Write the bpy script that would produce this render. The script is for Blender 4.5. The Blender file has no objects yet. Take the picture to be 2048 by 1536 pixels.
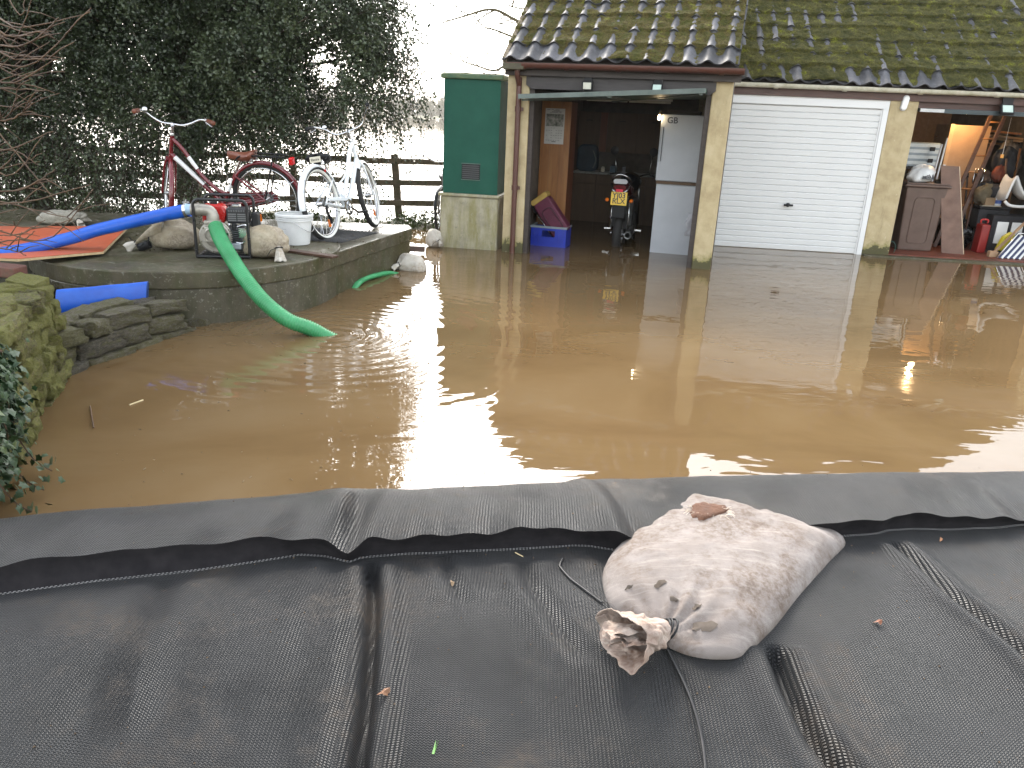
import bpy, math, random
import numpy as np
from mathutils import Vector, Matrix
random.seed(4)
rng = np.random.default_rng(7)
scene = bpy.context.scene
COL = scene.collection
PI = math.pi

# ---------------------------------------------------------------- camera, sky, sun, exposure
CAM_H = 1.65
_p, _r = math.radians(19.1), math.radians(2.6)
_fw = Vector((0, math.cos(_p), -math.sin(_p)))
_rt0 = Vector((1, 0, 0)); _up0 = Vector((0, math.sin(_p), math.cos(_p)))
_R = _rt0 * math.cos(_r) + _up0 * math.sin(_r)
_U = _up0 * math.cos(_r) - _rt0 * math.sin(_r)
cam_data = bpy.data.cameras.new('camera')
cam = bpy.data.objects.new('camera', cam_data); COL.objects.link(cam)
cam.matrix_world = Matrix(((_R.x, _U.x, -_fw.x, 0), (_R.y, _U.y, -_fw.y, 0), (_R.z, _U.z, -_fw.z, CAM_H), (0, 0, 0, 1)))
cam_data.sensor_width = 36.0; cam_data.lens = 1538 / 2048 * 36.0
cam_data.clip_start = 0.02; cam_data.clip_end = 6000
scene.camera = cam

SUN_EL, SUN_AZ = math.radians(36), math.radians(-9)      # azimuth measured from +Y towards +X
GLOW = 0.2
world = bpy.data.worlds.new('World'); scene.world = world; world.use_nodes = True
wn, wl = world.node_tree.nodes, world.node_tree.links
wn.clear()
w_out = wn.new('ShaderNodeOutputWorld'); w_bg = wn.new('ShaderNodeBackground')
w_sky = wn.new('ShaderNodeTexSky'); w_sky.sky_type = 'NISHITA'; w_sky.sun_disc = False
w_sky.sun_elevation = SUN_EL; w_sky.sun_rotation = SUN_AZ
w_sky.air_density = 1.3; w_sky.dust_density = 2.0; w_sky.ozone_density = 1.0
w_hs = wn.new('ShaderNodeHueSaturation'); w_hs.inputs['Saturation'].default_value = 0.30
wl.new(w_sky.outputs[0], w_hs.inputs['Color'])
# thin broken cloud: lightens the sky unevenly all the way round
w_tc = wn.new('ShaderNodeTexCoord'); w_map = wn.new('ShaderNodeMapping'); w_map.inputs['Scale'].default_value = (1, 1, 2.6)
w_nz = wn.new('ShaderNodeTexNoise'); w_nz.inputs['Scale'].default_value = 2.2; w_nz.inputs['Detail'].default_value = 5
w_rp = wn.new('ShaderNodeMapRange'); w_rp.inputs['From Min'].default_value = 0.35; w_rp.inputs['From Max'].default_value = 0.7
w_rp.inputs['To Min'].default_value = 1.0; w_rp.inputs['To Max'].default_value = 1.7
w_mx = wn.new('ShaderNodeMix'); w_mx.data_type = 'RGBA'; w_mx.blend_type = 'MULTIPLY'; w_mx.inputs['Factor'].default_value = 1
wl.new(w_tc.outputs['Generated'], w_map.inputs[0]); wl.new(w_map.outputs[0], w_nz.inputs['Vector'])
wl.new(w_nz.outputs['Fac'], w_rp.inputs['Value'])
wl.new(w_hs.outputs[0], w_mx.inputs['A']); wl.new(w_rp.outputs[0], w_mx.inputs['B'])
# the veil of cloud glows round the hidden sun
w_sv = wn.new('ShaderNodeVectorMath'); w_sv.operation = 'DOT_PRODUCT'
w_sv.inputs[1].default_value = (math.sin(SUN_AZ) * math.cos(SUN_EL), math.cos(SUN_AZ) * math.cos(SUN_EL), math.sin(SUN_EL))
wl.new(w_tc.outputs['Generated'], w_sv.inputs[0])
w_pw = wn.new('ShaderNodeMath'); w_pw.operation = 'POWER'; w_pw.use_clamp = False; w_pw.inputs[1].default_value = 12.0
w_mxd = wn.new('ShaderNodeMath'); w_mxd.operation = 'MAXIMUM'; w_mxd.inputs[1].default_value = 0.0
wl.new(w_sv.outputs['Value'], w_mxd.inputs[0]); wl.new(w_mxd.outputs[0], w_pw.inputs[0])
w_gl = wn.new('ShaderNodeMath'); w_gl.operation = 'MULTIPLY_ADD'; w_gl.inputs[1].default_value = GLOW; w_gl.inputs[2].default_value = 1.0
wl.new(w_pw.outputs[0], w_gl.inputs[0])
w_m2 = wn.new('ShaderNodeMix'); w_m2.data_type = 'RGBA'; w_m2.blend_type = 'MULTIPLY'; w_m2.inputs['Factor'].default_value = 1
wl.new(w_mx.outputs['Result'], w_m2.inputs['A']); wl.new(w_gl.outputs[0], w_m2.inputs['B'])
wl.new(w_m2.outputs['Result'], w_bg.inputs['Color'])
w_bg.inputs['Strength'].default_value = 0.12
wl.new(w_bg.outputs[0], w_out.inputs['Surface'])

sun_data = bpy.data.lights.new('sun', 'SUN'); sun_data.energy = 1.0; sun_data.angle = math.radians(14)
sun_data.color = (1.0, 0.93, 0.82)
sun = bpy.data.objects.new('sun', sun_data); COL.objects.link(sun)
_sd = Vector((math.sin(SUN_AZ) * math.cos(SUN_EL), math.cos(SUN_AZ) * math.cos(SUN_EL), math.sin(SUN_EL)))
sun.rotation_euler = (-_sd).to_track_quat('-Z', 'Y').to_euler()

scene.view_settings.view_transform = 'Standard'; scene.view_settings.look = 'None'
scene.view_settings.gamma = 1.0; scene.view_settings.use_curve_mapping = False
scene.view_settings.exposure = 2.2
scene.render.engine = 'CYCLES'
scene.cycles.caustics_reflective = False; scene.cycles.caustics_refractive = False
scene.cycles.max_bounces = 8; scene.cycles.transparent_max_bounces = 8

# ---------------------------------------------------------------- helpers
def _hash(ix, iy, s):
    v = np.sin(ix * 127.1 + iy * 311.7 + s * 74.7) * 43758.5453
    return v - np.floor(v)
def vn(x, y, s=0):
    x = np.asarray(x, float); y = np.asarray(y, float)
    ix, iy = np.floor(x), np.floor(y); fx, fy = x - ix, y - iy
    fx = fx * fx * (3 - 2 * fx); fy = fy * fy * (3 - 2 * fy)
    a, b, c, d = _hash(ix, iy, s), _hash(ix + 1, iy, s), _hash(ix, iy + 1, s), _hash(ix + 1, iy + 1, s)
    return (a * (1 - fx) + b * fx) * (1 - fy) + (c * (1 - fx) + d * fx) * fy
def fbm(x, y, s=0, o=4):
    t, a, n = 0, .5, 0
    for k in range(o):
        t = t + a * vn(np.asarray(x) * 2 ** k, np.asarray(y) * 2 ** k, s + k * 13); n += a; a *= .5
    return t / n

def new_mesh(name, verts, faces, m=None, smooth=False, sharp=None):
    me = bpy.data.meshes.new(name)
    me.from_pydata([tuple(v) for v in verts], [], [tuple(f) for f in faces])
    if m is not None:
        me.materials.append(m)
    if smooth:
        me.shade_smooth()
        if sharp: me.set_sharp_from_angle(angle=math.radians(sharp))
    me.update()
    return me
def fast_mesh(name, V, F, m, smooth=False):
    """V (n,3) array, F (k,c) int array"""
    me = bpy.data.meshes.new(name)
    V = np.ascontiguousarray(V, np.float32); F = np.ascontiguousarray(F, np.int32)
    k, c = F.shape
    me.vertices.add(len(V)); me.vertices.foreach_set('co', V.ravel())
    me.loops.add(k * c); me.loops.foreach_set('vertex_index', F.ravel())
    me.polygons.add(k); me.polygons.foreach_set('loop_start', np.arange(0, k * c, c, dtype=np.int32))
    try: me.polygons.foreach_set('loop_total', np.full(k, c, np.int32))
    except Exception: pass
    if smooth: me.polygons.foreach_set('use_smooth', np.ones(k, bool))
    me.materials.append(m); me.update(calc_edges=True); me.validate()
    return me
OFF = {}
def link(name, me, parent=None, kind=None, label=None):
    o = bpy.data.objects.new(name, me); COL.objects.link(o)
    if parent is not None: o.parent = parent; OFF[o.name] = OFF.get(parent.name, Vector((0, 0, 0)))
    if kind: o['kind'] = kind
    if label: o['label'] = label
    return o
def tag(o, label=None, cat=None, group=None, kind=None):
    if label: o['label'] = label
    if cat: o['category'] = cat
    if group: o['group'] = group
    if kind: o['kind'] = kind
    return o
def thing(name, label, cat, loc=(0, 0, 0), rot=(0, 0, 0), group=None, local=False):
    """Empty at the thing's base. local=True: its parts are given in its own frame, else in world coordinates."""
    o = bpy.data.objects.new(name, None); COL.objects.link(o)
    o.location = loc; o.rotation_euler = rot; o.empty_display_size = .1
    OFF[o.name] = Vector((0, 0, 0)) if local else Vector(loc)
    return tag(o, label, cat, group)

def frame_of(d):
    d = d.normalized()
    a = Vector((0, 0, 1)) if abs(d.z) < .9 else Vector((1, 0, 0))
    x = d.cross(a).normalized(); return x, d.cross(x).normalized()

class MB:
    def __init__(s): s.v = []; s.f = []; s.s = []
    def quad(s, a, b, c, d):
        n = len(s.v); s.v += [Vector(a), Vector(b), Vector(c), Vector(d)]; s.f.append((n, n + 1, n + 2, n + 3)); return s
    def box(s, x0, x1, y0, y1, z0, z1, M=None):
        n = len(s.v)
        pts = [Vector((x, y, z)) for z in (z0, z1) for y in (y0, y1) for x in (x0, x1)]
        if M is not None: pts = [M @ p for p in pts]
        s.v += pts
        for f in ((0, 2, 3, 1), (4, 5, 7, 6), (0, 1, 5, 4), (2, 6, 7, 3), (0, 4, 6, 2), (1, 3, 7, 5)):
            s.f.append(tuple(n + i for i in f))
        return s
    def beam(s, a, b, w, h, up=(0, 0, 1)):
        a, b = Vector(a), Vector(b); d = (b - a).normalized(); u = Vector(up)
        x = d.cross(u).normalized(); z = x.cross(d).normalized(); n = len(s.v)
        for p in (a, b):
            for i, j in ((-1, -1), (1, -1), (1, 1), (-1, 1)): s.v.append(p + x * (i * w / 2) + z * (j * h / 2))
        s.f += [(n, n + 1, n + 2, n + 3), (n + 7, n + 6, n + 5, n + 4)]
        for i in range(4): j = (i + 1) % 4; s.f.append((n + j, n + i, n + 4 + i, n + 4 + j))
        return s
    def tube(s, pts, r, k=8, cap=True, closed=False, flat=1.0):
        pts = [Vector(p) for p in pts]; m = len(pts)
        rr = r if hasattr(r, '__len__') else [r] * m
        base = len(s.v); px = None
        for i, p in enumerate(pts):
            if closed: d = pts[(i + 1) % m] - pts[i - 1]
            else: d = pts[min(i + 1, m - 1)] - pts[max(i - 1, 0)]
            d = d.normalized() if d.length > 1e-9 else Vector((0, 0, 1))
            if px is None: x, y = frame_of(d)
            else:
                x = px - d * px.dot(d)
                x = x.normalized() if x.length > 1e-6 else frame_of(d)[0]
                y = d.cross(x)
            px = x
            for j in range(k):
                a = 2 * PI * j / k
                s.v.append(p + (x * math.cos(a) + y * (math.sin(a) * flat)) * rr[i])
        for i in range(m if closed else m - 1):
            i2 = (i + 1) % m
            for j in range(k):
                j2 = (j + 1) % k
                s.f.append((base + i * k + j, base + i * k + j2, base + i2 * k + j2, base + i2 * k + j))
        if cap and not closed:
            s.f.append(tuple(base + j for j in reversed(range(k))))
            s.f.append(tuple(base + (m - 1) * k + j for j in range(k)))
        return s
    def lathe(s, prof, n=24, M=None, cap=False):
        """prof: (radius, height) pairs round local Z"""
        base = len(s.v)
        for (r, z) in prof:
            for j in range(n):
                a = 2 * PI * j / n; p = Vector((r * math.cos(a), r * math.sin(a), z))
                s.v.append(M @ p if M is not None else p)
        for i in range(len(prof) - 1):
            for j in range(n):
                j2 = (j + 1) % n
                s.f.append((base + i * n + j, base + i * n + j2, base + (i + 1) * n + j2, base + (i + 1) * n + j))
        if cap:
            s.f.append(tuple(base + j for j in reversed(range(n))))
            s.f.append(tuple(base + (len(prof) - 1) * n + j for j in range(n)))
        return s
    def grid(s, P):
        """P: rows of points"""
        base = len(s.v); h, w = len(P), len(P[0])
        for row in P: s.v += [Vector(p) for p in row]
        for i in range(h - 1):
            for j in range(w - 1):
                a = base + i * w + j; s.f.append((a, a + 1, a + w + 1, a + w))
        return s
    def prism(s, poly, z0, z1):
        base = len(s.v); n = len(poly)
        for z in (z0, z1): s.v += [Vector((p[0], p[1], z)) for p in poly]
        s.f.append(tuple(base + i for i in reversed(range(n)))); s.f.append(tuple(base + n + i for i in range(n)))
        for i in range(n): j = (i + 1) % n; s.f.append((base + i, base + j, base + n + j, base + n + i))
        return s
    def xform(s, fn): s.v = [Vector(fn(p)) for p in s.v]; return s
    def build(s, name, m, parent=None, smooth=False, sharp=None, bevel=0, kind=None, label=None):
        off = OFF.get(parent.name, Vector((0, 0, 0))) if parent is not None else Vector((0, 0, 0))
        me = new_mesh(name, [v - off for v in s.v], s.f, m, smooth, sharp)
        o = link(name, me, parent, kind, label)
        if bevel:
            b = o.modifiers.new('bevel', 'BEVEL'); b.width = bevel; b.segments = 2; b.limit_method = 'ANGLE'
        return o

def arc(c, r, a0, a1, n, plane='xz', y=0):
    out = []
    for i in range(n + 1):
        a = math.radians(a0 + (a1 - a0) * i / n)
        out.append(Vector((c[0] + r * math.cos(a), y, c[2] + r * math.sin(a))) if plane == 'xz' else Vector((c[0] + r * math.cos(a), c[1] + r * math.sin(a), c[2])))
    return out
def smooth_path(pts, n=8):
    P = [Vector(p) for p in pts]; out = []
    for i in range(len(P) - 1):
        p0 = P[max(i - 1, 0)]; p1 = P[i]; p2 = P[i + 1]; p3 = P[min(i + 2, len(P) - 1)]
        for k in range(n):
            t = k / n
            out.append(.5 * ((2 * p1) + (p2 - p0) * t + (2 * p0 - 5 * p1 + 4 * p2 - p3) * t * t + (3 * p1 - p0 - 3 * p2 + p3) * t ** 3))
    out.append(P[-1]); return out
def text(body, size, M, m, parent, name='lettering', extrude=.0008, bold=0):
    c = bpy.data.curves.new(name, 'FONT'); c.body = body; c.size = size; c.align_x = 'CENTER'; c.align_y = 'CENTER'
    c.extrude = extrude; c.offset = bold; c.resolution_u = 4; c.materials.append(m)
    o = bpy.data.objects.new(name, c); COL.objects.link(o); o.parent = parent
    bpy.context.view_layer.update()
    me = bpy.data.meshes.new_from_object(o.evaluated_get(bpy.context.evaluated_depsgraph_get()))
    bpy.data.objects.remove(o); bpy.data.curves.remove(c)
    o = link(name, me, parent); o.matrix_local = M
    return o

# ---------------------------------------------------------------- materials
class NT:
    def __init__(s, name):
        s.m = bpy.data.materials.new(name); s.m.use_nodes = True
        s.n, s.l = s.m.node_tree.nodes, s.m.node_tree.links
        s.b = s.n['Principled BSDF']; s._tc = None
    def tc(s, which='Object'):
        if s._tc is None: s._tc = s.n.new('ShaderNodeTexCoord')
        return s._tc.outputs[which]
    def mapping(s, sc=(1, 1, 1), vec=None, rot=(0, 0, 0)):
        o = s.n.new('ShaderNodeMapping'); o.inputs['Scale'].default_value = sc; o.inputs['Rotation'].default_value = rot
        s.l.new(vec if vec is not None else s.tc(), o.inputs[0]); return o.outputs[0]
    def noise(s, scale, detail=5, rough=.55, vec=None, dist=0):
        o = s.n.new('ShaderNodeTexNoise'); o.inputs['Scale'].default_value = scale; o.inputs['Detail'].default_value = detail
        o.inputs['Roughness'].default_value = rough; o.inputs['Distortion'].default_value = dist
        s.l.new(vec if vec is not None else s.tc(), o.inputs['Vector']); return o.outputs['Fac']
    def ramp(s, fac, stops, interp='LINEAR'):
        o = s.n.new('ShaderNodeValToRGB'); e = o.color_ramp; e.interpolation = interp
        while len(e.elements) < len(stops): e.elements.new(.5)
        for el, (p, c) in zip(e.elements, stops):
            el.position = p; el.color = (c[0], c[1], c[2], 1) if hasattr(c, '__len__') else (c, c, c, 1)
        s.l.new(fac, o.inputs[0]); return o.outputs[0]
    def math(s, op, a, b=None, c=None, clamp=False):
        o = s.n.new('ShaderNodeMath'); o.operation = op; o.use_clamp = clamp
        for i, v in enumerate((a, b, c)):
            if v is None: continue
            if hasattr(v, 'links') or hasattr(v, 'is_linked'): s.l.new(v, o.inputs[i])
            else: o.inputs[i].default_value = v
        return o.outputs[0]
    def mix(s, fac, a, b, mode='MIX'):
        o = s.n.new('ShaderNodeMix'); o.data_type = 'RGBA'; o.blend_type = mode
        for key, v in (('Factor', fac), ('A', a), ('B', b)):
            if hasattr(v, 'is_linked'): s.l.new(v, o.inputs[key])
            elif hasattr(v, '__len__'): o.inputs[key].default_value = (*v, 1)
            else: o.inputs[key].default_value = v
        return o.outputs['Result']
    def sep(s, vec=None):
        o = s.n.new('ShaderNodeSeparateXYZ'); s.l.new(vec if vec is not None else s.tc(), o.inputs[0]); return o.outputs
    def bump(s, h, strength=.5, dist=.01, prev=None):
        o = s.n.new('ShaderNodeBump'); o.inputs['Strength'].default_value = strength; o.inputs['Distance'].default_value = dist
        s.l.new(h, o.inputs['Height'])
        if prev is not None: s.l.new(prev, o.inputs['Normal'])
        s.l.new(o.outputs[0], s.b.inputs['Normal']); return o.outputs[0]
    def set(s, **k):
        for a, v in k.items():
            a = {'base': 'Base Color', 'rough': 'Roughness', 'metal': 'Metallic', 'spec': 'Specular IOR Level', 'coat': 'Coat Weight', 'ior': 'IOR', 'sub': 'Subsurface Weight', 'trans': 'Transmission Weight'}[a]
            i = s.b.inputs[a]
            if hasattr(v, 'is_linked'): s.l.new(v, i)
            elif hasattr(v, '__len__'): i.default_value = (*v, 1)
            else: i.default_value = v
        return s
def rnd(n):
    o = n.n.new('ShaderNodeObjectInfo'); return o.outputs['Random']
def M(name, cols, scale=6, rough=.7, bump=.25, bscale=None, metal=0, dist=.004, stretch=(1, 1, 1), spec=.5, vary=0, coat=0, dirt=None):
    """mottled material: noise through a ramp of true surface colours, fine relief, uneven gloss"""
    n = NT(name)
    if len(cols) == 1: cols = [tuple(c * .88 for c in cols[0]), tuple(min(1, c * 1.1) for c in cols[0])]
    mp = n.mapping(stretch)
    fac = n.noise(scale, 6, .6, mp)
    if vary: fac = n.math('ADD', fac, n.math('MULTIPLY', n.math('SUBTRACT', rnd(n), .5), vary))
    k = len(cols)
    c = n.ramp(fac, [(.32 + .36 * i / max(1, k - 1), col) for i, col in enumerate(cols)])
    if dirt is not None:
        c = n.mix(n.ramp(n.noise(scale * .6 + 1.3, 8, .7), [(.52, 0), (.68, .85)]), c, dirt)
    n.set(base=c, metal=metal, spec=spec, coat=coat)
    n.set(rough=n.math('ADD', n.math('MULTIPLY', n.noise(scale * 2.3, 3), .25), rough - .125, clamp=True))
    if bump: n.bump(n.noise(bscale or scale * 8, 5, .6, mp), bump, dist)
    return n.m

def mat_concrete(name, base, algae, wet=.5):
    n = NT(name); s = n.sep()
    c = n.ramp(n.noise(5, 8, .65), [(.3, tuple(b * .6 for b in base)), (.5, base), (.7, tuple(min(1, b * 1.25) for b in base))])
    streak = n.noise(3.2, 6, .7, n.mapping((3, 3, .55)))
    c = n.mix(n.ramp(streak, [(.42, 0), (.62, .8)]), c, algae)
    c = n.mix(n.ramp(n.noise(30, 5, .75), [(.57, 0), (.66, .6)]), c, (.27, .26, .21))
    c = n.mix(n.ramp(n.noise(16, 5, .75), [(.60, 0), (.70, .5)]), c, (.035, .04, .02))
    n.set(base=c, rough=n.ramp(n.noise(2.2, 4), [(.38, wet * .35), (.62, .5 + wet * .3)]))
    n.bump(n.noise(45, 6, .7), .5, .006, n.bump(n.noise(8, 5), .3, .01))
    return n.m
def mat_render(name):
    n = NT(name); s = n.sep()
    c = n.ramp(n.noise(4, 8, .65), [(.3, (.34, .265, .15)), (.5, (.45, .365, .215)), (.7, (.53, .445, .28))])
    c = n.mix(n.ramp(n.noise(5, 8, .75, n.mapping((2.2, 2.2, .5))), [(.55, 0), (.75, .55)]), c, (.20, .155, .085))
    low = n.math('ADD', n.math('MULTIPLY', s['Z'], -3.2), n.math('ADD', n.math('MULTIPLY', n.noise(7, 6, .7), 1.5), .35))
    c = n.mix(n.ramp(low, [(.45, 0), (.75, .75)]), c, (.16, .16, .03))
    c = n.mix(n.ramp(n.math('ADD', low, n.math('MULTIPLY', n.noise(15, 5), .5)), [(.95, 0), (1.1, .8)]), c, (.06, .055, .035))
    c = n.mix(n.ramp(n.noise(26, 3, .5), [(.70, 0), (.73, .6)]), c, (.62, .55, .4))
    n.set(base=c, rough=.9, spec=.25)
    n.bump(n.noise(90, 5, .7), .5, .004, n.bump(n.noise(6, 4), .35, .012))
    return n.m
def mat_stone(name, cols, lichen, amount=.5):
    n = NT(name)
    f = n.math('ADD', n.noise(9, 8, .7), n.math('MULTIPLY', n.math('SUBTRACT', rnd(n), .5), .35))
    c = n.ramp(f, [(.28 + .44 * i / (len(cols) - 1), k) for i, k in enumerate(cols)])
    c = n.mix(n.ramp(n.math('ADD', n.noise(6, 8, .75), n.math('MULTIPLY', rnd(n), .2)), [(.62 - amount * .25, 0), (.75 - amount * .2, .8)]), c, lichen)
    c = n.mix(n.ramp(n.noise(17, 7, .75), [(.55, 0), (.64, .6)]), c, (.30, .275, .20))
    c = n.mix(n.ramp(n.noise(11, 7, .75), [(.56, 0), (.66, .75)]), c, (.030, .026, .015))
    n.set(base=c, rough=.85)
    n.bump(n.noise(30, 6, .75), 1, .03, n.bump(n.noise(8, 6, .7), .8, .05))
    return n.m
def mat_wood(name, cols, scale=3, rough=.7, along=(1, 8, 8), dirt=None):
    n = NT(name)
    f = n.noise(scale, 6, .6, n.mapping(along), .6)
    c = n.ramp(f, [(.3 + .4 * i / (len(cols) - 1), k) for i, k in enumerate(cols)])
    if dirt: c = n.mix(n.ramp(n.noise(4, 6, .7), [(.5, 0), (.7, .8)]), c, dirt)
    n.set(base=c, rough=rough); n.bump(n.noise(scale * 6, 5, .6, n.mapping(along)), .35, .003)
    return n.m

def mat_water():
    n = NT('muddy flood water'); pos = n.n.new('ShaderNodeNewGeometry').outputs['Position']
    c = n.ramp(n.noise(.55, 5, .6, n.mapping((1, 1.8, 1), pos), .8), [(.3, (.108, .067, .030)), (.5, (.134, .086, .040)), (.72, (.156, .106, .055))])
    # pale scum drawn out in streaks
    scum = n.noise(1.5, 7, .72, n.mapping((.7, 2.4, 1), pos), 1.4)
    c = n.mix(n.ramp(scum, [(.60, 0), (.74, .30)]), c, (.16, .12, .075))
    n.set(base=c, rough=.015, ior=1.333, spec=.5)
    sx = n.sep(pos)
    dx = n.math('SUBTRACT', sx['X'], -1.40); dy = n.math('SUBTRACT', sx['Y'], 5.75)
    d = n.math('SQRT', n.math('ADD', n.math('MULTIPLY', dx, dx), n.math('MULTIPLY', dy, dy)))
    warp = n.math('MULTIPLY', n.noise(2.3, 2, .5, pos), 5.0)
    ring = n.math('MULTIPLY', n.math('SINE', n.math('ADD', n.math('MULTIPLY', d, 46), warp)), n.math('POWER', 2.718, n.math('MULTIPLY', d, -1.05)))
    big = n.noise(1.1, 2, .4, n.mapping((1, 1.2, 1), pos))
    mid = n.noise(4.2, 2, .45, n.mapping((.75, 1.7, 1), pos), .5)
    near = n.math('MULTIPLY', mid, n.ramp(n.noise(.5, 2, .5, pos), [(.35, .25), (.65, 1)]))
    b = n.bump(big, 1.0, .007)
    b = n.bump(near, 1.0, .0022, b)
    n.bump(ring, 1.0, .0014, b)
    return n.m

def mat_membrane():
    """black woven rubberised sheet: chevron weave relief, dried mud, wet sheen"""
    n = NT('black woven rubber sheet'); s = n.sep()
    x = n.math('MULTIPLY', n.math('ADD', s['X'], n.math('MULTIPLY', n.noise(3, 2), .02)), 1 / .0092)
    y = n.math('MULTIPLY', s['Y'], 1 / .0064)
    fx = n.math('ABSOLUTE', n.math('SUBTRACT', n.math('FRACT', x), .5))
    chev = n.math('SINE', n.math('MULTIPLY', n.math('ADD', y, n.math('MULTIPLY', fx, 1.3)), 6.2832))
    groove = n.math('SINE', n.math('MULTIPLY', n.math('FRACT', x), 3.1416))
    weave = n.math('ADD', chev, n.math('MULTIPLY', groove, .9))
    c = n.ramp(n.noise(3, 6, .6), [(.3, (.0062, .0062, .0066)), (.7, (.016, .0165, .018))])
    mudf = n.math('MULTIPLY', n.ramp(n.noise(2.1, 9, .72), [(.50, 0), (.68, 1)]), n.ramp(n.noise(45, 5, .7), [(.38, .15), (.62, 1)]))
    c = n.mix(n.math('MULTIPLY', mudf, .70), c, (.088, .062, .040))
    spots = n.math('MULTIPLY', n.ramp(n.noise(17, 6, .8), [(.655, 0), (.70, .85)]), n.ramp(n.noise(1.7, 3), [(.42, 0), (.55, 1)]))
    c = n.mix(spots, c, (.11, .075, .048))
    n.set(base=c, spec=.46, rough=n.ramp(n.math('ADD', n.noise(2.6, 5, .6), n.math('MULTIPLY', mudf, .5)), [(.35, .31), (.72, .60)]))
    n.bump(weave, 1.0, .0023, n.bump(n.noise(20, 5, .6), .35, .004))
    return n.m
def mat_sack(name, cols, stain, rough=.8, weave=.0032, streak=(.62, .55, .46)):
    n = NT(name); s = n.sep()
    c = n.ramp(n.noise(5, 6, .6), [(.3, cols[0]), (.55, cols[1]), (.75, cols[2])])
    c = n.mix(n.ramp(n.noise(6, 5, .6, n.mapping((1, 14, 1), rot=(0, 0, .5)), .3), [(.52, 0), (.7, .5)]), c, streak)
    st = n.math('MULTIPLY', n.ramp(n.noise(4.2, 9, .75), [(.45, 0), (.58, 1)]), n.ramp(n.noise(60, 3, .7), [(.35, .35), (.6, 1)]))
    c = n.mix(n.math('MULTIPLY', st, .72), c, stain)
    n.set(base=c, rough=rough, spec=.3)
    w = n.math('ADD', n.math('SINE', n.math('MULTIPLY', n.math('ADD', s['X'], n.math('MULTIPLY', s['Y'], .55)), 6.2832 / weave)),
               n.math('SINE', n.math('MULTIPLY', n.math('SUBTRACT', s['Y'], n.math('MULTIPLY', s['X'], .55)), 6.2832 / weave)))
    n.bump(w, .35, .0008, n.bump(n.noise(22, 6, .65), .55, .008))
    return n.m
def mat_moss(name, dark):
    n = NT(name)
    f = n.noise(7, 8, .7)
    if dark: st = [(.26, (.026, .029, .011)), (.42, (.064, .066, .019)), (.54, (.100, .092, .028)), (.62, (.15, .155, .026)), (.72, (.28, .31, .028))]
    else: st = [(.26, (.044, .047, .013)), (.42, (.096, .096, .023)), (.54, (.125, .096, .036)), (.63, (.165, .165, .032)), (.73, (.25, .26, .036))]
    c = n.ramp(f, st)
    c = n.mix(n.ramp(n.noise(50, 4, .7), [(.42, 0), (.66, .75)]), c, (.022, .022, .010))
    n.set(base=c, rough=.95, spec=.1); n.bump(n.noise(70, 5, .75), 1, .03)
    return n.m
def mat_tile():
    n = NT('slate grey concrete tile')
    f = n.math('ADD', n.noise(12, 7, .7), n.math('MULTIPLY', n.math('SUBTRACT', rnd(n), .5), .4))
    c = n.ramp(f, [(.25, (.026, .026, .028)), (.5, (.052, .052, .057)), (.72, (.10, .10, .11))])
    c = n.mix(n.ramp(n.noise(30, 5, .7), [(.60, 0), (.66, .8)]), c, (.035, .033, .022))
    n.set(base=c, rough=n.ramp(n.noise(5, 4), [(.35, .55), (.65, .75)]), spec=.35)
    n.bump(n.noise(60, 5, .7), .4, .004); return n.m
def mat_leaf(name, cols, rough=.42, scale=3):
    n = NT(name)
    c = n.ramp(n.math('ADD', n.math('MULTIPLY', n.noise(scale, 3), .6), n.math('MULTIPLY', n.noise(23, 2), .4)), [(.32 + .34 * i / (len(cols) - 1), k) for i, k in enumerate(cols)])
    n.set(base=c, rough=rough, spec=.45); return n.m
def flat(name, c, rough=.5, metal=0, spec=.5, coat=0):
    return M(name, [c], 9, rough, .12, 60, metal, .001, spec=spec, coat=coat)
def emit(name, c, e):
    n = NT(name); n.set(base=c); n.b.inputs['Emission Color'].default_value = (*c, 1); n.b.inputs['Emission Strength'].default_value = e
    return n.m

m_water = mat_water(); m_sheet = mat_membrane(); m_render = mat_render('ochre wall render')
m_conc = mat_concrete('wet concrete', (.080, .068, .043), (.036, .038, .011))
m_concg = mat_concrete('mossy cast concrete', (.068, .056, .030), (.038, .042, .009), .8)
m_concp = mat_concrete('pump house concrete', (.34, .31, .22), (.20, .18, .06), 1.2)
m_tile = mat_tile(); m_moss = mat_moss('moss', False); m_mossd = mat_moss('heavy moss', True)
m_brown = flat('brown plastic', (.085, .030, .020), .4); m_dkwood = mat_wood('dark stained timber', [(.030, .022, .018), (.055, .042, .035)], 4)
m_redwood = mat_wood('red brown fascia', [(.055, .024, .016), (.10, .045, .03)], 4, .5)
m_white = M('white painted metal', [(.72, .725, .715), (.75, .755, .745)], 1.3, .4, .05, 40, dist=.001); m_cream = M('weathered white gutter', [(.45, .42, .30), (.70, .68, .58)], 7, .45, .2)
m_green = M('green painted steel', [(.012, .066, .045), (.018, .088, .060)], 3, .62, .15, 30, spec=.15)
m_greend = M('green capping', [(.030, .085, .045), (.10, .13, .05)], 8, .6, .3)
m_black = flat('black plastic', (.012, .012, .013), .55, spec=.3); m_rubber = flat('tyre rubber', (.018, .017, .016), .75)
m_steel = flat('bright metal', (.62, .62, .62), .22, 1); m_alu = M('cast aluminium', [(.30, .28, .24), (.46, .43, .37)], 9, .48, .3, 50, .65)
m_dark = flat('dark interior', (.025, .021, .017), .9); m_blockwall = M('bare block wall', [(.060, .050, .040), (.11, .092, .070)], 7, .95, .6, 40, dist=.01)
m_wood = mat_wood('grey fence timber', [(.10, .080, .055), (.19, .155, .11)], 5, .85, (1, 9, 9), (.07, .08, .04))
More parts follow.
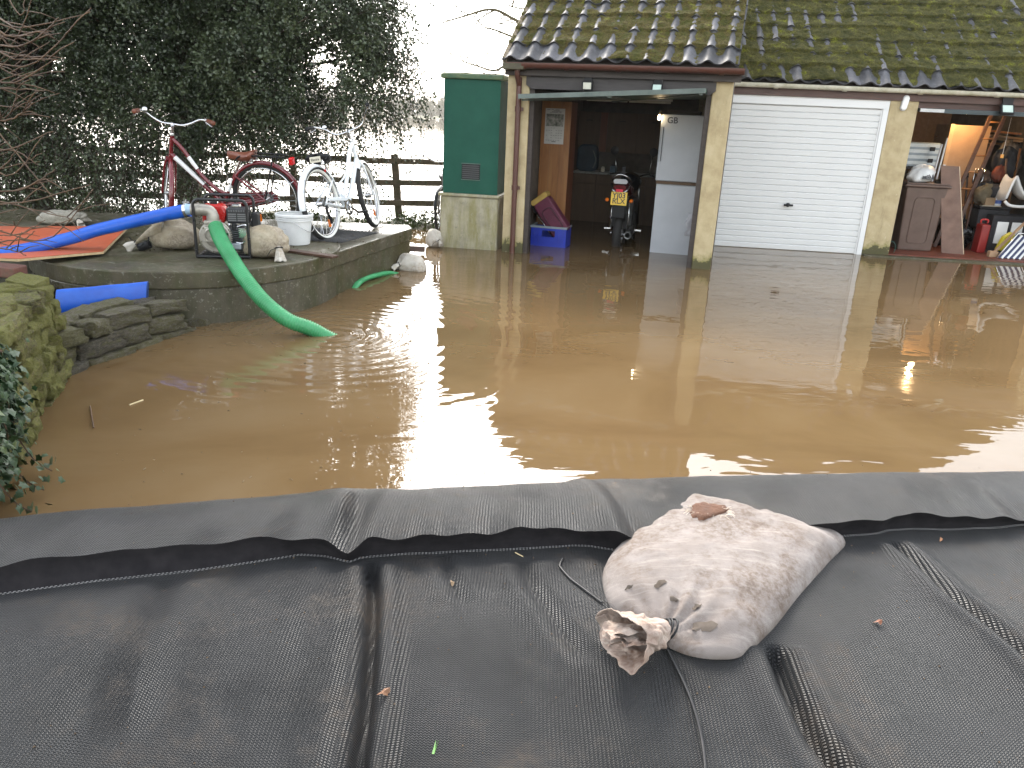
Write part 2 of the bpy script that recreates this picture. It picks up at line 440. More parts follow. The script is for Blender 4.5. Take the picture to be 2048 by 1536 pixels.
m_pine = mat_wood('varnished pine', [(.19, .075, .020), (.26, .11, .032), (.32, .15, .048)], 2.2, .4, (9, 9, .8))
m_pined = mat_wood('pine edge', [(.11, .030, .010), (.165, .048, .014)], 2.2, .45, (9, 9, .8))
m_cab = mat_wood('kitchen cabinet door', [(.075, .040, .017), (.11, .062, .028)], 2.5, .6, (5, 5, 1))
m_mud = M('wet mud', [(.10, .075, .05), (.19, .15, .11)], 14, .8, .6, 60, dist=.006)
# ---------------------------------------------------------------- water, ground, far shore
w = MB(); w.quad((-900, 1.9, 0), (900, 1.9, 0), (900, 1500, 0), (-900, 1500, 0))
w.build('flood_water', m_water, kind='structure')
g = MB(); g.quad((-60, -40, -.46), (60, -40, -.46), (60, 3.2, -.46), (-60, 3.2, -.46))
g.build('ground', M('wet tarmac', [(.05, .048, .042), (.09, .08, .065)], 3, .6, .5, 40), kind='structure')

m_earth = M('wet earth', [(.050, .042, .026), (.09, .08, .045), (.06, .075, .025)], 6, .85, .8, 25, dist=.02)
# raised garden bank behind the dry-stone wall
NX, NY = 40, 50
rows = []
for i in range(NY + 1):
    y = 1.5 + 8.1 * i / NY; row = []
    for j in range(NX + 1):
        xr = -2.55 - max(0, min(1, (y - 2.6) / 2)) * .62 - (.45 if y > 5 else 0) - (.5 if y > 7.5 else 0)
        t = j / NX; x = -12 + (xr + 12) * t
        z = .30 + .10 * float(fbm(x * 1.6, y * 1.6, 3)) - .1
        if y > 8.6: z -= (y - 8.6) * .5
        row.append((x, y, z))
    rows.append(row)
b = MB(); b.grid(rows); b.build('garden_bank', m_earth, kind='structure', smooth=True)
# weedy margin under the fence
rows = []
for i in range(13):
    row = []
    for j in range(61):
        x = -9 + 8.1 * j / 60; y = 11.2 + 1.9 * i / 12
        z = -.12 + .17 * math.sin(PI * i / 12) * (.4 + float(fbm(x * 1.3, y * 1.3, 9))) + .05 * float(fbm(x * 6, y * 6, 2)) - .02
        row.append((x, y, z))
    rows.append(row)
b = MB(); b.grid(rows); b.build('field_margin', m_earth, kind='structure', smooth=True)
b = MB(); rows = []
for i in range(9):
    rows.append([(-600 + 1200 * j / 60, 318 + i * 30, -.4 + 1.5 * math.sin(PI * min(1, i / 4) / 2) + .6 * float(fbm(j * .7, i, 4))) for j in range(61)])
b.grid(rows); b.build('far_river_bank', M('far winter field', [(.12, .12, .06), (.19, .17, .09)], .05, .9, 0), kind='structure', smooth=True)

def far_trees():
    V, F = [], []
    r = np.random.default_rng(11)
    n = 620
    for i in range(n):
        x = r.uniform(-330, 260); y = r.uniform(322, 380); hgt = r.uniform(4, 9.5) * (1.25 if r.random() < .18 else 1)
        hgt *= .75 + .5 * float(vn(x * .03, 1.0, 5))
        wd = hgt * r.uniform(.35, .55)
        for k in range(60):
            a = r.uniform(0, 6.28); rr = wd * math.sqrt(r.random()) ; z0 = hgt * r.uniform(.05, .55) * (1 if k > 4 else .05)
            cx, cy = x + rr * math.cos(a) * .5, y + rr * math.sin(a) * .5
            tip = np.array([x + rr * math.cos(a) * 1.1, y + rr * math.sin(a) * 1.1, z0 + (hgt - z0) * (1 - .45 * (rr / wd) ** 2) * r.uniform(.6, 1)])
            p = np.array([cx if k > 4 else x, cy if k > 4 else y, z0]); t = .10 if k > 4 else .28
            s = np.array([t, 0, 0]); u = np.array([0, t, 0]); m = len(V)
            V += [p - s, p + s, tip + s * .3, tip - s * .3]; F.append((m, m + 1, m + 2, m + 3))
            if k % 3 == 0:
                m = len(V); c = (p * .45 + tip * .55); e = r.normal(0, .55, 3)
                V += [c, c + e, c + e + [.35, .2, .5], c + [.3, 0, .6]]; F.append((m, m + 1, m + 2, m + 3))
    me = fast_mesh('far_treeline', np.array(V), np.array(F), M('bare winter twigs', [(.13, .11, .065), (.21, .185, .115)], .2, .9, 0))
    o = link('far_treeline', me, kind='stuff'); o['label'] = 'pale bare wood along the far edge of the flood'
    o['category'] = 'wood'
far_trees()

# ---------------------------------------------------------------- concrete plinths
def outline_prism(name, m, poly, z0, z1, parent, seg=.05, rnd_=.008, bev=.012):
    b = MB(); b.prism(poly, z0, z1)
    return b.build(name, m, parent, bevel=bev)
CX, CY, CR = -2.98, 7.06, 1.315
rp = thing('round_plinth', 'round wet concrete plinth carrying the pump and sandbags', 'plinth', (CX, CY, 0))
poly = [(CX + CR * math.cos(a), CY + CR * math.sin(a)) for a in np.linspace(-PI, PI, 97)[:-1]]
outline_prism('slab', m_concg, poly, .285, .425, rp)
poly2 = [(CX + (CR - .022 + .006 * math.sin(9 * a)) * math.cos(a), CY + (CR - .022 + .006 * math.sin(9 * a)) * math.sin(a)) for a in np.linspace(-PI, PI, 97)[:-1]]
outline_prism('base', m_conc, poly2, -.6, .2845, rp)
sp = thing('straight_plinth', 'long straight concrete plinth under the white bicycle', 'plinth', (-2.5, 8, 0))
p2 = [(-1.690, 7.02), (-1.225, 8.89), (-1.30, 9.14), (-5.9, 9.0), (-5.9, 7.2), (-4.1, 7.2), (-3.6, 8.05), (-2.6, 8.16), (-1.95, 7.72)]
outline_prism('slab', m_conc, p2, .27, .405, sp)
p3 = [(-1.715, 7.05), (-1.245, 8.87), (-1.32, 9.10), (-5.8, 8.95), (-5.8, 7.3), (-4.1, 7.3), (-3.6, 8.1), (-2.6, 8.2), (-1.97, 7.76)]
outline_prism('base', m_concg, p3, -.6, .2695, sp)

# ---------------------------------------------------------------- stones
def stone_mesh(name, m, seed, n=5, rough=.22):
    """a unit stone (cube of side 1) knocked about"""
    b = MB(); r = random.Random(seed); k = n
    faces = []
    def pt(u, v, ax, sg):
        p = [0, 0, 0]; p[ax] = sg * .5; p[(ax + 1) % 3] = u - .5; p[(ax + 2) % 3] = v - .5
        return Vector(p)
    vs = {}
    def idx(p):
        key = (round(p.x, 3), round(p.y, 3), round(p.z, 3))
        if key not in vs: vs[key] = len(b.v); b.v.append(p)
        return vs[key]
    for ax in range(3):
        for sg in (-1, 1):
            for i in range(k):
                for j in range(k):
                    q = [idx(pt((i + a) / k, (j + c) / k, ax, sg)) for a, c in ((0, 0), (1, 0), (1, 1), (0, 1))]
                    b.f.append(tuple(q if sg > 0 else q[::-1]))
    sh = Vector((r.uniform(-.15, .15), r.uniform(-.15, .15), r.uniform(-.1, .1)))
    for i, p in enumerate(b.v):
        q = Vector((abs(p.x), abs(p.y), abs(p.z))) * 2
        e = sum(sorted(q)[1:]) - 1
        l = 1 - .13 * max(0, e) ** 2.2
        nz = float(fbm(p.x * 3 + seed * 3.1, p.y * 3 + p.z * 2.3 + seed, seed % 17)) - .5
        nz2 = float(vn(p.x * 7 + p.z * 5 + seed, p.y * 7 - p.z * 3, seed % 11)) - .5
        p = p * (l + nz * rough + nz2 * .09)
        b.v[i] = p + Vector((p.z * sh.x, p.x * sh.y, p.x * sh.z))
    return new_mesh(name, b.v, b.f, m, True, 38)
m_grey = mat_stone('weathered grey stone', [(.080, .068, .048), (.165, .142, .100), (.27, .235, .17)], (.125, .118, .035), .40)
m_yel = mat_stone('lichened yellow stone', [(.10, .085, .045), (.26, .205, .085), (.40, .34, .18)], (.20, .21, .032), .75)
grey_protos = [stone_mesh('stone', m_grey, s, n=6, rough=.42) for s in range(3, 15)]
yel_protos = [stone_mesh('stone', m_yel, s, n=6, rough=.36) for s in range(20, 34)]
def place_stone(parent, protos, c, size, rot):
    o = bpy.data.objects.new('stone', random.choice(protos)); COL.objects.link(o); o.parent = parent
    o.location = Vector(c) - OFF[parent.name]; o.scale = size; o.rotation_euler = rot
    return o

# low grey wall running from the corner to the round plinth
lw = thing('low_stone_wall', 'low wall of grey squared stones stepping down into the water below the plinth', 'stone wall', (-2.65, 5.2, 0))
A, B = Vector((-2.80, 4.60, 0)), Vector((-2.47, 5.80, 0)); D = (B - A); LEN = D.length; D.normalize(); N = Vector((D.y, -D.x, 0)); ang = math.atan2(D.y, D.x)
b = MB()
def wtop(u): return float(np.interp(u, [-.3, 0, .35, .65, .9, 1.1, 1.3], [.27, .275, .30, .30, .255, .14, .02]))
prof = [(u, wtop(u) - .05) for u in np.linspace(-.2, 1.2, 15)]
for (u0, z0), (u1, z1) in zip(prof[:-1], prof[1:]):
    a0, a1 = A + D * u0, A + D * u1
    b.quad(a0 - N * .03 + Vector((0, 0, -.4)), a1 - N * .03 + Vector((0, 0, -.4)), a1 - N * .07 + Vector((0, 0, z1)), a0 - N * .07 + Vector((0, 0, z0)))
    b.quad(a0 - N * .07 + Vector((0, 0, z0)), a1 - N * .07 + Vector((0, 0, z1)), a1 - N * .34 + Vector((0, 0, z1)), a0 - N * .34 + Vector((0, 0, z0)))
b.build('mortar_core', M('wall mortar', [(.10, .09, .06), (.20, .18, .13)], 14, .95, .8, 50, dist=.01), lw)
rs = random.Random(5); z = -.10; course = 0
while z < .30:
    h = rs.uniform(.115, .145); u = -.12 - rs.uniform(0, .12)
    while u < LEN:
        l = rs.uniform(.20, .40); uc = u + l / 2
        top = wtop(uc)
        if z + h * .45 < top:
            hh = min(h * rs.uniform(.9, 1.08), max(.06, top - z + .03))
            c = A + D * uc + N * rs.uniform(-.075, -.05) + N * (-.10 * (z + .1)) + Vector((0, 0, z + hh / 2))
            place_stone(lw, grey_protos, c, (l * 1.02, .20, hh * 1.06), (rs.uniform(-.09, .09), rs.uniform(-.10, .10), ang + rs.uniform(-.16, .16)))
        u += l + .006
    z += h + .004
for u in np.arange(-.1, .95, .24):
    c = A + D * (u + rs.uniform(0, .06)) - N * .25 + Vector((0, 0, wtop(u) - .05))
    place_stone(lw, grey_protos, c, (.25, .22, .10), (rs.uniform(-.1, .1), rs.uniform(-.1, .1), ang + rs.uniform(-.3, .3)))

# taller yellow dry-stone wall on the left
yw = thing('dry_stone_wall', 'tall lichened yellow dry-stone wall hung with ivy beside the barrier', 'stone wall', (-2.9, 3.4, 0))
A2, B2 = Vector((-2.84, 4.62, 0)), Vector((-1.88, 2.0, 0)); D2 = (B2 - A2); L2 = D2.length; D2.normalize(); N2 = Vector((-D2.y, D2.x, 0))
ang2 = math.atan2(D2.y, D2.x)
b = MB()
b.prism([tuple((A2 + D2 * .06 - N2 * .05)[:2]), tuple((A2 - N2 * .55)[:2]), tuple((B2 - N2 * .6)[:2]), tuple((B2 - N2 * .05)[:2])], -.6, .52)
b.build('rubble_core', M('rubble core', [(.10, .088, .045), (.20, .175, .095)], 16, .95, .9, 40, dist=.02), yw)
rs = random.Random(9); z = -.10
while z < .56:
    h = rs.uniform(.085, .125); u = -.02
    while u < L2:
        l = rs.uniform(.10, .24); hh = h * rs.uniform(.85, 1.15)
        c = A2 + D2 * (u + l / 2) - N2 * (.045 + .05 * (z + .1) + rs.uniform(0, .03)) + Vector((0, 0, z + h / 2))
        place_stone(yw, yel_protos, c, (l * 1.04, rs.uniform(.16, .24), hh * 1.05), (rs.uniform(-.2, .2), rs.uniform(-.28, .28), ang2 + rs.uniform(-.2, .2)))
        u += l * .97
    z += h * .97
for k in range(80):
    u = rs.uniform(0, L2); t = rs.uniform(.12, .5)
    c = A2 + D2 * u - N2 * t + Vector((0, 0, .53 + rs.uniform(0, .06)))
    place_stone(yw, yel_protos, c, (rs.uniform(.16, .26), rs.uniform(.14, .22), rs.uniform(.07, .12)), (rs.uniform(-.15, .15), rs.uniform(-.15, .15), rs.uniform(0, 3)))
# far end of the wall
for k in range(18):
    t = rs.uniform(.05, .55); c = A2 - D2 * .02 - N2 * t + Vector((0, 0, rs.uniform(-.05, .5)))
    place_stone(yw, yel_protos, c, (rs.uniform(.12, .2), rs.uniform(.14, .22), rs.uniform(.1, .14)), (rs.uniform(-.2, .2), rs.uniform(-.2, .2), ang2 + rs.uniform(-.3, .3)))

# ---------------------------------------------------------------- roof tiles and moss
def tile_h(t): return .050 * ((1 + math.cos(2 * PI * (t - .5))) / 2) ** 1.5
def tile_proto(w, ln):
    b = MB(); nx = 10; th = .017
    def P(i, y, dz): t = i / nx; return (t * w * 1.012, y, tile_h(t) + dz)
    up = [P(i, ln, 0) for i in range(nx + 1)]; lo = [P(i, 0, .030) for i in range(nx + 1)]; lob = [P(i, 0, .030 - th) for i in range(nx + 1)]; upb = [P(i, ln, -th) for i in range(nx + 1)]
    b.grid([lo, up]); b.grid([lob, lo]); b.grid([upb, lob])
    me = new_mesh('roof_tile', b.v, b.f, m_tile, True, 40); return me
def tiled_roof(parent, u0, w, ncol, nrow, nrow_all, y_e, z_e, pitch, moss_m, cover, seed, gauge=.318):
    """roof slope rising in +y from the eave; parent is a garage empty in its own frame"""
    sl = Vector((0, math.cos(pitch), math.sin(pitch))); nr = Vector((0, -math.sin(pitch), math.cos(pitch)))
    Mx = Matrix(((1, 0, 0, u0), (0, sl.y, nr.y, y_e), (0, sl.z, nr.z, z_e), (0, 0, 0, 1)))
    b = MB(); L = nrow_all * gauge + .02; W = ncol * w
    b.box(0.0, W, .03, L, -.06, -.022, Mx); roof = b.build('roof', m_dkwood, parent)
    me = tile_proto(w, gauge + .075); r = random.Random(seed)
    for j in range(nrow):
        for i in range(ncol):
            o = bpy.data.objects.new('roof_tile', me); COL.objects.link(o); o.parent = roof
            o.matrix_local = Mx @ Matrix.Translation((i * w + r.uniform(-.003, .003), j * gauge + r.uniform(-.006, .006), r.uniform(0, .003))) @ Matrix.Rotation(r.uniform(-.012, .012), 4, 'Z') @ Matrix.Rotation(r.uniform(-.008, .008), 4, 'Y')
    if nrow_all > nrow:
        b = MB(); vs = [v.co.copy() for v in me.vertices]; fs = [tuple(p.vertices) for p in me.polygons]
        for j in range(nrow, nrow_all):
            for i in range(ncol):
                n0 = len(b.v); T = Mx @ Matrix.Translation((i * w, j * gauge, r.uniform(0, .003)))
                b.v += [T @ v for v in vs]; b.f += [tuple(n0 + k for k in f) for f in fs]
        b.build('upper_roof_tiles', m_tile, roof, True, 40, kind='stuff')
        b = MB(); b.tube([Mx @ Vector((x, L + .02, .02)) for x in np.linspace(-.02, W + .02, 12)], .13, 10); b.build('ridge', m_tile, roof, True, 40)
    # moss cushions filling the troughs
    st = .0125; nu, nv_ = int(W / st), int((nrow_all * gauge) / st)
    U, Vv = np.meshgrid((np.arange(nu) + .5) * st, (np.arange(nv_) + .5) * st)
    t = (U / w) % 1.0; row = np.floor(Vv / gauge); fr = Vv / gauge - row
    th = .050 * ((1 + np.cos(2 * PI * (t - .5))) / 2) ** 1.5 + .030 * (1 - fr * .80) + .001
    n1 = fbm(U * 3.2, Vv * 3.2, seed); n2 = fbm(U * 17, Vv * 17, seed + 5); n3 = vn(U * 75, Vv * 75, seed + 9)
    colv = _hash(np.floor(U / w + .5), row, seed + 2)
    mh = cover + .075 * (n1 - .5) + .040 * (n2 - .5) + .010 * n3 + .012 * (colv - .5) + .034 * (1 - fr) - .010
    mh = mh * np.clip((fr + .01) / .05, 0, 1) ** .5
    mh = np.where(row < 1, mh * np.clip(.30 + 1.1 * (n1 - .25) + .5 * (colv - .4), 0, 1.1), mh)
    H = np.maximum(mh, th - .012)
    pts = np.stack([U, Vv, H], -1).reshape(-1, 3)
    R3 = np.array([[Mx[i][j] for j in range(3)] for i in range(3)]); T3 = np.array([Mx[i][3] for i in range(3)])
    pts = pts @ R3.T + T3
    idx = np.arange(nu * nv_).reshape(nv_, nu)
    keep = ((mh > th)[:-1, :-1] | (mh > th)[1:, :-1] | (mh > th)[:-1, 1:] | (mh > th)[1:, 1:])
    q = np.stack([idx[:-1, :-1], idx[:-1, 1:], idx[1:, 1:], idx[1:, :-1]], -1)[keep]
    used, inv = np.unique(q, return_inverse=True)
    o = link('moss', fast_mesh('moss', pts[used], inv.reshape(q.shape), moss_m, True), roof, kind='stuff')
    return roof, Mx

def gutter(parent, name, m, u0, u1, y, z, r, joints, sock):
    b = MB(); pr = [(r * math.cos(a), r * math.sin(a) * .95) for a in np.linspace(-PI, 0, 11)]
    inn = [(.85 * p, .85 * q) for p, q in pr[::-1]]
    loop = pr + [(r, .012), (.86 * r, .012)] + inn + [(-.86 * r, .012), (-r, .012)]
    k = len(loop)
    for u in (u0, u1): b.v += [Vector((u, y + p, z + q)) for p, q in loop]
    for i in range(k): j = (i + 1) % k; b.f.append((i, k + i, k + j, j))
    b.f += [tuple(range(k)), tuple(range(2 * k - 1, k - 1, -1))]
    g = b.build(name, m, parent, True, 40)
    for u in joints:
        b = MB(); pr2 = [(u + du, y + (r + .007) * math.cos(a), z + (r + .007) * math.sin(a)) for du in (-.028, .028) for a in np.linspace(-PI, 0, 11)]
        b.grid([pr2[:11], pr2[11:]]); b.grid([[(p[0], p[1], p[2]) for p in pr2[:11]], [(u - .028, y + r * math.cos(a), z + r * math.sin(a)) for a in np.linspace(-PI, 0, 11)]])
        b.build(sock, m, g, True, 40)
    return g

# ---------------------------------------------------------------- garage with the open front (own frame: x along the front, y into depth)
ga = thing('open_garage', 'ochre rendered garage with open front and mossy pantiles, flooded inside', 'garage', (-.214, 10.0, 0), (0, 0, math.radians(-14.567)), local=True)
W1, D1 = 2.644, 4.45
b = MB(); b.box(0, .275, -.005, .24, -.5, 2.20); b.build('pillar', m_render, ga, bevel=.012)
b = MB(); b.box(2.418, W1, -.005, .26, -.5, 2.20); b.build('pillar', m_render, ga, bevel=.014)
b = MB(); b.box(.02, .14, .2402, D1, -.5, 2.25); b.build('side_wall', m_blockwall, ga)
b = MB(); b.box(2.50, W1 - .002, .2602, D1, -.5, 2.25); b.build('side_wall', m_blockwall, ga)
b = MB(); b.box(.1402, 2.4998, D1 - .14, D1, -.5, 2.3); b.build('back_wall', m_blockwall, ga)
b = MB()
for x0, x1 in ((.02, .13), (W1 - .13, W1 - .004)):
    b.prism([(0, 0)] * 0 + [], 0, 0) if False else None
    n0 = len(b.v)
    for x in (x0, x1): b.v += [Vector((x, .02, 2.251)), Vector((x, 4.4, 2.251)), Vector((x, 2.2, 3.78))]
    b.f += [(n0, n0 + 1, n0 + 2), (n0 + 5, n0 + 4, n0 + 3), (n0, n0 + 3, n0 + 4, n0 + 1), (n0 + 1, n0 + 4, n0 + 5, n0 + 2), (n0 + 2, n0 + 5, n0 + 3, n0)]
b.build('gable', m_render, ga)
b = MB(); b.beam((.0, -.16, 2.25), (.0, 1.9, 3.70), .05, .16); b.build('verge', M('crumbling verge mortar', [(.10, .075, .05), (.24, .19, .12)], 16, .95, 1, 30, dist=.02), ga)
b = MB(); b.box(.2752, .335, .02, .12, -.4, 1.985); b.build('door_frame', m_dkwood, ga, bevel=.004)
b = MB(); b.box(2.357, 2.4178, .02, .12, -.4, 1.985); b.build('door_frame', m_dkwood, ga, bevel=.004)
b = MB(); n0 = 0
b.v = [Vector(p) for p in ((.235, -.03, 2.125), (.235, -.03, 2.03), (.30, -.03, 1.985), (2.40, -.03, 1.985), (2.455, -.03, 2.03), (2.455, -.03, 2.125))]
b.v += [v + Vector((0, .08, 0)) for v in b.v]
b.f = [(0, 1, 2, 3, 4, 5), (11, 10, 9, 8, 7, 6)] + [((i + 1) % 6, i, i + 6, (i + 1) % 6 + 6) for i in range(6)]
b.build('lintel_board', mat_wood('grey brown lintel', [(.040, .034, .032), (.066, .057, .054)], 3, .7, (1, 8, 8)), ga, bevel=.003)
b = MB(); b.box(.2752, 2.4178, .052, .2, 1.99, 2.2); b.build('lintel', m_dkwood, ga)
b = MB(); b.box(-.02, 2.72, -.085, .0, 2.13, 2.235); b.build('fascia', m_dkwood, ga)
gutter(ga, 'gutter', m_brown, .02, 2.745, -.155, 2.252, .056, (.24, .75, 1.35, 2.5), 'gutter_joint')
b = MB(); b.box(-.02, .24, -.212, -.095, 2.185, 2.262); b.build('gutter_outlet', M('grimy brown outlet', [(.06, .05, .03), (.10, .09, .05)], 8, .7), ga, bevel=.01)
b = MB(); b.tube(smooth_path([(.15, -.15, 2.19), (.15, -.13, 2.12), (.152, -.045, 2.02), (.152, -.042, 1.9), (.152, -.042, -.4)], 5), .033, 12)
dp = b.build('downpipe', m_brown, ga, True, 50)
for z in (.82, 1.75):
    b = MB(); b.lathe([(.034, -.03), (.041, -.03), (.041, .03), (.034, .03)], 14, Matrix.Translation((.152, -.042, z))); b.box(.19, .215, -.06, -.03, z - .02, z + .02)
    b.build('pipe_collar', m_brown, dp, True, 50)
roof1, Mx1 = tiled_roof(ga, -.03, .2255, 12, 7, 9, -.20, 2.270, math.radians(35), m_moss, .043, 3)
b = MB(); b.box(-.02, 2.67, 2.2, 4.7, 2.9, 2.94, Matrix.Translation((0, 0, 0))) if False else None
b.quad((-.03, 2.15, 3.86), (2.67, 2.15, 3.86), (2.67, 4.65, 2.2), (-.03, 4.65, 2.2)); b.build('back_roof_slope', m_tile, ga)
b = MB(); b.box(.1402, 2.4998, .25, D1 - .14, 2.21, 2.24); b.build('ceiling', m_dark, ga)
# up-and-over door hanging open, sagging to the left
gd = MB(); q = [Vector((0.282,-0.340,1.826)), Vector((2.379,-0.340,2.001))]
gd = MB()
a0, a1 = Vector((.23, -.34, 1.862)), Vector((2.36, -.34, 1.995))
back0, back1 = Vector((.33, 1.75, 1.93)), Vector((2.36, 1.75, 1.99))
th = Vector((0, 0, .048))
gd.v = [a0, a1, back1, back0, a0 + th, a1 + th, back1 + th, back0 + th]
gd.f = [(0, 3, 2, 1), (4, 5, 6, 7), (0, 1, 5, 4), (1, 2, 6, 5), (2, 3, 7, 6), (3, 0, 4, 7)]
m_doorgreen = M('grey green door edge', [(.065, .088, .075), (.12, .15, .135)], 6, .4, .2)
door1 = gd.build('garage_door', M('dark green door skin', [(.012, .040, .030), (.022, .062, .047)], 4, .5, .2), ga, bevel=.004, label='dark green up-and-over door hanging open and sagging to the left')
b = MB(); b.beam(a0 + Vector((0, -.008, .024)), a1 + Vector((0, -.008, .024)), .012, .052); b.build('door_edge', m_doorgreen, door1)
b = MB()
for t in (.5,): b.beam(a0.lerp(a1, t) + Vector((0, .02, -.012)), back0.lerp(back1, t) + Vector((0, 0, -.012)), .05, .02)
b.beam(a0 + Vector((.05, .02, -.012)), back1 + Vector((-.7, 0, -.012)), .04, .02); b.beam(a1 + Vector((-.05, .02, -.012)), back0 + Vector((.7, 0, -.012)), .04, .02)
b.build('door_brace', m_doorgreen, door1)
def floodlight(name, label, loc, rot, m_face, tilt, parent_local=None, sc=1.0):
    t = thing(name, label, 'floodlight', loc, (0, 0, rot), 'floodlights over the garage doors', local=True)
    b = MB(); b.box(-.05 * sc, .05 * sc, -.03, 0, .0, .075 * sc); b.build('sensor_box', m_black, t, bevel=.006)
    Mt = Matrix.Translation((0, -.035, -.035 * sc)) @ Matrix.Rotation(tilt, 4, 'X')
    b = MB(); b.box(-.062 * sc, .062 * sc, -.03, .012, -.05 * sc, .05 * sc, Mt); b.build('lamp_body', m_black, t, bevel=.005)
    b = MB(); b.box(-.047 * sc, .047 * sc, -.034, -.0302, -.036 * sc, .036 * sc, Mt); b.build('lamp_glass', m_face, t)
    return t
def A1(u, y, z):
    a = math.radians(-14.567); return (-.214 + u * math.cos(a) - y * math.sin(a), 10.0 + u * math.sin(a) + y * math.cos(a), z)
m_glass = flat('pale lamp glass', (.62, .60, .50), .25); m_glass2 = flat('cool lamp glass', (.50, .62, .55), .2)
floodlight('floodlight', 'small black floodlight with cream face, nearer the downpipe on the dark lintel', A1(.99, -.032, 2.075), math.radians(-14.5), m_glass, .1)
floodlight('floodlight', 'small black floodlight above the sagging green door, nearer the ochre right pillar', A1(1.80, -.032, 2.065), math.radians(-14.5), m_glass2, -.35)

# ---------------------------------------------------------------- garage row (white door, then the lit open bay)
row = thing('garage_row', 'long mossy roofed garage row with closed white door and a lit open bay', 'garage', (2.45, 11.385, 0), (0, 0, math.radians(-5.4045)), local=True)
def A2w(u, y, z):
    a = math.radians(-5.4045); return (2.45 + u * math.cos(a) - y * math.sin(a), 11.385 + u * math.sin(a) + y * math.cos(a), z)
b = MB(); b.box(2.497, 2.868, -.02, .3, -.5, 2.155); b.build('pillar', m_render, row, bevel=.012)
b = MB(); b.box(5.10, 5.46, -.02, .3, -.5, 2.155); b.build('pillar', m_render, row, bevel=.012)
b = MB(); b.box(.0, .20, -.02, .3, -.5, 2.155); b.build('pillar', m_render, row, bevel=.012)
b = MB(); b.box(2.62, 2.74, .3002, 4.9, -.5, 2.3); b.build('partition_wall', m_blockwall, row)
b = MB(); b.box(5.22, 5.36, .3002, 4.9, -.5, 2.3); b.build('side_wall', m_blockwall, row)
b = MB(); b.box(-.9, 5.4, 4.9002, 5.05, -.5, 2.4); b.build('back_wall', m_blockwall, row)
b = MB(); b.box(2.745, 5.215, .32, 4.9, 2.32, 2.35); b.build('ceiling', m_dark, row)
b = MB(); b.box(2.869, 5.099, .0, 4.9, -.4, .035); b.build('bay_floor', M('red painted floor', [(.115, .028, .014), (.19, .05, .026)], 5, .5, .3, 30, dirt=(.05, .03, .02)), row)
b = MB(); b.box(2.50, 5.2, -.16, -.0205, -.4, .022); b.build('sill', m_concg, row, bevel=.01)
b = MB(); b.box(-.9, 5.5, -.04, .02, 2.085, 2.20); b.build('fascia', m_redwood, row)
b = MB(); b.box(-.9, 5.5, .022, .3, 2.158, 2.32); b.build('wall_plate', m_dkwood, row)
b = MB(); b.box(2.869, 5.099, .02, .1, 2.0, 2.085); b.build('bay_lintel', m_redwood, row)
gutter(row, 'gutter', m_cream, -.9, 5.5, -.10, 2.225, .050, (.95, 1.85, 2.83, 3.8, 4.7), 'gutter_joint')
tiled_roof(row, -.72, .2285, 26, 9, 12, -.17, 2.235, math.radians(37), m_mossd, .062, 8)
b = MB(); b.quad((-.72, 2.9, 4.48), (5.22, 2.9, 4.48), (5.22, 5.2, 2.3), (-.72, 5.2, 2.3)); b.build('back_roof_slope', m_tile, row)
# white door and frame
b = MB(); b.box(.2002, 2.4968, -.012, .05, 1.975, 2.085); b.build('header_panel', m_white, row, bevel=.003)
for u0, u1 in ((.2002, .29), (2.425, 2.4968)):
    b = MB(); b.box(u0, u1, -.012, .05, -.3, 1.9745); b.build('door_frame', m_white, row, bevel=.003)
b = MB(); b.box(.2902, 2.4248, .035, .06, -.3, 1.974)
wd = b.build('garage_door', m_white, row, label='closed white ribbed up-and-over door')
nsl = 24; hs = 1.97 / nsl
sl = MB(); w0, w1 = .312, 2.405
pr = [(.034, .0), (.020, .010), (.017, hs * .35), (.012, hs * .8), (.011, hs - .012), (.030, hs - .003)]
sl.grid([[(w0, y, z) for y, z in pr], [(w1, y, z) for y, z in pr]][::1])
sl.f = [f[::-1] for f in sl.f]
slm = new_mesh('slat', sl.v, sl.f, m_white, False)
for k in range(-2, nsl):
    o = link('slat', slm, wd); o.location = (0, 0, k * hs)
for x0, x1 in ((.291, .312), (2.405, 2.424)):
    b = MB(); b.box(x0, x1, .004, .034, -.3, 1.972); b.build('door_edge', m_white, wd)
hd = MB(); hd.lathe([(.03, 0), (.03, .012), (.012, .014), (.012, .03)], 14, Matrix.Translation((1.372, .012, .64)) @ Matrix.Rotation(PI / 2, 4, 'X'), cap=True)
hd.beam((1.31, -.028, .64), (1.435, -.028, .64), .03, .028); hd.build('handle', m_black, wd, bevel=.008)
t = thing('bulkhead_light', 'white oval light fixed at the top of the ochre pillar beside the white door', 'light', A2w(2.675, -.022, 2.06), (0, 0, math.radians(-5.4)), local=True)
for nm, k, y0, m in (('lamp_base', 1.0, -.03, flat('light grey plastic', (.55, .55, .55), .5)), ('lamp_cover', .88, -.05, flat('opal cover', (.80, .80, .78), .3))):
    b = MB(); pts = [(x * k, z * k) for x, z in [(.042 * math.cos(a), .06 + .042 * math.sin(a)) for a in np.linspace(0, PI, 10)] + [(.042 * math.cos(a), -.06 + .042 * math.sin(a)) for a in np.linspace(PI, 2 * PI, 10)]]
    b.prism(pts, 0, .028); b.xform(lambda p: Matrix.Rotation(.12, 4, 'Y') @ Vector((p.x, -p.z + (y0 + .03), p.y))); b.build(nm, m, t, bevel=.004)
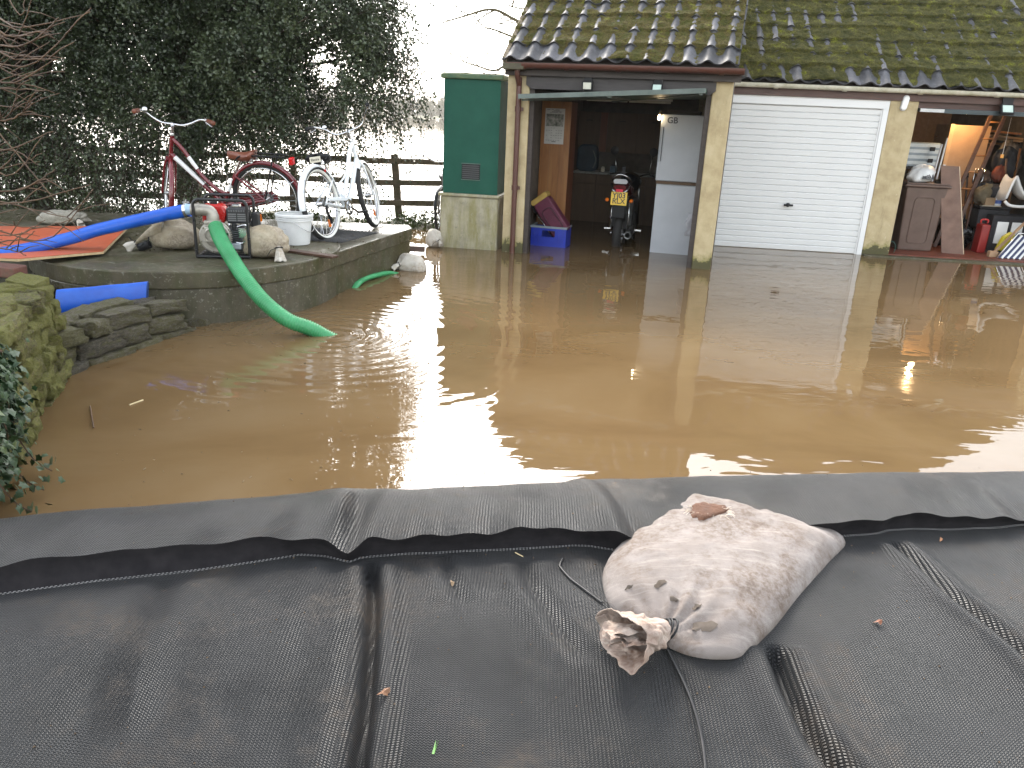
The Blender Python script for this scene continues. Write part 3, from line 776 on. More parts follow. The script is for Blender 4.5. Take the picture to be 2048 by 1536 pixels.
# open bay door edge: white end, dark beyond
od = MB(); od.box(2.88, 5.08, -.06, 2.0, 1.955, 2.0); od.xform(lambda p: Vector((p.x, p.y, p.z + (p.y + .06) * .12))); d3 = od.build('garage_door', M('dark blue grey door', [(.014, .022, .026), (.03, .04, .045)], 5, .45), row, label='dark up-and-over door swung open under the lintel')
b = MB(); b.box(2.882, 3.19, -.075, -.0602, 1.958, 2.0); b.build('white_door_edge', M('scuffed white edge', [(.45, .45, .43), (.72, .72, .70)], 6, .5), d3)
b = MB(); b.box(3.1905, 5.08, -.075, -.0602, 1.95, 2.004); b.build('dark_door_edge', M('dark slate edge', [(.018, .03, .034), (.035, .055, .06)], 6, .4), d3)
floodlight('floodlight', 'larger grey floodlight with pale green face under the cream gutter', A2w(3.95, -.085, 2.07), math.radians(-5.4), m_glass2, -.5, sc=1.35)
# wall-mounted utility house: green pump house
ph = thing('pump_house', 'tall green steel pump housing with mossy cap on a concrete base', 'pump housing', (-.62, 10.4, 0), (0, 0, math.radians(-8.6)), local=True)
b = MB(); b.prism([(-.375, -.30), (.385, -.30), (.385, .34), (-.375, .34)], -.5, .66); b.build('concrete_base', m_concp, ph, bevel=.02)
b = MB(); b.box(-.40, .405, -.325, .36, .661, .70); b.build('base_ledge', m_concp, ph, bevel=.012)
b = MB(); b.box(-.345, .365, -.285, .31, .7005, 2.07); b.build('steel_box', m_green, ph, bevel=.006)
b = MB(); b.box(-.385, .40, -.32, .34, 2.0705, 2.13); b.build('cap', m_greend, ph, bevel=.012)
b = MB(); b.box(-.36, .38, -.295, .32, 2.131, 2.142); b.build('cap_moss', m_moss, ph)
b = MB(); b.box(-.10, .135, -.2905, -.2855, .88, 1.07); vt = b.build('vent', m_black, ph)
for k in range(7):
    b = MB(); b.beam((-.09, -.296, .90 + k * .0245), (.125, -.296, .90 + k * .0245), .012, .012); b.build('vent_slat', flat('vent slat grey', (.06, .06, .06), .5), vt)
b = MB(); b.box(-.105, .14, -.2985, -.2860, .872, .879); b.box(-.105, .14, -.2985, -.2860, 1.071, 1.078); b.build('vent_frame', flat('vent rim', (.11, .16, .13), .5), vt)
b = MB(); b.box(.35, .366, -.2885, -.2852, .72, 2.05); b.build('corner_trim', m_green, ph)
# ---------------------------------------------------------------- flood barrier in the foreground
def curve_of(pts):
    pts = sorted((p[0], p[1]) for p in pts); xs = [p[0] for p in pts]; ys = [p[1] for p in pts]
    def f(x):
        x = np.asarray(x, float)
        y = np.interp(x, xs, ys)
        s0 = (ys[1] - ys[0]) / (xs[1] - xs[0]) * .6; s1 = (ys[-1] - ys[-2]) / (xs[-1] - xs[-2]) * .6
        y = np.where(x < xs[0], ys[0] + (x - xs[0]) * s0, y); return np.where(x > xs[-1], ys[-1] + (x - xs[-1]) * s1, y)
    return f
ZC, ZF, ZS = .400, .425, .352
f_crest = curve_of([(-1.599,2.153,0.400),(-1.405,2.219,0.400),(-1.037,2.318,0.400),(-0.787,2.387,0.400),(-0.578,2.463,0.400),(-0.279,2.493,0.400),(-0.028,2.547,0.400),(0.269,2.607,0.400),(0.347,2.637,0.400),(0.940,2.734,0.400),(1.563,2.818,0.400),(2.097,2.889,0.400)])
f_flap = curve_of([(-1.383,1.817,0.425),(-1.241,1.877,0.425),(-1.082,1.928,0.425),(-0.896,1.972,0.425),(-0.707,2.026,0.425),(-0.618,2.030,0.420),(-0.541,2.022,0.410),(-0.492,2.006,0.395),(-0.465,2.002,0.385),(-0.443,2.024,0.400),(-0.418,2.050,0.410),(-0.380,2.054,0.420),(-0.230,2.074,0.425),(-0.109,2.099,0.425),(0.046,2.144,0.425),(0.141,2.159,0.425),(0.269,2.160,0.420),(0.379,2.133,0.400),(0.627,2.186,0.400),(1.042,2.264,0.400),(1.149,2.296,0.425),(1.224,2.312,0.420),(1.280,2.324,0.420),(1.326,2.354,0.425),(1.403,2.371,0.425),(1.526,2.374,0.420),(1.682,2.397,0.400),(1.816,2.427,0.390)])
f_seam = curve_of([(-1.380,1.792,0.352),(-1.151,1.876,0.352),(-0.895,1.953,0.352),(-0.683,2.034,0.352),(-0.559,2.088,0.352),(-0.472,2.046,0.352),(-0.385,2.073,0.352),(-0.233,2.107,0.352),(-0.014,2.140,0.352),(0.227,2.185,0.352),(0.358,2.190,0.352),(0.647,2.253,0.352),(1.113,2.344,0.352),(1.376,2.391,0.352),(1.672,2.453,0.352),(1.868,2.496,0.352)])
creases = [  # (world path on the sheet, depth, width, shoulder)
    ([(-0.405,2.032,0.350),(-0.361,1.843,0.350),(-0.330,1.636,0.345),(-0.306,1.463,0.340),(-0.293,1.281,0.330),(-0.272,1.105,0.300)], .046, .016, .020),
    ([(0.730,1.733,0.350),(0.732,1.576,0.345),(0.750,1.433,0.340),(0.782,1.336,0.330),(0.818,1.160,0.300)], .050, .022, .018),
    ([(1.297,2.294,0.352),(1.318,2.161,0.350),(1.338,1.985,0.350),(1.422,1.763,0.340),(1.464,1.525,0.340)], .020, .014, .016),
    ([(0.057,2.067,0.352),(0.083,1.926,0.350),(0.159,1.746,0.350),(0.230,1.616,0.345)], .009, .018, .010),
    ([(-0.192,2.084,0.352),(-0.147,1.933,0.350),(-0.117,1.826,0.350)], .007, .016, .008),
    ([(-0.560,2.030,0.352),(-0.531,1.829,0.350),(-0.494,1.567,0.345)], -.010, .035, 0),
    ([(-0.971,1.890,0.352),(-0.898,1.609,0.350),(-0.811,1.305,0.345)], .010, .03, .010),
]
def seg_dist(X, Y, path):
    d = np.full(X.shape, 9.0); side = np.zeros(X.shape); P = [np.array(p[:2]) for p in path]; along = np.zeros(X.shape); acc = 0
    for a, b in zip(P[:-1], P[1:]):
        ab = b - a; L = np.hypot(*ab); t = np.clip(((X - a[0]) * ab[0] + (Y - a[1]) * ab[1]) / L ** 2, 0, 1)
        dx, dy = X - a[0] - t * ab[0], Y - a[1] - t * ab[1]; dd = np.hypot(dx, dy); m = dd < d
        d = np.where(m, dd, d); side = np.where(m, np.sign(ab[0] * dy - ab[1] * dx), side); along = np.where(m, acc + t * L, along); acc += L
    return d, side, along / acc
def body_z(X, Y):
    ys = f_seam(X); s = ys - Y                                     # distance in front of the seam
    z = ZS - .03 * np.exp(-s / .05) * 0 - .02 * s - .055 * np.clip(s - .25, 0, 9) ** 1.5 - .25 * np.clip(s - .9, 0, 9) ** 1.6
    z = z + .018 * np.sin(np.clip(s / .8, 0, 1) * PI)
    fade = np.clip(s / .05, 0, 1)
    z = z + fade * (.013 * (fbm(X * 5.2 + Y * .8, Y * 1.1, 4, 3) - .5) + .003 * (fbm(X * 13 + Y * 2, Y * 3.2, 6, 3) - .5))
    for path, dep, wd, sh in creases:
        d, side, al = seg_dist(X, Y, path)
        end = np.clip(al / .06, 0, 1) * np.clip((1 - al) / .12, 0, 1) if dep < .04 else np.clip(al / .06, .0, 1)
        z = z + end * (-dep * np.exp(-(d / wd) ** 2) + sh * np.exp(-((d - wd * 3.0) / (wd * 1.8)) ** 2))
    return z
xs = np.concatenate([np.linspace(-7.5, -2.2, 40)[:-1], np.arange(-2.2, 2.9, .0105), np.linspace(2.9, 7.5, 36)])
nx = len(xs)
bar = thing('flood_barrier', 'long black woven rubber flood barrier sheet lying across the foreground', 'flood barrier', (0, 1.9, -.4))
yc, yf, ys = f_crest(xs), f_flap(xs), f_seam(xs)
zf = np.interp(xs, [p[0] for p in FLZ], [p[1] for p in FLZ]) if 'FLZ' in globals() else np.full(nx, ZF)
dip = np.exp(-((xs - (-.47)) / .045) ** 2)
zf = ZF - .040 * dip - .012 * np.exp(-((xs - .45) / .12) ** 2) - .03 * np.clip((xs - 1.45) / .35, 0, 1) * (1 - .0 * xs) + .004 * np.sin(xs * 23)
rowsV = []
nb = 12
for k in range(nb):                                                   # wet side, from under water up to the crest
    t = k / nb; rowsV.append(np.stack([xs, yc + .50 * (1 - t) ** 1.4, -.5 + .87 * t ** .8 * np.ones(nx)], -1))
nfl = 30
for k in range(nfl + 1):                                              # flap
    t = k / nfl; y = yc + (yf - yc) * t
    z = ZC - .028 * (1 - t) ** 6 + (zf - ZC) * t + .022 * np.sin(PI * t) + .010 * (fbm(xs * 7 + y * 1.0, y * 1.3, 21, 3) - .5)
    z = z - .016 * np.exp(-((xs - (-.52 + .05 * t)) / .030) ** 2) * np.sin(PI * min(1, t * 1.1)) + .022 * np.exp(-((xs - (-.605 + .12 * t)) / .05) ** 2) * t * (1 - .5 * t)
    z = z - .016 * np.exp(-((xs - (.33 + .10 * t)) / .030) ** 2) * np.clip(t * 3, 0, 1) + .012 * np.exp(-((xs - (.26 + .10 * t)) / .04) ** 2)
    z = z + .005 * np.sin(xs * 38 + 2 * np.sin(xs * 3)) * t * (.3 + vn(xs * 3, xs * 0, 8))
    rowsV.append(np.stack([xs, y, z], -1))
zedge = rowsV[-1][:, 2]
def grid_obj(name, rows, m, parent, smooth=True, kind=None, solid=0):
    V = np.concatenate(rows); h = len(rows); w_ = len(rows[0])
    i = np.arange(h * w_).reshape(h, w_); F = np.stack([i[:-1, :-1], i[1:, :-1], i[1:, 1:], i[:-1, 1:]], -1).reshape(-1, 4)
    V = V - np.array(OFF.get(parent.name, Vector((0, 0, 0))))
    o = link(name, fast_mesh(name, V, F, m, smooth), parent, kind)
    if solid: s_ = o.modifiers.new('thick', 'SOLIDIFY'); s_.thickness = solid; s_.offset = -1
    return o
# hem under the flap edge
hem = [rowsV[-1]]
for k in range(1, 9):
    t = k / 8
    y = yf + (.030 * math.sin(PI * t * .5)) * (1 - dip * .7) * (1 - t) + (np.minimum(ys, yf + .028) - yf) * t
    z = zedge + (ZS - zedge) * t - .006 * math.sin(PI * t)
    hem.append(np.stack([xs, y, z], -1))
flap = grid_obj('top_flap', rowsV, m_sheet, bar)
m_hem = M('soft black hem cloth', [(.010, .009, .010), (.019, .017, .018)], 20, .9, .5, 120, dist=.001, spec=.2)
hemo = grid_obj('hem_band', hem, m_hem, bar)
body = []
ybase = np.minimum(ys, yf + .028)
for s in np.concatenate([[-.0], np.linspace(.006, 1.25, 112), np.linspace(1.3, 2.4, 14)]):
    Y = ybase - s; z = body_z(xs, Y)
    z = np.maximum(z, -.44)
    z = z + (ZS - z) * math.exp(-s / .02)
    body.append(np.stack([xs, Y, z], -1))
grid_obj('lower_sheet', body, m_sheet, bar)
# twin rows of stitching along the hem
m_thread = flat('grey thread', (.30, .29, .28), .7)
b = MB(); xx = -2.0
while xx < 2.6:
    for dy in (0, .0075):
        Y = float(min(f_seam(xx), f_flap(xx) + .028)) - .006 - dy; Y2 = float(min(f_seam(xx + .007), f_flap(xx + .007) + .028)) - .006 - dy
        z = float(body_z(np.array([xx]), np.array([Y]))[0]) + .0032
        b.beam((xx, Y, z), (xx + .0055, Y2, z), .0013, .0013)
    xx += .0105
b.build('stitching', m_thread, bar, kind='stuff')

def sheet_point(x, y, lift=0):
    ysm = float(f_seam(x))
    if y < ysm: return Vector((x, y, float(body_z(np.array([x]), np.array([y]))[0]) + lift))
    return Vector((x, y, .43 + lift))

# ---------------------------------------------------------------- sandbags
m_sackfg = mat_sack('dirty woven sandbag', [(.18, .148, .128), (.245, .215, .197), (.30, .272, .253)], (.085, .050, .028), streak=(.34, .305, .27))
m_sackneck = mat_sack('mud stained sack neck', [(.27, .185, .135), (.38, .31, .265), (.45, .40, .365)], (.14, .062, .028))
m_sack = mat_sack('cream canvas sandbag', [(.30, .245, .155), (.42, .365, .27), (.52, .47, .385)], (.13, .09, .055), streak=(.34, .285, .21))
m_sackw = mat_sack('pale cotton sandbag', [(.46, .42, .35), (.57, .54, .48), (.65, .63, .585)], (.26, .19, .115))
big = thing('sandbag', 'large muddy white woven sandbag lying on the black barrier', 'sandbag', (0.650,2.003,0.380), group='sandbags holding down the flood kit')
ol = [(0.427,1.708,0.380),(0.353,1.776,0.370),(0.297,1.852,0.370),(0.293,1.990,0.370),(0.336,2.120,0.370),(0.442,2.286,0.370),(0.552,2.436,0.370),(0.658,2.550,0.370),(0.759,2.530,0.375),(0.844,2.504,0.375),(0.975,2.458,0.370),(1.087,2.368,0.360),(1.143,2.283,0.360),(1.048,2.152,0.360),(0.870,1.935,0.360),(0.744,1.785,0.360),(0.638,1.674,0.360),(0.568,1.651,0.360),(0.498,1.658,0.360),(0.450,1.684,0.365)]
ol = [Vector((p[0], p[1], 0)) for p in ol]
cen = sum(ol, Vector()) / len(ol)
tip = ol[12].copy(); neckp = ol[0].copy()
dense = []
for i in range(len(ol)):
    p0, p1, p2, p3 = ol[i - 1], ol[i], ol[(i + 1) % len(ol)], ol[(i + 2) % len(ol)]
    for k in range(8):
        t = k / 8; dense.append(.5 * ((2 * p1) + (p2 - p0) * t + (2 * p0 - 5 * p1 + 4 * p2 - p3) * t * t + (3 * p1 - p0 - 3 * p2 + p3) * t ** 3))
nd = len(dense); rings = 34
b = MB(); P = []
for s_ in range(rings + 1):
    s = (s_ / rings) ** .8; rw = []
    for i, q in enumerate(dense):
        p = cen + (q - cen) * s
        prof = max(0.0, 1 - s ** 3.0) ** .55
        zb = sheet_point(p.x, p.y).z if s_ % 3 == 0 or True else 0
        dn = (Vector((p.x, p.y, 0)) - neckp).length; dt = (Vector((p.x, p.y, 0)) - tip).length
        hh = .100 * (1 - .32 * math.exp(-(dn / .15) ** 2) - .22 * math.exp(-(dt / .16) ** 2))
        an = math.atan2(p.y - neckp.y, p.x - neckp.x)
        fold = .009 * math.sin(an * 15 + 1.5 * math.sin(dn * 20)) * math.exp(-(dn / .17) ** 2)
        lump = .030 * (float(fbm(p.x * 5, p.y * 5, 31)) - .5) + .012 * (float(fbm(p.x * 16, p.y * 16, 33)) - .5)
        ax = (p - tip).dot((neckp - tip).normalized())
        z = .352 + hh * prof + (fold + lump) * min(1, prof * 1.3)
        P.append(Vector((p.x, p.y, z)))
b.v = [Vector(v) for v in P]
for i in range(rings):
    for j in range(nd):
        j2 = (j + 1) % nd; a = i * nd
        b.f.append((a + j, a + j2, a + nd + j2, a + nd + j)[::-1])
bot = []
for i, q in enumerate(dense):
    p = cen + (q - cen) * .93; b.v.append(Vector((p.x, p.y, .335)))
n0 = rings * nd; n1 = (rings + 1) * nd
for j in range(nd): j2 = (j + 1) % nd; b.f.append((n0 + j, n0 + j2, n1 + j2, n1 + j)[::-1])
b.f.append(tuple(n1 + j for j in range(nd)))
b.build('sack_body', m_sackfg, big, True)
def ruffle(parent, name, m, base, d, r0, r1, ln, folds, seed, droop=0, flat=1, crumple=.25, n=48, rows=14, jit=0):
    """gathered open end of a tied bag: a crumpled flaring tube"""
    base = Vector(base); d = Vector(d).normalized(); x, y = frame_of(d); r = random.Random(seed)
    ph = [r.uniform(0, 6.28) for _ in range(4)]; b = MB(); G = []
    for i in range(rows + 1):
        t = i / rows; rad = r0 + (r1 - r0) * (t ** .8); row_ = []
        for j in range(n + 1):
            a = 2 * PI * (j % n) / n
            k = 1 + crumple * t ** .5 * (math.sin(folds * a + ph[0]) * .55 + .6 * (float(fbm(math.cos(a) * 2.2 + seed, math.sin(a) * 2.2 + t * 2.4, seed)) - .5) * 2)
            e = ln * t * (1 + .35 * t * (float(vn(math.cos(a) * 1.7 + 3, math.sin(a) * 1.7 + seed, seed + 3)) - .5))
            p = base + d * e + (x * math.cos(a) + y * math.sin(a) * flat) * (rad * k) + Vector((0, 0, -droop * t * t))
            if jit:
                w_ = min(1, t * 3) * jit
                p = p + Vector([(float(fbm(p.x * 26 + q * 7.7 + seed, p.y * 26 + p.z * 21, 40 + q, 3)) - .5) * 2.6 * w_ for q in range(3)])
                p.z = max(p.z, .362)
            row_.append(p)
        G.append(row_)
    b.grid(G)
    o = b.build(name, m, parent, True); s = o.modifiers.new('thick', 'SOLIDIFY'); s.thickness = .002
    return o
nk = sheet_point(neckp.x, neckp.y); nk.z = .395
mouth = Vector((0.258,1.622,0.400)); mouth.z = .40
dn = (mouth - nk); ruffle(big, 'tied_neck', m_sackneck, nk + Vector((.012, .005, .0)), dn + Vector((-.01, -.02, .045)), .026, .092, .150, 3, 3, droop=.020, flat=.66, crumple=.20, n=90, rows=30, jit=.016)
b = MB()
m0 = nk + dn * .62 + Vector((.0, .0, .012)); rr = random.Random(4)
for k in range(3):
    G = []
    for i in range(7):
        G.append([m0 + Vector(((j - 5) * .011 + .01 * math.sin(i + k), (i - 3) * .010 - .01 * k + .02 * (k - 1), .006 * k + .022 * float(vn(i * .7 + k * 5, j * .7, 5)))) for j in range(11)])
    b.grid(G)
b.build('crumpled_lining', m_sackneck, big, True)
b = MB(); b.tube([nk + Vector((.026 * math.cos(a) * .6, .028 * math.sin(a), .024 * math.cos(a))) for a in np.linspace(0, 2 * PI, 20)[:-1]], .004, 6, closed=True)
for off in (.006, -.006): b.tube([nk + Vector((.012 + off, 0, 0)) + Vector((.028 * math.cos(a) * .6, .03 * math.sin(a), .026 * math.cos(a))) for a in np.linspace(0, 2 * PI, 20)[:-1]], .003, 6, closed=True)
def lie(pts, lift=.004): return [sheet_point(p[0], p[1], lift) for p in smooth_path(pts, 8)]
b.tube(lie([(0.425,1.733,0.350),(0.445,1.647,0.350),(0.467,1.541,0.345),(0.475,1.442,0.345),(0.469,1.357,0.340),(0.454,1.274,0.340),(0.437,1.184,0.330)]), .0045, 6, flat=.5)
b.tube(lie([(0.283,1.854,0.350),(0.242,1.908,0.350),(0.202,1.966,0.350),(0.178,2.017,0.350),(0.171,2.044,0.350),(0.183,2.090,0.350)]), .004, 6, flat=.5)
b.build('tie_cord', m_black, big, True)
tear = MB(); tc = Vector((0.673,2.288,0.450)); G = []
for i in range(13):
    G.append([])
    for j in range(13):
        u, v = (i - 6) / 6, (j - 6) / 6; rad = .5 + .5 * math.hypot(u, v)
        p = Vector((tc.x + u * .075 + v * .02, tc.y + v * .045 + u * .02, 0)); e = min(1, math.hypot(u, v))
        G[-1].append((p.x, p.y, .352 + .118 * (max(0, 1 - min(1, (Vector((p.x, p.y, 0)) - cen).length / .30) ** 3)) ** .55 * 1.0))
# torn mouth of the sack: a patch of exposed clay sitting in the fabric
ob = bpy.data.objects['sack_body']
def sack_top(x, y):
    best, bd = .4, 9
    for v in P[::3]:
        d_ = (v.x - x) ** 2 + (v.y - y) ** 2
        if d_ < bd: bd, best = d_, v.z
    return best
G = []
for i in range(15):
    rw = []
    for j in range(15):
        u, v = (i - 7) / 7, (j - 7) / 7
        px = tc.x + .074 * u * (1 + .25 * v) + .018 * v; py = tc.y + .062 * v * (1 - .3 * u) + .020 * u - .005
        rim = min(1.0, math.hypot(u, v)) if abs(u) < 1 and abs(v) < 1 else 1.1
        rw.append((px, py, sack_top(px, py) + .004 + .006 * (1 - rim ** 2) + .006 * (float(fbm(px * 60, py * 60, 4)) - .5) - (.012 if rim >= .92 + .16 * (float(vn(i * .9, j * .9, 3)) - .5) else 0)))
    G.append(rw)
tb = MB(); tb.grid(G); tb.build('exposed_clay', M('damp red clay', [(.065, .026, .012), (.13, .058, .030)], 22, .9, 1, 60, dist=.008), big, True)
b = MB(); rr = random.Random(2)
for k in range(60):
    a = rr.uniform(0, 6.28); x0, y0 = tc.x + .06 * math.cos(a), tc.y - .008 + .034 * math.sin(a)
    l = rr.uniform(.01, .035); x1, y1 = x0 + l * math.cos(a + rr.uniform(-.9, .9)), y0 + l * math.sin(a + rr.uniform(-.9, .9))
    b.tube([(x0, y0, sack_top(x0, y0) + .002), ((x0 + x1) / 2, (y0 + y1) / 2, sack_top(x1, y1) + .008), (x1, y1, sack_top(x1, y1) + .004)], .0005, 3)
b.build('frayed_threads', flat('frayed thread', (.70, .60, .48), .8), big, kind='stuff')
b = MB()
for (px_, py_, sx, sy) in ((1390,1192,.034,.016),(1368,1215,.018,.010),(1405,1210,.02,.012),(1352,1188,.012,.008),(1330,1228,.012,.007)):
    pass
for k, (c, sx, sy) in enumerate((((0.531,1.719,0.440), .034, .018), ((0.471,1.808,0.450), .013, .008), ((0.526,1.778,0.450), .014, .008), ((0.425,1.732,0.430), .014, .007), ((0.354,1.869,0.460), .012, .005), ((0.440,1.864,0.460), .016, .012))):
    rad = []
    G = [[], []]
    ctr = Vector((c[0], c[1], 0)); n0 = len(b.v); nn = 14
    b.v.append(Vector((c[0], c[1], sack_top(c[0], c[1]) + .005)))
    for j in range(nn):
        a = 2 * PI * j / nn; kx = .7 + .6 * float(vn(j * .8, k * 3.0, 7)); x, y = c[0] + sx * kx * math.cos(a) + .3 * sy * math.sin(a), c[1] + sy * kx * math.sin(a)
        b.v.append(Vector((x, y, sack_top(x, y) + .0030)))
    for j in range(nn): b.f.append((n0, n0 + 1 + j, n0 + 1 + (j + 1) % nn))
b.build('mud_splash', M('grey mud', [(.085, .068, .054), (.13, .108, .090)], 30, .95, .2, 80, spec=.05), big, True, kind='stuff')

def sack(label, c, size, yaw, m, neck, neck_dir, nlen, nr, seed, squash=1.0, group='sandbags holding down the flood kit', slump=0.0, tie=True, m2=None):
    c = Vector(c); t = thing('sandbag', label, 'sandbag', c, group=group)
    lx, ly, h = size; nu, nv_ = 44, 22; Pn = []
    ca, sa = math.cos(yaw), math.sin(yaw); neck = Vector(neck)
    b = MB()
    for i in range(nv_ + 1):
        ph_ = -PI / 2 + PI * i / nv_; rw = []
        for j in range(nu):
            a = 2 * PI * j / nu
            cx, cy, cz = math.cos(ph_) * math.cos(a), math.cos(ph_) * math.sin(a), math.sin(ph_)
            sg = lambda q, e: math.copysign(abs(q) ** e, q)
            x, y, z = sg(cx, .75) * lx / 2, sg(cy, .75) * ly / 2, sg(cz, .85) * h / 2 + h / 2
            x *= 1.24 - .42 * z / h; y *= 1.22 - .36 * z / h; x += slump * z
            wx, wy = x * ca - y * sa, x * sa + y * ca
            f1 = float(fbm(wx * 7 + seed, wy * 7 + z * 6, seed)) - .5; f2 = float(fbm(wx * 22 + seed, wy * 22 + z * 17, seed + 3)) - .5
            p = c + Vector((wx, wy, z))
            dd = (p - neck).length; v = (p - neck)
            an = math.atan2(v.z, v.x * .7 + v.y * .7 + 1e-6)
            fold = .26 * math.sin(an * 10 + seed + 3 * f1) * math.exp(-(dd / (.55 * max(lx, ly))) ** 2)
            pull = math.exp(-(dd / (.30 * lx)) ** 2) * .6
            k = 1 + .30 * f1 + .13 * f2 + fold * .45
            q = c + Vector((wx * k, wy * k, z * (1 + .20 * f1 + fold * .35)))
            q = q.lerp(neck, pull); q.z = max(q.z, c.z + .001 + .004 * (j % 2) * 0)
            rw.append(q)
        rw.append(rw[0]); Pn.append(rw)
    b.grid(Pn); b.build('sack_body', m, t, True)
    nd_ = Vector(neck_dir).normalized()
    ruffle(t, 'tied_neck', m2 or m_sackw, neck - nd_ * .012, nd_, nr * .3, nr, nlen, 5, seed, droop=.02, flat=.75, crumple=.22, n=36, rows=10)
    if tie:
        b = MB(); x, y = frame_of(nd_); b.tube([neck + (x * math.cos(a) + y * math.sin(a)) * nr * .48 for a in np.linspace(0, 2 * PI, 16)[:-1]], .005, 6, closed=True)
        b.tube([neck + x * nr * .4, neck + x * nr * .4 + Vector((-.05, -.03, -.02)), neck + Vector((-.09, -.05, -.07))], .003, 5)
        b.build('tie_cord', m_black, t, True)
    return t
sack('cream canvas sandbag left of the pump with a long twisted neck', (-3.03, 6.79, .425), (.40, .27, .255), .12, m_sack, (-3.085, 6.70, .655), (-.80, -.28, -.42), .02, .02, 12, tie=False)
lb_ = bpy.data.objects[[o.name for o in bpy.data.objects if o.name.startswith('sandbag')][-1]]
a_, z_ = Vector((-3.075, 6.70, .645)), Vector((-3.305, 6.62, .488)); b = MB(); G = []
for i in range(15):
    t_ = i / 14; rad = .060 * (1 - t_) ** .8 + .017; c_ = a_.lerp(z_, t_) + Vector((0, 0, .012 * math.sin(PI * t_)))
    G.append([c_ + Vector((.30, .10, .85)).normalized() * (rad * math.cos(q) * (1 + .16 * math.sin(5 * q + 4 * t_))) + Vector((.1, -1, .1)).normalized() * (rad * .55 * math.sin(q)) for q in np.linspace(0, 2 * PI, 31)])
b.grid(G); b.build('twisted_neck', m_sack, lb_, True)
ruffle(lb_, 'tied_neck', m_sackw, z_ + Vector((.01, 0, 0)), Vector((-.75, -.25, -.35)), .018, .058, .085, 4, 6, droop=.01, flat=.8, crumple=.25, n=40, rows=12)
b = MB(); b.tube([z_ + Vector((.01 * math.cos(q), .022 * math.sin(q), .022 * math.cos(q))) for q in np.linspace(0, 2 * PI, 16)[:-1]], .005, 6, closed=True); b.tube(smooth_path([z_ + Vector((0, -.02, 0)), z_ + Vector((.06, -.03, -.02)), z_ + Vector((.10, -.02, .03)), z_ + Vector((.13, -.02, -.04))], 5), .003, 5); b.build('tie_cord', m_black, lb_, True)
sack('cream canvas sandbag slumped between the pump and the white bucket', (-2.17, 6.585, .425), (.36, .28, .27), -.1, m_sack, (-2.005, 6.44, .535), (.16, -.25, -.95), .125, .062, 17)
sack('dull grey sandbag far left behind the blue hose, under the tree', (-4.72, 8.02, .40), (.48, .30, .15), .1, mat_sack('grey weathered sandbag', [(.22, .21, .17), (.31, .29, .24), (.38, .36, .31)], (.13, .11, .07)), (-4.50, 7.9, .47), (.6, -.5, -.3), .08, .04, 23)
sack('pale cotton sandbag half sunk in the water beside the straight plinth', (-1.155, 8.50, -.045), (.30, .22, .235), -.2, m_sackw, (-1.30, 8.41, .07), (-.8, -.3, -.35), .10, .05, 31, slump=-.2)
sack('pale cotton sandbag wedged against the foot of the green pump house', (-1.11, 10.15, -.01), (.20, .22, .24), .3, m_sackw, (-1.03, 10.03, .10), (.5, -.5, -.6), .07, .035, 37)

# ---------------------------------------------------------------- hoses
def ribbed(name, label, cat, pts, r, m, rib=.0185, amp=.0052, flat=1.0, n=18):
    path = smooth_path(pts, 24); L = [0]
    for a, b_ in zip(path[:-1], path[1:]): L.append(L[-1] + (b_ - a).length)
    k = int(L[-1] / (rib / 3)); res = []; rad = []
    for i in range(k + 1):
        s = L[-1] * i / k; j = min(max(int(np.searchsorted(L, s)) - 1, 0), len(path) - 2); t = (s - L[j]) / max(1e-9, L[j + 1] - L[j])
        res.append(path[j].lerp(path[j + 1], t)); rad.append(r + amp * math.sin(2 * PI * s / rib))
    b = MB(); b.tube(res, rad, n, flat=flat); o = b.build(name, m, None, True); return tag(o, label, cat)
m_hose = M('green suction hose', [(.035, .24, .085), (.06, .34, .135)], 5, .42, .15, 40, dirt=None)
ribbed('suction_hose', 'ribbed green suction hose arching from the pump down into the flood', 'hose',
       [(-2.509,6.400,0.697),(-2.437,6.290,0.618),(-2.280,6.080,0.502),(-2.094,5.860,0.373),(-1.911,5.720,0.236),(-1.728,5.660,0.123),(-1.570,5.700,0.053),(-1.46,5.74,-.02),(-1.30,5.77,-.10)], .056, m_hose)
ribbed('suction_hose', 'bright green hose end curling out of the water beside the straight plinth', 'hose',
       [(-1.68, 7.40, -.10), (-1.590,7.505,0.015), (-1.556,7.738,0.030), (-1.476,7.967,0.025), (-1.394,8.200,0.005), (-1.30, 8.33, -.035), (-1.22, 8.5, -.10)], .050, m_hose, amp=.0015, flat=.55)
m_blue = M('blue layflat hose', [(.006, .070, .42), (.012, .115, .56)], 4, .42, .2, 30)
def layflat(name, label, pts, w, h, m):
    path = smooth_path(pts, 10); b = MB(); G = []; n = len(path)
    for i, p in enumerate(path):
        d = (path[min(i + 1, n - 1)] - path[max(i - 1, 0)]).normalized(); sx = d.cross(Vector((0, 0, 1))).normalized(); up = sx.cross(d)
        ww = w[0] + (w[1] - w[0]) * i / (n - 1); hh = h[0] + (h[1] - h[0]) * i / (n - 1); rw = []
        for j in range(21):
            a = 2 * PI * j / 20; cx, cz = math.cos(a), math.sin(a)
            rw.append(p + sx * (math.copysign(abs(cx) ** .8, cx) * ww / 2) + up * (cz * hh / 2 * (1 + .12 * math.sin(i * .5) * cx)))
        G.append(rw)
    b.grid(G); b.f.append(tuple(range(20))); b.f.append(tuple(len(b.v) - 21 + j for j in range(20)))
    return b, path
t = thing('layflat_hose', 'long blue layflat hose running from the pump across the orange board', 'hose', (-2.772,6.550,0.799))
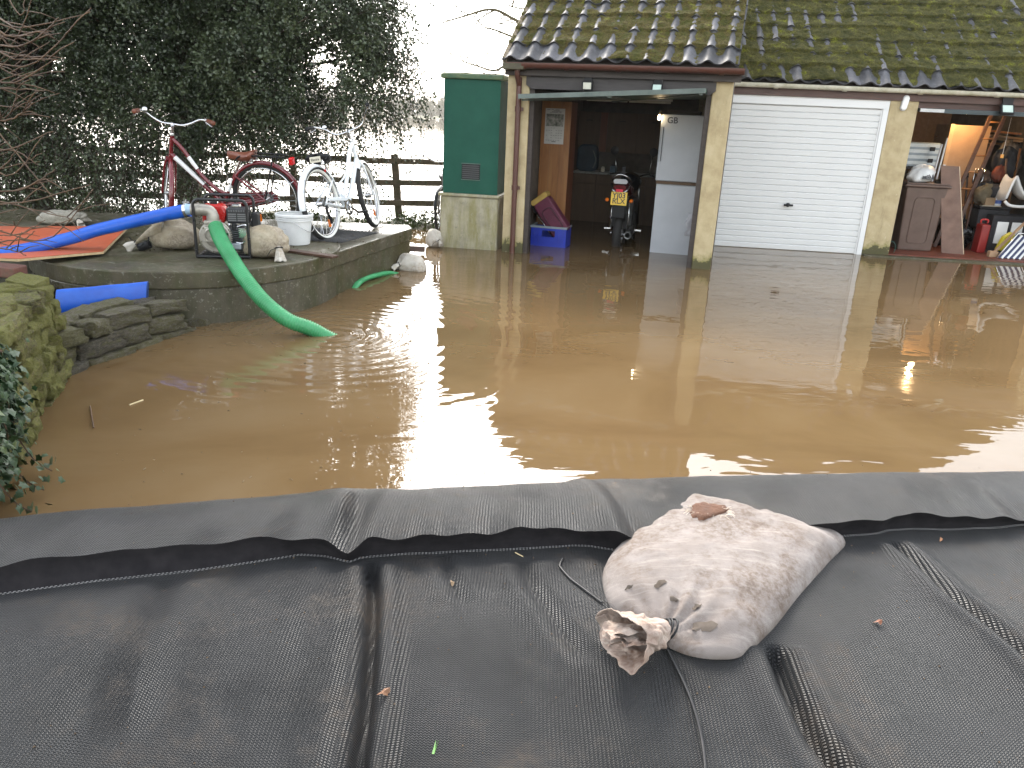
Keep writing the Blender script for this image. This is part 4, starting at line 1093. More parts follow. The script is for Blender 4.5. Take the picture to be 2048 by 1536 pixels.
b, path = layflat('hose', '', [(-2.776,6.560,0.798),(-2.905,6.560,0.771),(-3.026,6.540,0.743),(-3.273,6.460,0.680),(-3.453,6.360,0.632),(-3.661,6.200,0.564),(-3.831,6.000,0.516),(-3.974,5.850,0.495),(-4.178,5.700,0.492),(-4.695,5.500,0.481)], (.112, .125), (.112, .085), m_blue)
b.build('hose_wall', m_blue, t, True)
e0 = path[3]; ed = (path[4] - path[2]).normalized()
q = ed.to_track_quat('Z', 'Y').to_matrix().to_4x4()
b = MB(); b.lathe([(.058, -.014), (.0605, -.014), (.0605, .014), (.058, .014)], 24, Matrix.Translation(e0) @ q)
top = e0 + Vector((0, 0, .062)); b.box(top.x - .02, top.x + .02, top.y - .012, top.y + .012, top.z - .006, top.z + .016)
b.tube([top + Vector((-.026, 0, .006)), top + Vector((.03, 0, .006))], .006, 8); b.tube([top + Vector((0, 0, .0)), top + Vector((0, 0, .03))], .005, 8)
b.build('hose_clamp', m_steel, t, True, 40)
t = tag(None or thing('hose_end', 'flattened blue hose end lying behind the low grey stone wall', 'hose', (-2.95, 5.5, .2)), None)
c0, c1 = Vector((-3.199,5.200,0.293)), Vector((-2.760,5.620,0.285))
b = MB(); G = []
for i in range(15):
    p = c0.lerp(c1, i / 14); rw = []
    for j in range(17):
        a = 2 * PI * j / 16; cx, cz = math.cos(a), math.sin(a)
        rw.append(p + Vector((.25, -.96, .25)).normalized() * (cz * .020) + Vector((.05, .22, .96)).normalized() * (math.copysign(abs(cx) ** .9, cx) * .093 * (1 + .012 * math.sin(i))))
    G.append(rw)
b.grid(G); ho = b.build('hose_wall', m_blue, t, True)
b = MB(); rim = [v for v in G[-1][:-1]]; b.tube([v + Vector((.002, 0, 0)) for v in rim], .004, 6, closed=True); b.build('cut_rim', flat('dark blue lining', (.008, .04, .16), .6), t, True)
b = MB(); ins = [c1 + (v - c1) * .86 - (c1 - c0).normalized() * .01 for v in rim]; b.v = [Vector(v) for v in rim] + ins
b.f = [(j, (j + 1) % 16, 16 + (j + 1) % 16, 16 + j) for j in range(16)] + [tuple(range(16, 32))]; b.build('hose_mouth', flat('hose inside', (.006, .02, .08), .7), t)

# ---------------------------------------------------------------- board, plank, brick, bucket
t = thing('plywood_board', 'orange faced plywood board lying under the blue hose', 'board', (-3.9, 6.4, .44))
pc = [(-3.352,6.222,0.445),(-3.737,7.458,0.470),(-4.103,6.762,0.500),(-4.142,5.876,0.510),(-3.564,5.548,0.465)]
pc = [(-3.40,6.27,.448),(-3.80,7.52,.470),(-4.72,6.98,.50),(-4.35,5.55,.50),(-3.72,5.66,.478)]
b = MB(); n0 = 0; th = .017
b.v = [Vector(p) for p in pc] + [Vector(p) + Vector((0, 0, th)) for p in pc]
b.f = [tuple(reversed(range(5))), tuple(range(5, 10))] + [(i, (i + 1) % 5, 5 + (i + 1) % 5, 5 + i) for i in range(5)]
b.build('ply_core', mat_wood('raw ply edge', [(.42, .30, .15), (.58, .44, .25)], 4), t)
b = MB(); cc = sum((Vector(p) for p in pc), Vector()) / 5
top = [Vector(p) + (cc - Vector(p)).normalized() * .004 + Vector((0, 0, th + .0015)) for p in pc]; b.v = top + [v + Vector((0, 0, .003)) for v in top]
b.f = [tuple(reversed(range(5))), tuple(range(5, 10))] + [(i, (i + 1) % 5, 5 + (i + 1) % 5, 5 + i) for i in range(5)]
b.build('face_sheet', M('wet orange facing', [(.36, .070, .025), (.47, .105, .040)], 4, .55, .2, 30, dirt=(.30, .09, .05)), t)
b = MB(); b.box(-.30, .30, -.045, .045, 0, .022); o = b.build('plank', mat_wood('wet brown plank', [(.045, .021, .012), (.085, .042, .025)], 4, .6, (1, 9, 9)), None, bevel=.003)
o.location = (-1.86, 6.79, .426); o.rotation_euler = (0, 0, -.42); tag(o, 'wet brown plank on the plinth beside the white bucket', 'plank')
b = MB(); b.box(-.23, .085, -.06, .05, 0, .068); o = b.build('brick', M('dark red brick', [(.075, .028, .020), (.15, .055, .038)], 9, .6, .5, 40, dist=.008, dirt=(.06, .055, .03)), None, bevel=.008)
o.location = (-3.106,4.628,0.600); o.rotation_euler = (.02, .03, -.12); tag(o, 'dark red brick resting on top of the yellow stone wall', 'brick')
b = MB(); b.box(-.12, .12, -.055, .055, 0, .07); o = b.build('brick', M('wet old brick', [(.05, .032, .026), (.10, .06, .045)], 9, .5, .5, 40), None, bevel=.008)
o.location = (-1.28, 9.55, .03); o.rotation_euler = (0, .03, .2); tag(o, 'dark wet brick at the far end of the straight plinth', 'brick')
t = thing('bucket', 'white plastic bucket standing on the round plinth by the red bicycle', 'bucket', (-2.12, 7.33, .425))
c = Vector((-2.12, 7.33, .425)); Mt = Matrix.Translation(c)
m_bucket = M('white plastic bucket', [(.66, .67, .66), (.76, .77, .76)], 5, .42, .15, 20)
b = MB(); b.lathe([(.0, .004), (.130, .004), (.134, .012), (.160, .235), (.160, .245), (.155, .240), (.130, .02), (0, .02)], 40, Mt); b.build('tub', m_bucket, t, True, 40)
b = MB()
for z0 in (.222, .243): b.lathe([(.158, z0), (.171, z0 + .002), (.172, z0 + .014), (.158, z0 + .016)], 40, Mt)
b.lathe([(.158, .262), (.176, .262), (.177, .281), (.170, .286), (.160, .283)], 40, Mt); b.build('rim', m_bucket, t, True, 40)
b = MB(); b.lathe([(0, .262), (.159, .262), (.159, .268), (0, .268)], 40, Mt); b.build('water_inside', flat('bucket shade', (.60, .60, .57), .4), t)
b = MB(); b.tube(smooth_path([c + Vector((.172, -.03, .245)), c + Vector((.150, -.115, .20)), c + Vector((.05, -.172, .215)), c + Vector((.11, -.150, .19)), c + Vector((.176, -.04, .14))][:3] if False else [c + Vector((.03, -.172, .225)), c + Vector((.07, -.166, .205)), c + Vector((.115, -.145, .168)), c + Vector((.160, -.08, .13)), c + Vector((.176, .0, .14)), c + Vector((.17, .06, .2))], 6), .0028, 6); b.build('wire_handle', m_steel, t, True)
b = MB()
for k in range(3): b.box(-2.215, -2.165, 7.165 + 0, 7.168, .60 - .012 * k, .604 - .012 * k)
b.xform(lambda p: c + (Vector((p.x, p.y, 0)) - Vector((c.x, c.y, 0))).normalized() * (.1515) + Vector((0, 0, p.z - c.z))); b.build('faded_print', flat('faded grey print', (.5, .5, .5), .6), t)

# ---------------------------------------------------------------- water pump
pu = thing('water_pump', 'petrol water pump with red tank in a black tube frame', 'water pump', (-2.674, 6.378, .425), (0, 0, math.radians(8.3)), local=True)
FW, FD, FH = .425, .36, .485
def hoop(y): 
    r = .05
    pts = [(0, 0)] ; out = [Vector((0, y, .01))]
    out += [Vector((.0, y, FH - r))] + [Vector((r - r * math.cos(a), y, FH - r + r * math.sin(a))) for a in np.linspace(.3, PI / 2, 6)]
    out += [Vector((FW - r + r * math.sin(a), y, FH - r + r * math.cos(a))) for a in np.linspace(0, PI / 2, 7)] + [Vector((FW, y, .01))]
    return out
m_frame = flat('black enamel tube', (.012, .012, .013), .3)
b = MB(); b.tube(hoop(0), .0125, 10); b.build('frame_hoop', m_frame, pu, True, 50)
b = MB(); b.tube([(p.x + .01 if p.x < .2 else p.x - .01, p.y, p.z + .005) for p in hoop(FD)], .0125, 10); b.build('frame_hoop', m_frame, pu, True, 50)
b = MB()
for x in (0, FW): b.tube([(x, 0, .018), (x, FD, .018)], .0125, 10)
b.tube([(0, 0, .018), (FW, 0, .018)], .0125, 10); b.tube([(0, FD, .018), (FW, FD, .018)], .0125, 10)
b.box(.03, FW - .03, .05, FD - .04, .02, .035); b.build('base_rail', m_frame, pu, True, 40)
Rx = Matrix.Rotation(PI / 2, 4, 'X')
cas = Matrix.Translation((.145, .035, .172)) @ Rx
b = MB(); b.lathe([(0, .030), (.060, .030), (.075, .022), (.080, .006), (.118, .004), (.128, -.006), (.128, -.03), (.135, -.032), (.135, -.05), (.128, -.052), (.12, -.11), (.07, -.15), (0, -.15)], 40, cas)
b.build('pump_casing', m_alu, pu, True, 35)
b = MB()
for k in range(6):
    a = 2 * PI * k / 6 + .3; b.lathe([(.009, 0), (.009, .012), (0, .012)], 8, Matrix.Translation((.145 + .113 * math.cos(a), .031, .172 + .113 * math.sin(a))) @ Rx)
b.build('bolts', m_steel, pu, True, 40)
b = MB(); b.box(.075, .205, -.012, .035, .135, .265); b.build('inlet_flange', m_alu, pu, bevel=.010)
b = MB(); b.lathe([(.062, 0), (.062, .012), (.054, .02)], 24, Matrix.Translation((.140, -.010, .205)) @ Matrix.Rotation(PI / 2 + .25, 4, 'X')); b.build('inlet_collar', m_alu, pu, True, 40)
b = MB(); b.box(.070, .195, .01, .10, .285, .312); b.build('outlet_flange', m_alu, pu, bevel=.006)
b = MB(); b.tube(smooth_path([(.135, .06, .29), (.135, .06, .345), (.115, .06, .385), (.065, .06, .395), (.02, .06, .395), (-.03, .06, .395)], 5), [.05] * 6 + [.048] * 20, 20); b.build('outlet_elbow', m_alu, pu, True, 50)
b = MB(); b.lathe([(.046, 0), (.052, 0), (.052, .02), (.046, .02)], 20, Matrix.Translation((.02, .06, .395)) @ Matrix.Rotation(PI / 2, 4, 'Y')); b.build('elbow_collar', m_alu, pu, True, 40)
b = MB(); b.tube([(-.03, .06, .395), (-.07, .06, .395)], .044, 20); b.build('hose_tail', flat('pale blue coupling', (.35, .50, .65), .4), pu, True, 40)
m_red = M('red engine enamel', [(.42, .012, .010), (.55, .022, .016)], 4, .28, .1, 30)
b = MB(); b.prism([(.02, .0), (.20, .0), (.225, .09), (.19, .155), (.03, .155)], .17, .31); b.xform(lambda p: Vector((p.x, p.z, p.y + .27))); b.build('fuel_tank', m_red, pu, bevel=.018)
b = MB(); b.lathe([(.03, 0), (.03, .022), (.02, .03), (0, .03)], 18, Matrix.Translation((.11, .24, .425))); b.build('fuel_cap', m_black, pu, True, 40)
b = MB(); b.box(.225, .40, .14, .30, .275, .405); mf = b.build('muffler_guard', flat('black muffler', (.022, .022, .024), .5), pu, bevel=.016)
for r_ in range(4):
    for c_ in range(2):
        b = MB(); b.box(.240 + c_ * .078, .306 + c_ * .078, .134, .1402, .298 + r_ * .017, .307 + r_ * .017); b.build('guard_slot', flat('slot grey', (.16, .16, .16), .4), mf)
b = MB()
for k in range(7): b.box(.245 + k * .020, .257 + k * .020, .133, .1402, .375, .388)
b.build('guard_rib', flat('rib grey', (.11, .11, .11), .4), mf)
b = MB(); b.box(.27, .33, .17, .26, .405, .43); b.build('muffler_bracket', m_steel, pu, bevel=.005)
b = MB(); b.box(.20, .36, .10, .32, .05, .24); b.build('engine_block', M('grey engine block', [(.10, .105, .11), (.20, .21, .22)], 12, .5, .4, 40, .5), pu, bevel=.012)
b = MB()
for k in range(7): b.box(.265, .345, .06, .30, .135 + k * .017, .142 + k * .017)
b.build('cooling_fins', M('dark fin', [(.05, .05, .055), (.10, .10, .11)], 12, .4, .2, 40, .6), pu)
b = MB(); b.tube(smooth_path([(.325, .06, .26), (.395, .06, .275), (.41, .06, .20), (.37, .06, .13), (.31, .06, .13)], 5), .007, 8); b.box(.335, .395, .06, .07, .17, .25); b.build('throttle_bracket', m_steel, pu, True, 40)
b = MB(); b.box(.26, .35, .04, .10, .075, .125); b.build('carburettor', M('zinc carburettor', [(.30, .34, .38), (.44, .48, .52)], 14, .4, .2, 40, .5), pu, bevel=.008)
b = MB(); b.box(.20, .26, .04, .12, .06, .24); b.lathe([(.022, 0), (.022, .05), (0, .05)], 14, Matrix.Translation((.30, .075, .235))); b.build('spark_housing', m_black, pu, bevel=.006)
b = MB(); b.box(.415, .47, .20, .34, .22, .36); b.build('air_filter', m_black, pu, bevel=.015)
# black hose fitting lying in front of the left sandbag
t = thing('hose_fitting', 'small black hose fitting and cable lying by the left sandbag', 'hose fitting', (-3.206,6.579,0.430))
c = Vector((-3.228,6.625,0.430)); b = MB(); b.lathe([(.030, -.05), (.036, -.05), (.036, .05), (.030, .05), (.022, .05), (.022, -.05)], 18, Matrix.Translation(c + Vector((0, 0, .035))) @ Matrix.Rotation(1.2, 4, 'Y')); b.build('coupling', m_black, t, True, 40)
b = MB(); b.tube(smooth_path([c + Vector((-.13, .0, .11)), c + Vector((-.08, .02, .05)), c + Vector((-.02, .03, .09)), c + Vector((.03, .02, .12)), c + Vector((.04, .0, .04))], 6), .005, 6); b.build('cable', m_black, t, True)
# ---------------------------------------------------------------- bicycles
def bicycle(name, label, loc, yaw, lean, c, steer=0.0, rear=True, whitewall=False, cruiser=False, stickers=False, rack=True, saddle_label=None):
    t = thing(name, label, 'bicycle', loc, (lean, 0, yaw), local=True)
    R, WB = .360, 1.09; fr = c['frame']
    bb = Vector((.47, 0, .285)); ht = Vector((.895, 0, .945)); hb = Vector((.945, 0, .755)); rh = Vector((0, 0, R)); fh = Vector((WB, 0, R))
    axd = (ht - hb).normalized(); RS = Matrix.Translation(hb) @ Matrix.Rotation(steer, 4, axd) @ Matrix.Translation(-hb)
    st = lambda p: RS @ p
    tr_ = .027 if cruiser else .020
    def wheel(nm, cen, front):
        b = MB(); b.tube(arc((cen.x, 0, cen.z), R - tr_, 0, 360, 48)[:-1], tr_, 10, closed=True)
        if front: b.xform(st)
        ty = b.build(nm, m_rubber, t, True); 
        if whitewall:
            b = MB()
            for s in (-1, 1):
                b.grid([[Vector((cen.x + rr * math.cos(a), s * yy, cen.z + rr * math.sin(a))) for a in np.linspace(0, 2 * PI, 49)] for rr, yy in ((R - .029, .0272), (R - .034, .0275), (R - .044, .022), (R - .050, .012))])
            if front: b.xform(st)
            b.build('whitewall', c['wall'], ty, True)
        b = MB(); b.tube(arc((cen.x, 0, cen.z), R - .052, 0, 360, 48)[:-1], .011, 8, closed=True, flat=1.0)
        if front: b.xform(st)
        b.build('rim', c.get('rim', m_steel), ty, True)
        b = MB(); b.tube([cen + Vector((0, -.045, 0)), cen + Vector((0, -.03, 0)), cen + Vector((0, -.028, 0)), cen + Vector((0, .028, 0)), cen + Vector((0, .03, 0)), cen + Vector((0, .045, 0))], [.012, .012, .028, .028, .012, .012], 10)
        if front: b.xform(st)
        b.build('hub', m_steel, ty, True, 40)
        b = MB()
        for k in range(32):
            a = 2 * PI * k / 32; a2 = a + (.5 if k % 4 < 2 else -.5); s = .026 if k % 2 else -.026
            b.tube([cen + Vector((.025 * math.cos(a2), s, .025 * math.sin(a2))), cen + Vector(((R - .055) * math.cos(a), 0, (R - .055) * math.sin(a)))], .0016, 3, cap=False)
        if front: b.xform(st)
        b.build('spokes', m_steel, ty, kind='stuff')
        b = MB(); a = -1.1
        p = cen + Vector((.22 * math.cos(a), .0, .22 * math.sin(a))); b.box(p.x - .014, p.x + .014, -.010, .010, p.z - .038, p.z + .038)
        if front: b.xform(st)
        b.build('reflector', c['amber'], ty, bevel=.004)
        return ty
    wheel('rear_wheel', rh, False); wheel('front_wheel', fh, True)
    def fender(nm, cen, a0, a1, front):
        b = MB(); w2 = .034 if cruiser else .028; n = 30; G = []
        for i in range(n + 1):
            a = math.radians(a0 + (a1 - a0) * i / n); G.append([])
            for j in range(9):
                u = -1 + 2 * j / 8; rr = R + .026 - .020 * u * u - (.014 if abs(u) > .95 else 0)
                G[-1].append(Vector((cen.x + rr * math.cos(a), u * w2, cen.z + rr * math.sin(a))))
        b.grid(G)
        if front: b.xform(st)
        o = b.build(nm, c['fender'], t, True); s = o.modifiers.new('thick', 'SOLIDIFY'); s.thickness = .002
        b = MB()
        for s in (-1, 1):
            for a in ((a0 * .75 + a1 * .25), ) if front else ((a0 + (a1 - a0) * .72), ):
                ar = math.radians(a); b.tube([cen + Vector((0, s * .045, 0)), Vector((cen.x + (R + .01) * math.cos(ar), s * w2, cen.z + (R + .01) * math.sin(ar)))], .003, 5)
        if front: b.xform(st)
        b.build('fender_stay', c.get('stay', m_steel), o)
    fender('rear_fender', rh, 20, 185 if cruiser else 196, False); fender('front_fender', fh, -18 if cruiser else 15, 128 if cruiser else 202, True)
    # frame
    b = MB(); tt = .0165
    b.tube([hb - axd * .02, ht + axd * .0], .021, 14)
    stop_ = bb + (Vector((.245, 0, .70)) - bb) * .80
    b.tube([bb, stop_], .020 if cruiser else .0165, 12)
    if cruiser:
        b.tube(smooth_path([ht - axd * .03, Vector((.80, 0, .82)), Vector((.66, 0, .60)), Vector((.52, 0, .42)), bb + Vector((-.02, 0, .12))], 8), .0225, 12)
        b.tube(smooth_path([hb + axd * .0, Vector((.86, 0, .66)), Vector((.74, 0, .50)), Vector((.58, 0, .34)), bb], 8), .0255, 12)
        b.tube(smooth_path([Vector((.70, 0, .66)), Vector((.55, 0, .57)), Vector((.40, 0, .52)), Vector((.30, 0, .53))], 6), .010, 8)
    else:
        b.tube([hb + axd * .01, bb], .023, 12)
        b.tube(smooth_path([ht - axd * .03, Vector((.80, 0, .80)), Vector((.665, 0, .575)), Vector((.52, 0, .435)), bb + Vector((-.055, 0, .10))], 8), .020, 12)
    for s in (-1, 1):
        b.tube([bb + Vector((-.02, s * .03, 0)), rh + Vector((0, s * .055, 0))], .0125, 8)
        b.tube([stop_ + Vector((.01, s * .018, -.03)), rh + Vector((0, s * .055, 0))], .0105, 8)
    b.tube([bb + Vector((0, -.036, 0)), bb + Vector((0, .036, 0))], .023, 14)
    b.build('frame', fr, t, True, 50)
    b = MB()
    for s in (-1, 1):
        b.tube(smooth_path([hb - axd * .04 + Vector((0, s * .032, 0)), hb - axd * .10 + Vector((.01, s * .048, 0)), hb - axd * .25 + Vector((.025, s * .055, 0)), fh + Vector((0, s * .058, 0))], 5), [.013] * 16, 8)
    b.box(hb.x - .005, hb.x + .05, -.045, .045, hb.z - .05, hb.z - .018); b.xform(st); b.build('fork', fr, t, True, 50)
    # bars
    up = axd; s0 = ht + up * .10
    b = MB(); b.tube([ht, s0], .013, 10); b.lathe([(.022, -.012), (.024, 0), (.022, .012)], 12, Matrix.Translation(ht + up * .01)); b.tube([s0 + Vector((0, 0, -.02)), s0 + Vector((.03, 0, .01))], .018, 10); b.xform(st); b.build('stem', m_steel, t, True, 50)
    s1 = s0 + Vector((.03, 0, .01)); hbP = []
    if cruiser: side = [(.0, .0, .0), (.01, .09, .0), (.02, .17, .025), (-.01, .24, .10), (-.10, .31, .145), (-.25, .345, .14)]
    else: side = [(.0, .0, .0), (.015, .09, .0), (.02, .17, .03), (-.01, .245, .075), (-.09, .30, .085), (-.22, .345, .075)]
    L = [s1 + Vector((x, y, z)) for x, y, z in side]; Rr = [s1 + Vector((x, -y, z)) for x, y, z in side]
    if cruiser: L = [s1 + Matrix.Rotation(-.17, 3, 'X') @ (p - s1) for p in L]; Rr = [s1 + Matrix.Rotation(-.17, 3, 'X') @ (p - s1) for p in Rr]
    b = MB(); b.tube(smooth_path(L[::-1] + Rr[1:], 6), .0115, 10); b.xform(st); hbo = b.build('handlebar', m_steel, t, True)
    for P_ in (L, Rr):
        b = MB(); d = (P_[-1] - P_[-2]).normalized(); b.tube([P_[-1] - d * .115, P_[-1] - d * .11, P_[-1] + d * .01, P_[-1] + d * .014], [.015, .021, .021, .014], 12); b.xform(st); b.build('grip', c['grip'], hbo, True, 50)
        b = MB(); b.tube(smooth_path([P_[-1] - d * .15 + Vector((.02, 0, -.01)), P_[-1] - d * .10 + Vector((.055, 0, -.02)), P_[-1] + d * .0 + Vector((.05, 0, -.035))], 4), .0055, 6, flat=1.6); b.box(*(lambda q: (q.x - .012, q.x + .012, q.y - .012, q.y + .012, q.z - .014, q.z + .014))(P_[-1] - d * .15)); b.xform(st); b.build('brake_lever', m_steel, hbo, True, 40)
    b = MB(); bl = L[3] + Vector((0, 0, .028)); b.lathe([(.028, -.012), (.028, .0), (.020, .016), (0, .022)], 16, Matrix.Translation(bl)); b.xform(st); b.build('bell', m_steel, hbo, True)
    b = MB()
    b.tube(smooth_path([L[4] + Vector((.04, 0, -.01)), s1 + Vector((.12, .06, .02)), ht + Vector((.07, .02, -.03)), Vector((.7, .02, .58)), Vector((.5, .02, .36))], 8), .003, 5)
    b.tube(smooth_path([Rr[4] + Vector((.04, 0, -.01)), s1 + Vector((.13, -.08, .03)), ht + Vector((.08, -.01, -.06)), hb + Vector((.04, 0, -.05))], 8), .003, 5); b.build('brake_cable', m_black, t, True)
    # saddle
    sp_ = stop_ + (stop_ - bb).normalized() * .15
    b = MB(); b.tube([stop_ - (stop_ - bb).normalized() * .03, sp_], .0125, 10); b.lathe([(.02, -.01), (.02, .01)], 10, Matrix.Translation(stop_)); b.build('seat_post', m_steel, t, True, 50)
    sc = sp_ + Vector((-.02, 0, .035)); G = []; wf, wb = (.026, .135) if cruiser else (.022, .105)
    for i in range(21):
        u = i / 20; x = .155 - .29 * u; hw = wf + (wb - wf) * (1 / (1 + math.exp(-(u - .55) * 10))); hw *= min(1, (u / .05 + .25), ((1 - u) / .08 + .25)); zt = .035 * (2 * u - 1) ** 2 * (1 if u > .5 else .35)
        G.append([sc + Vector((x, hw * math.cos(a), zt + (.032 if math.sin(a) > 0 else .045 + .02 * u) * math.sin(a) * min(1, u / .06 + .3, (1 - u) / .06 + .3))) for a in np.linspace(0, 2 * PI, 21)])
    b = MB(); b.grid(G); b.f += [tuple(range(20)), tuple(len(b.v) - 2 - j for j in range(20))]; sd = b.build('saddle', c['saddle'], t, True)
    b = MB()
    for s in (-1, 1):
        b.tube([sc + Vector((.10, s * .015, -.02)), sc + Vector((.0, s * .022, -.05)), sc + Vector((-.11, s * .045, -.02))], .004, 6)
        b.lathe([(.020, -.045), (.017, -.035), (.020, -.025), (.017, -.015), (.020, 0)], 10, Matrix.Translation(sc + Vector((-.11, s * .055, -.005))))
    b.build('saddle_spring', m_steel, sd, True, 50)
    if saddle_label:
        b = MB(); x0 = sc.x - .137
        b.box(x0 - .006, x0, -.058, .062, sc.z - .028, sc.z + .028); b.build('label_plate', saddle_label[0], sd, bevel=.003)
        text(saddle_label[1], .032, Matrix.Translation((x0 - .0075, .002, sc.z)) @ Matrix.Rotation(-PI / 2, 4, 'Z') @ Matrix.Rotation(PI / 2, 4, 'X'), m_black, sd)
        b = MB(); b.lathe([(0, 0), (.026, 0), (.024, .014), (0, .02)], 16, Matrix.Translation((sp_.x - .055, -.01, sp_.z - .075)) @ Matrix.Rotation(-PI / 2, 4, 'Y')); b.beam((sp_.x, -.01, sp_.z - .075), (sp_.x - .055, -.01, sp_.z - .075), .014, .014); b.build('rear_light', c['red'], t, True, 40)
    # drive
    b = MB(); cy = -.052; b.lathe([(.088, -.0025), (.088, .0025), (.060, .0025), (.060, -.0025), (.088, -.0025)], 32, Matrix.Translation((bb.x, cy, bb.z)) @ Rx)
    for k in range(5):
        a = 2 * PI * k / 5; b.beam((bb.x, cy, bb.z), (bb.x + .075 * math.cos(a), cy, bb.z + .075 * math.sin(a)), .005, .016, up=(0, 1, 0.01))
    b.build('chainring', m_steel, t)
    ca = c.get('crank', -.5); cd = Vector((math.cos(ca), 0, math.sin(ca)))
    for s in (-1, 1):
        b = MB(); e = bb + Vector((0, s * .075, 0)) - cd * (s * .165); b.beam(bb + Vector((0, s * .068, 0)), e, .014, .024); k_ = b.build('crank', m_steel, t, bevel=.004)
        b = MB(); b.box(e.x - .045, e.x + .045, e.y + (.012 if s > 0 else -.095), e.y + (.095 if s > 0 else -.012), e.z - .011, e.z + .011); b.build('pedal', m_black, k_, bevel=.004)
    b = MB(); 
    if cruiser:
        pr = [(bb.x + .02, bb.z + .085), (bb.x + .06, bb.z + .100), (.10, R + .050), (.04, R + .035), (.05, R + .018), (bb.x - .06, bb.z + .065)]
    else:
        pr = [(bb.x + .10, bb.z - .01), (bb.x + .07, bb.z + .075), (bb.x - .05, bb.z + .098), (-.03, R + .065), (-.085, R + .03), (-.085, R - .03), (-.02, R - .06), (bb.x - .04, bb.z - .088), (bb.x + .06, bb.z - .07)]
    n = len(pr); b.v = [Vector((x, -.072, z)) for x, z in pr] + [Vector((x, -.056, z)) for x, z in pr]
    b.f = [tuple(range(n)), tuple(reversed(range(n, 2 * n)))] + [((i + 1) % n, i, n + i, n + (i + 1) % n) for i in range(n)]
    b.build('chain_guard', c['guard'], t, bevel=.006)
    b = MB(); b.tube([Vector((bb.x, -.05, bb.z - .085)), Vector((0, -.05, R - .035))], .0035, 5); b.tube([Vector((bb.x, -.05, bb.z + .085)), Vector((0, -.05, R + .035))], .0035, 5)
    b.lathe([(.04, -.003), (.04, .003), (.02, .003)], 20, Matrix.Translation((0, -.05, R)) @ Rx); b.build('chain', M('dull chain', [(.10, .10, .10), (.2, .2, .19)], 20, .5, .2, 60, .8), t)
    if cruiser:
        b = MB(); b.tube(smooth_path([Vector((.0, -.055, R - .02)), Vector((-.01, -.06, R - .09)), Vector((.03, -.06, R - .16)), Vector((.035, -.06, R - .20))], 5), .017, 8, flat=.5); b.build('derailleur', m_black, t, True)
    b = MB(); b.tube([bb + Vector((-.06, .03, -.02)), Vector((.36, .20, .005 + math.tan(-lean) * .20 * 0))], .009, 8); b.build('kickstand', m_steel, t)
    if rack:
        b = MB(); zr = R * 2 + .075
        for s in (-1, 1):
            b.tube(smooth_path([Vector((.25, s * .05, zr - .05)), Vector((.17, s * .06, zr)), Vector((-.18, s * .06, zr + .005)), Vector((-.25, s * .035, zr + .002))], 5), .008, 7)
            b.tube([Vector((-.14, s * .06, zr)), Vector((-.01, s * .062, R + .02))], .0075, 7)
        for x in (.12, 0, -.12): b.tube([(x, -.06, zr), (x, .06, zr)], .004, 6)
        b.build('rack', m_black, t, True, 60)
        b = MB(); b.box(-.325, -.285, -.035, .035, zr - .075, zr - .005); b.build('rear_light', c['red'], t, bevel=.008)
        a = math.radians(172); b = MB(); b.box(-R - .052, -R - .022, -.026, .026, R + .10, R + .16); b.build('reflector', c['red'], t, bevel=.006)
    if stickers:
        d0 = (bb - hb); nm = Matrix
        for p, q, r_ in (((hb + axd * .01) + d0 * .07, (hb + axd * .01) + d0 * .62, .0238), (Vector((.765, 0, .743)), Vector((.695, 0, .628)), .0208), (bb + (stop_ - bb) * .42, bb + (stop_ - bb) * .80, .0172)):
            b = MB(); b.tube([p, q], r_, 14, cap=False); b.build('white_band', c['band'], t, True)
    return t
amber = flat('amber reflector', (.75, .16, .01), .2); redl = flat('red reflector', (.55, .01, .012), .18)
m_gloss_red = M('metallic dark red paint', [(.105, .006, .010), (.15, .010, .014)], 4, .25, .05, 30, coat=.6)
m_gloss_white = M('gloss white bike paint', [(.70, .74, .76), (.80, .83, .84)], 4, .25, .05, 30, coat=.5)
m_tan = M('tan brown leather', [(.13, .040, .022), (.20, .065, .035)], 7, .38, .3, 40)
band = flat('white decal', (.75, .75, .73), .35)
red_b = bicycle('bicycle', 'dark red step-through bicycle with brown saddle and its front wheel turned', (-2.545, 7.97, .41), math.radians(173.9), -.178,
        dict(frame=m_gloss_red, fender=m_gloss_red, guard=m_gloss_red, grip=m_tan, saddle=m_tan, amber=amber, red=redl, band=band, crank=.4), steer=math.radians(-58), stickers=True)
# decal lettering strokes on the red down tube are too worn to read and are left as plain bands
white_b = bicycle('bicycle', 'white cruiser bicycle with whitewall tyres parked on the straight plinth', (-1.905, 7.72, .405), math.radians(75.5), -.178,
        dict(frame=m_gloss_white, fender=m_gloss_white, guard=m_gloss_white, grip=m_black, saddle=m_black, amber=amber, red=redl, wall=flat('whitewall rubber', (.72, .72, .66), .6), crank=-.45, stay=m_steel),
        steer=math.radians(12), whitewall=True, cruiser=True, rack=False, saddle_label=(flat('cream label', (.62, .58, .46), .5), 'Electra'))
dk = flat('dark bike paint', (.02, .022, .025), .35)
bicycle('bicycle', 'dark bicycle half hidden behind the green pump house', (-1.14, 11.92, -.02), math.radians(-86), .0,
        dict(frame=dk, fender=dk, guard=dk, grip=m_tan, saddle=m_black, amber=amber, red=redl, band=band, crank=.2), steer=math.radians(-14), rack=False)

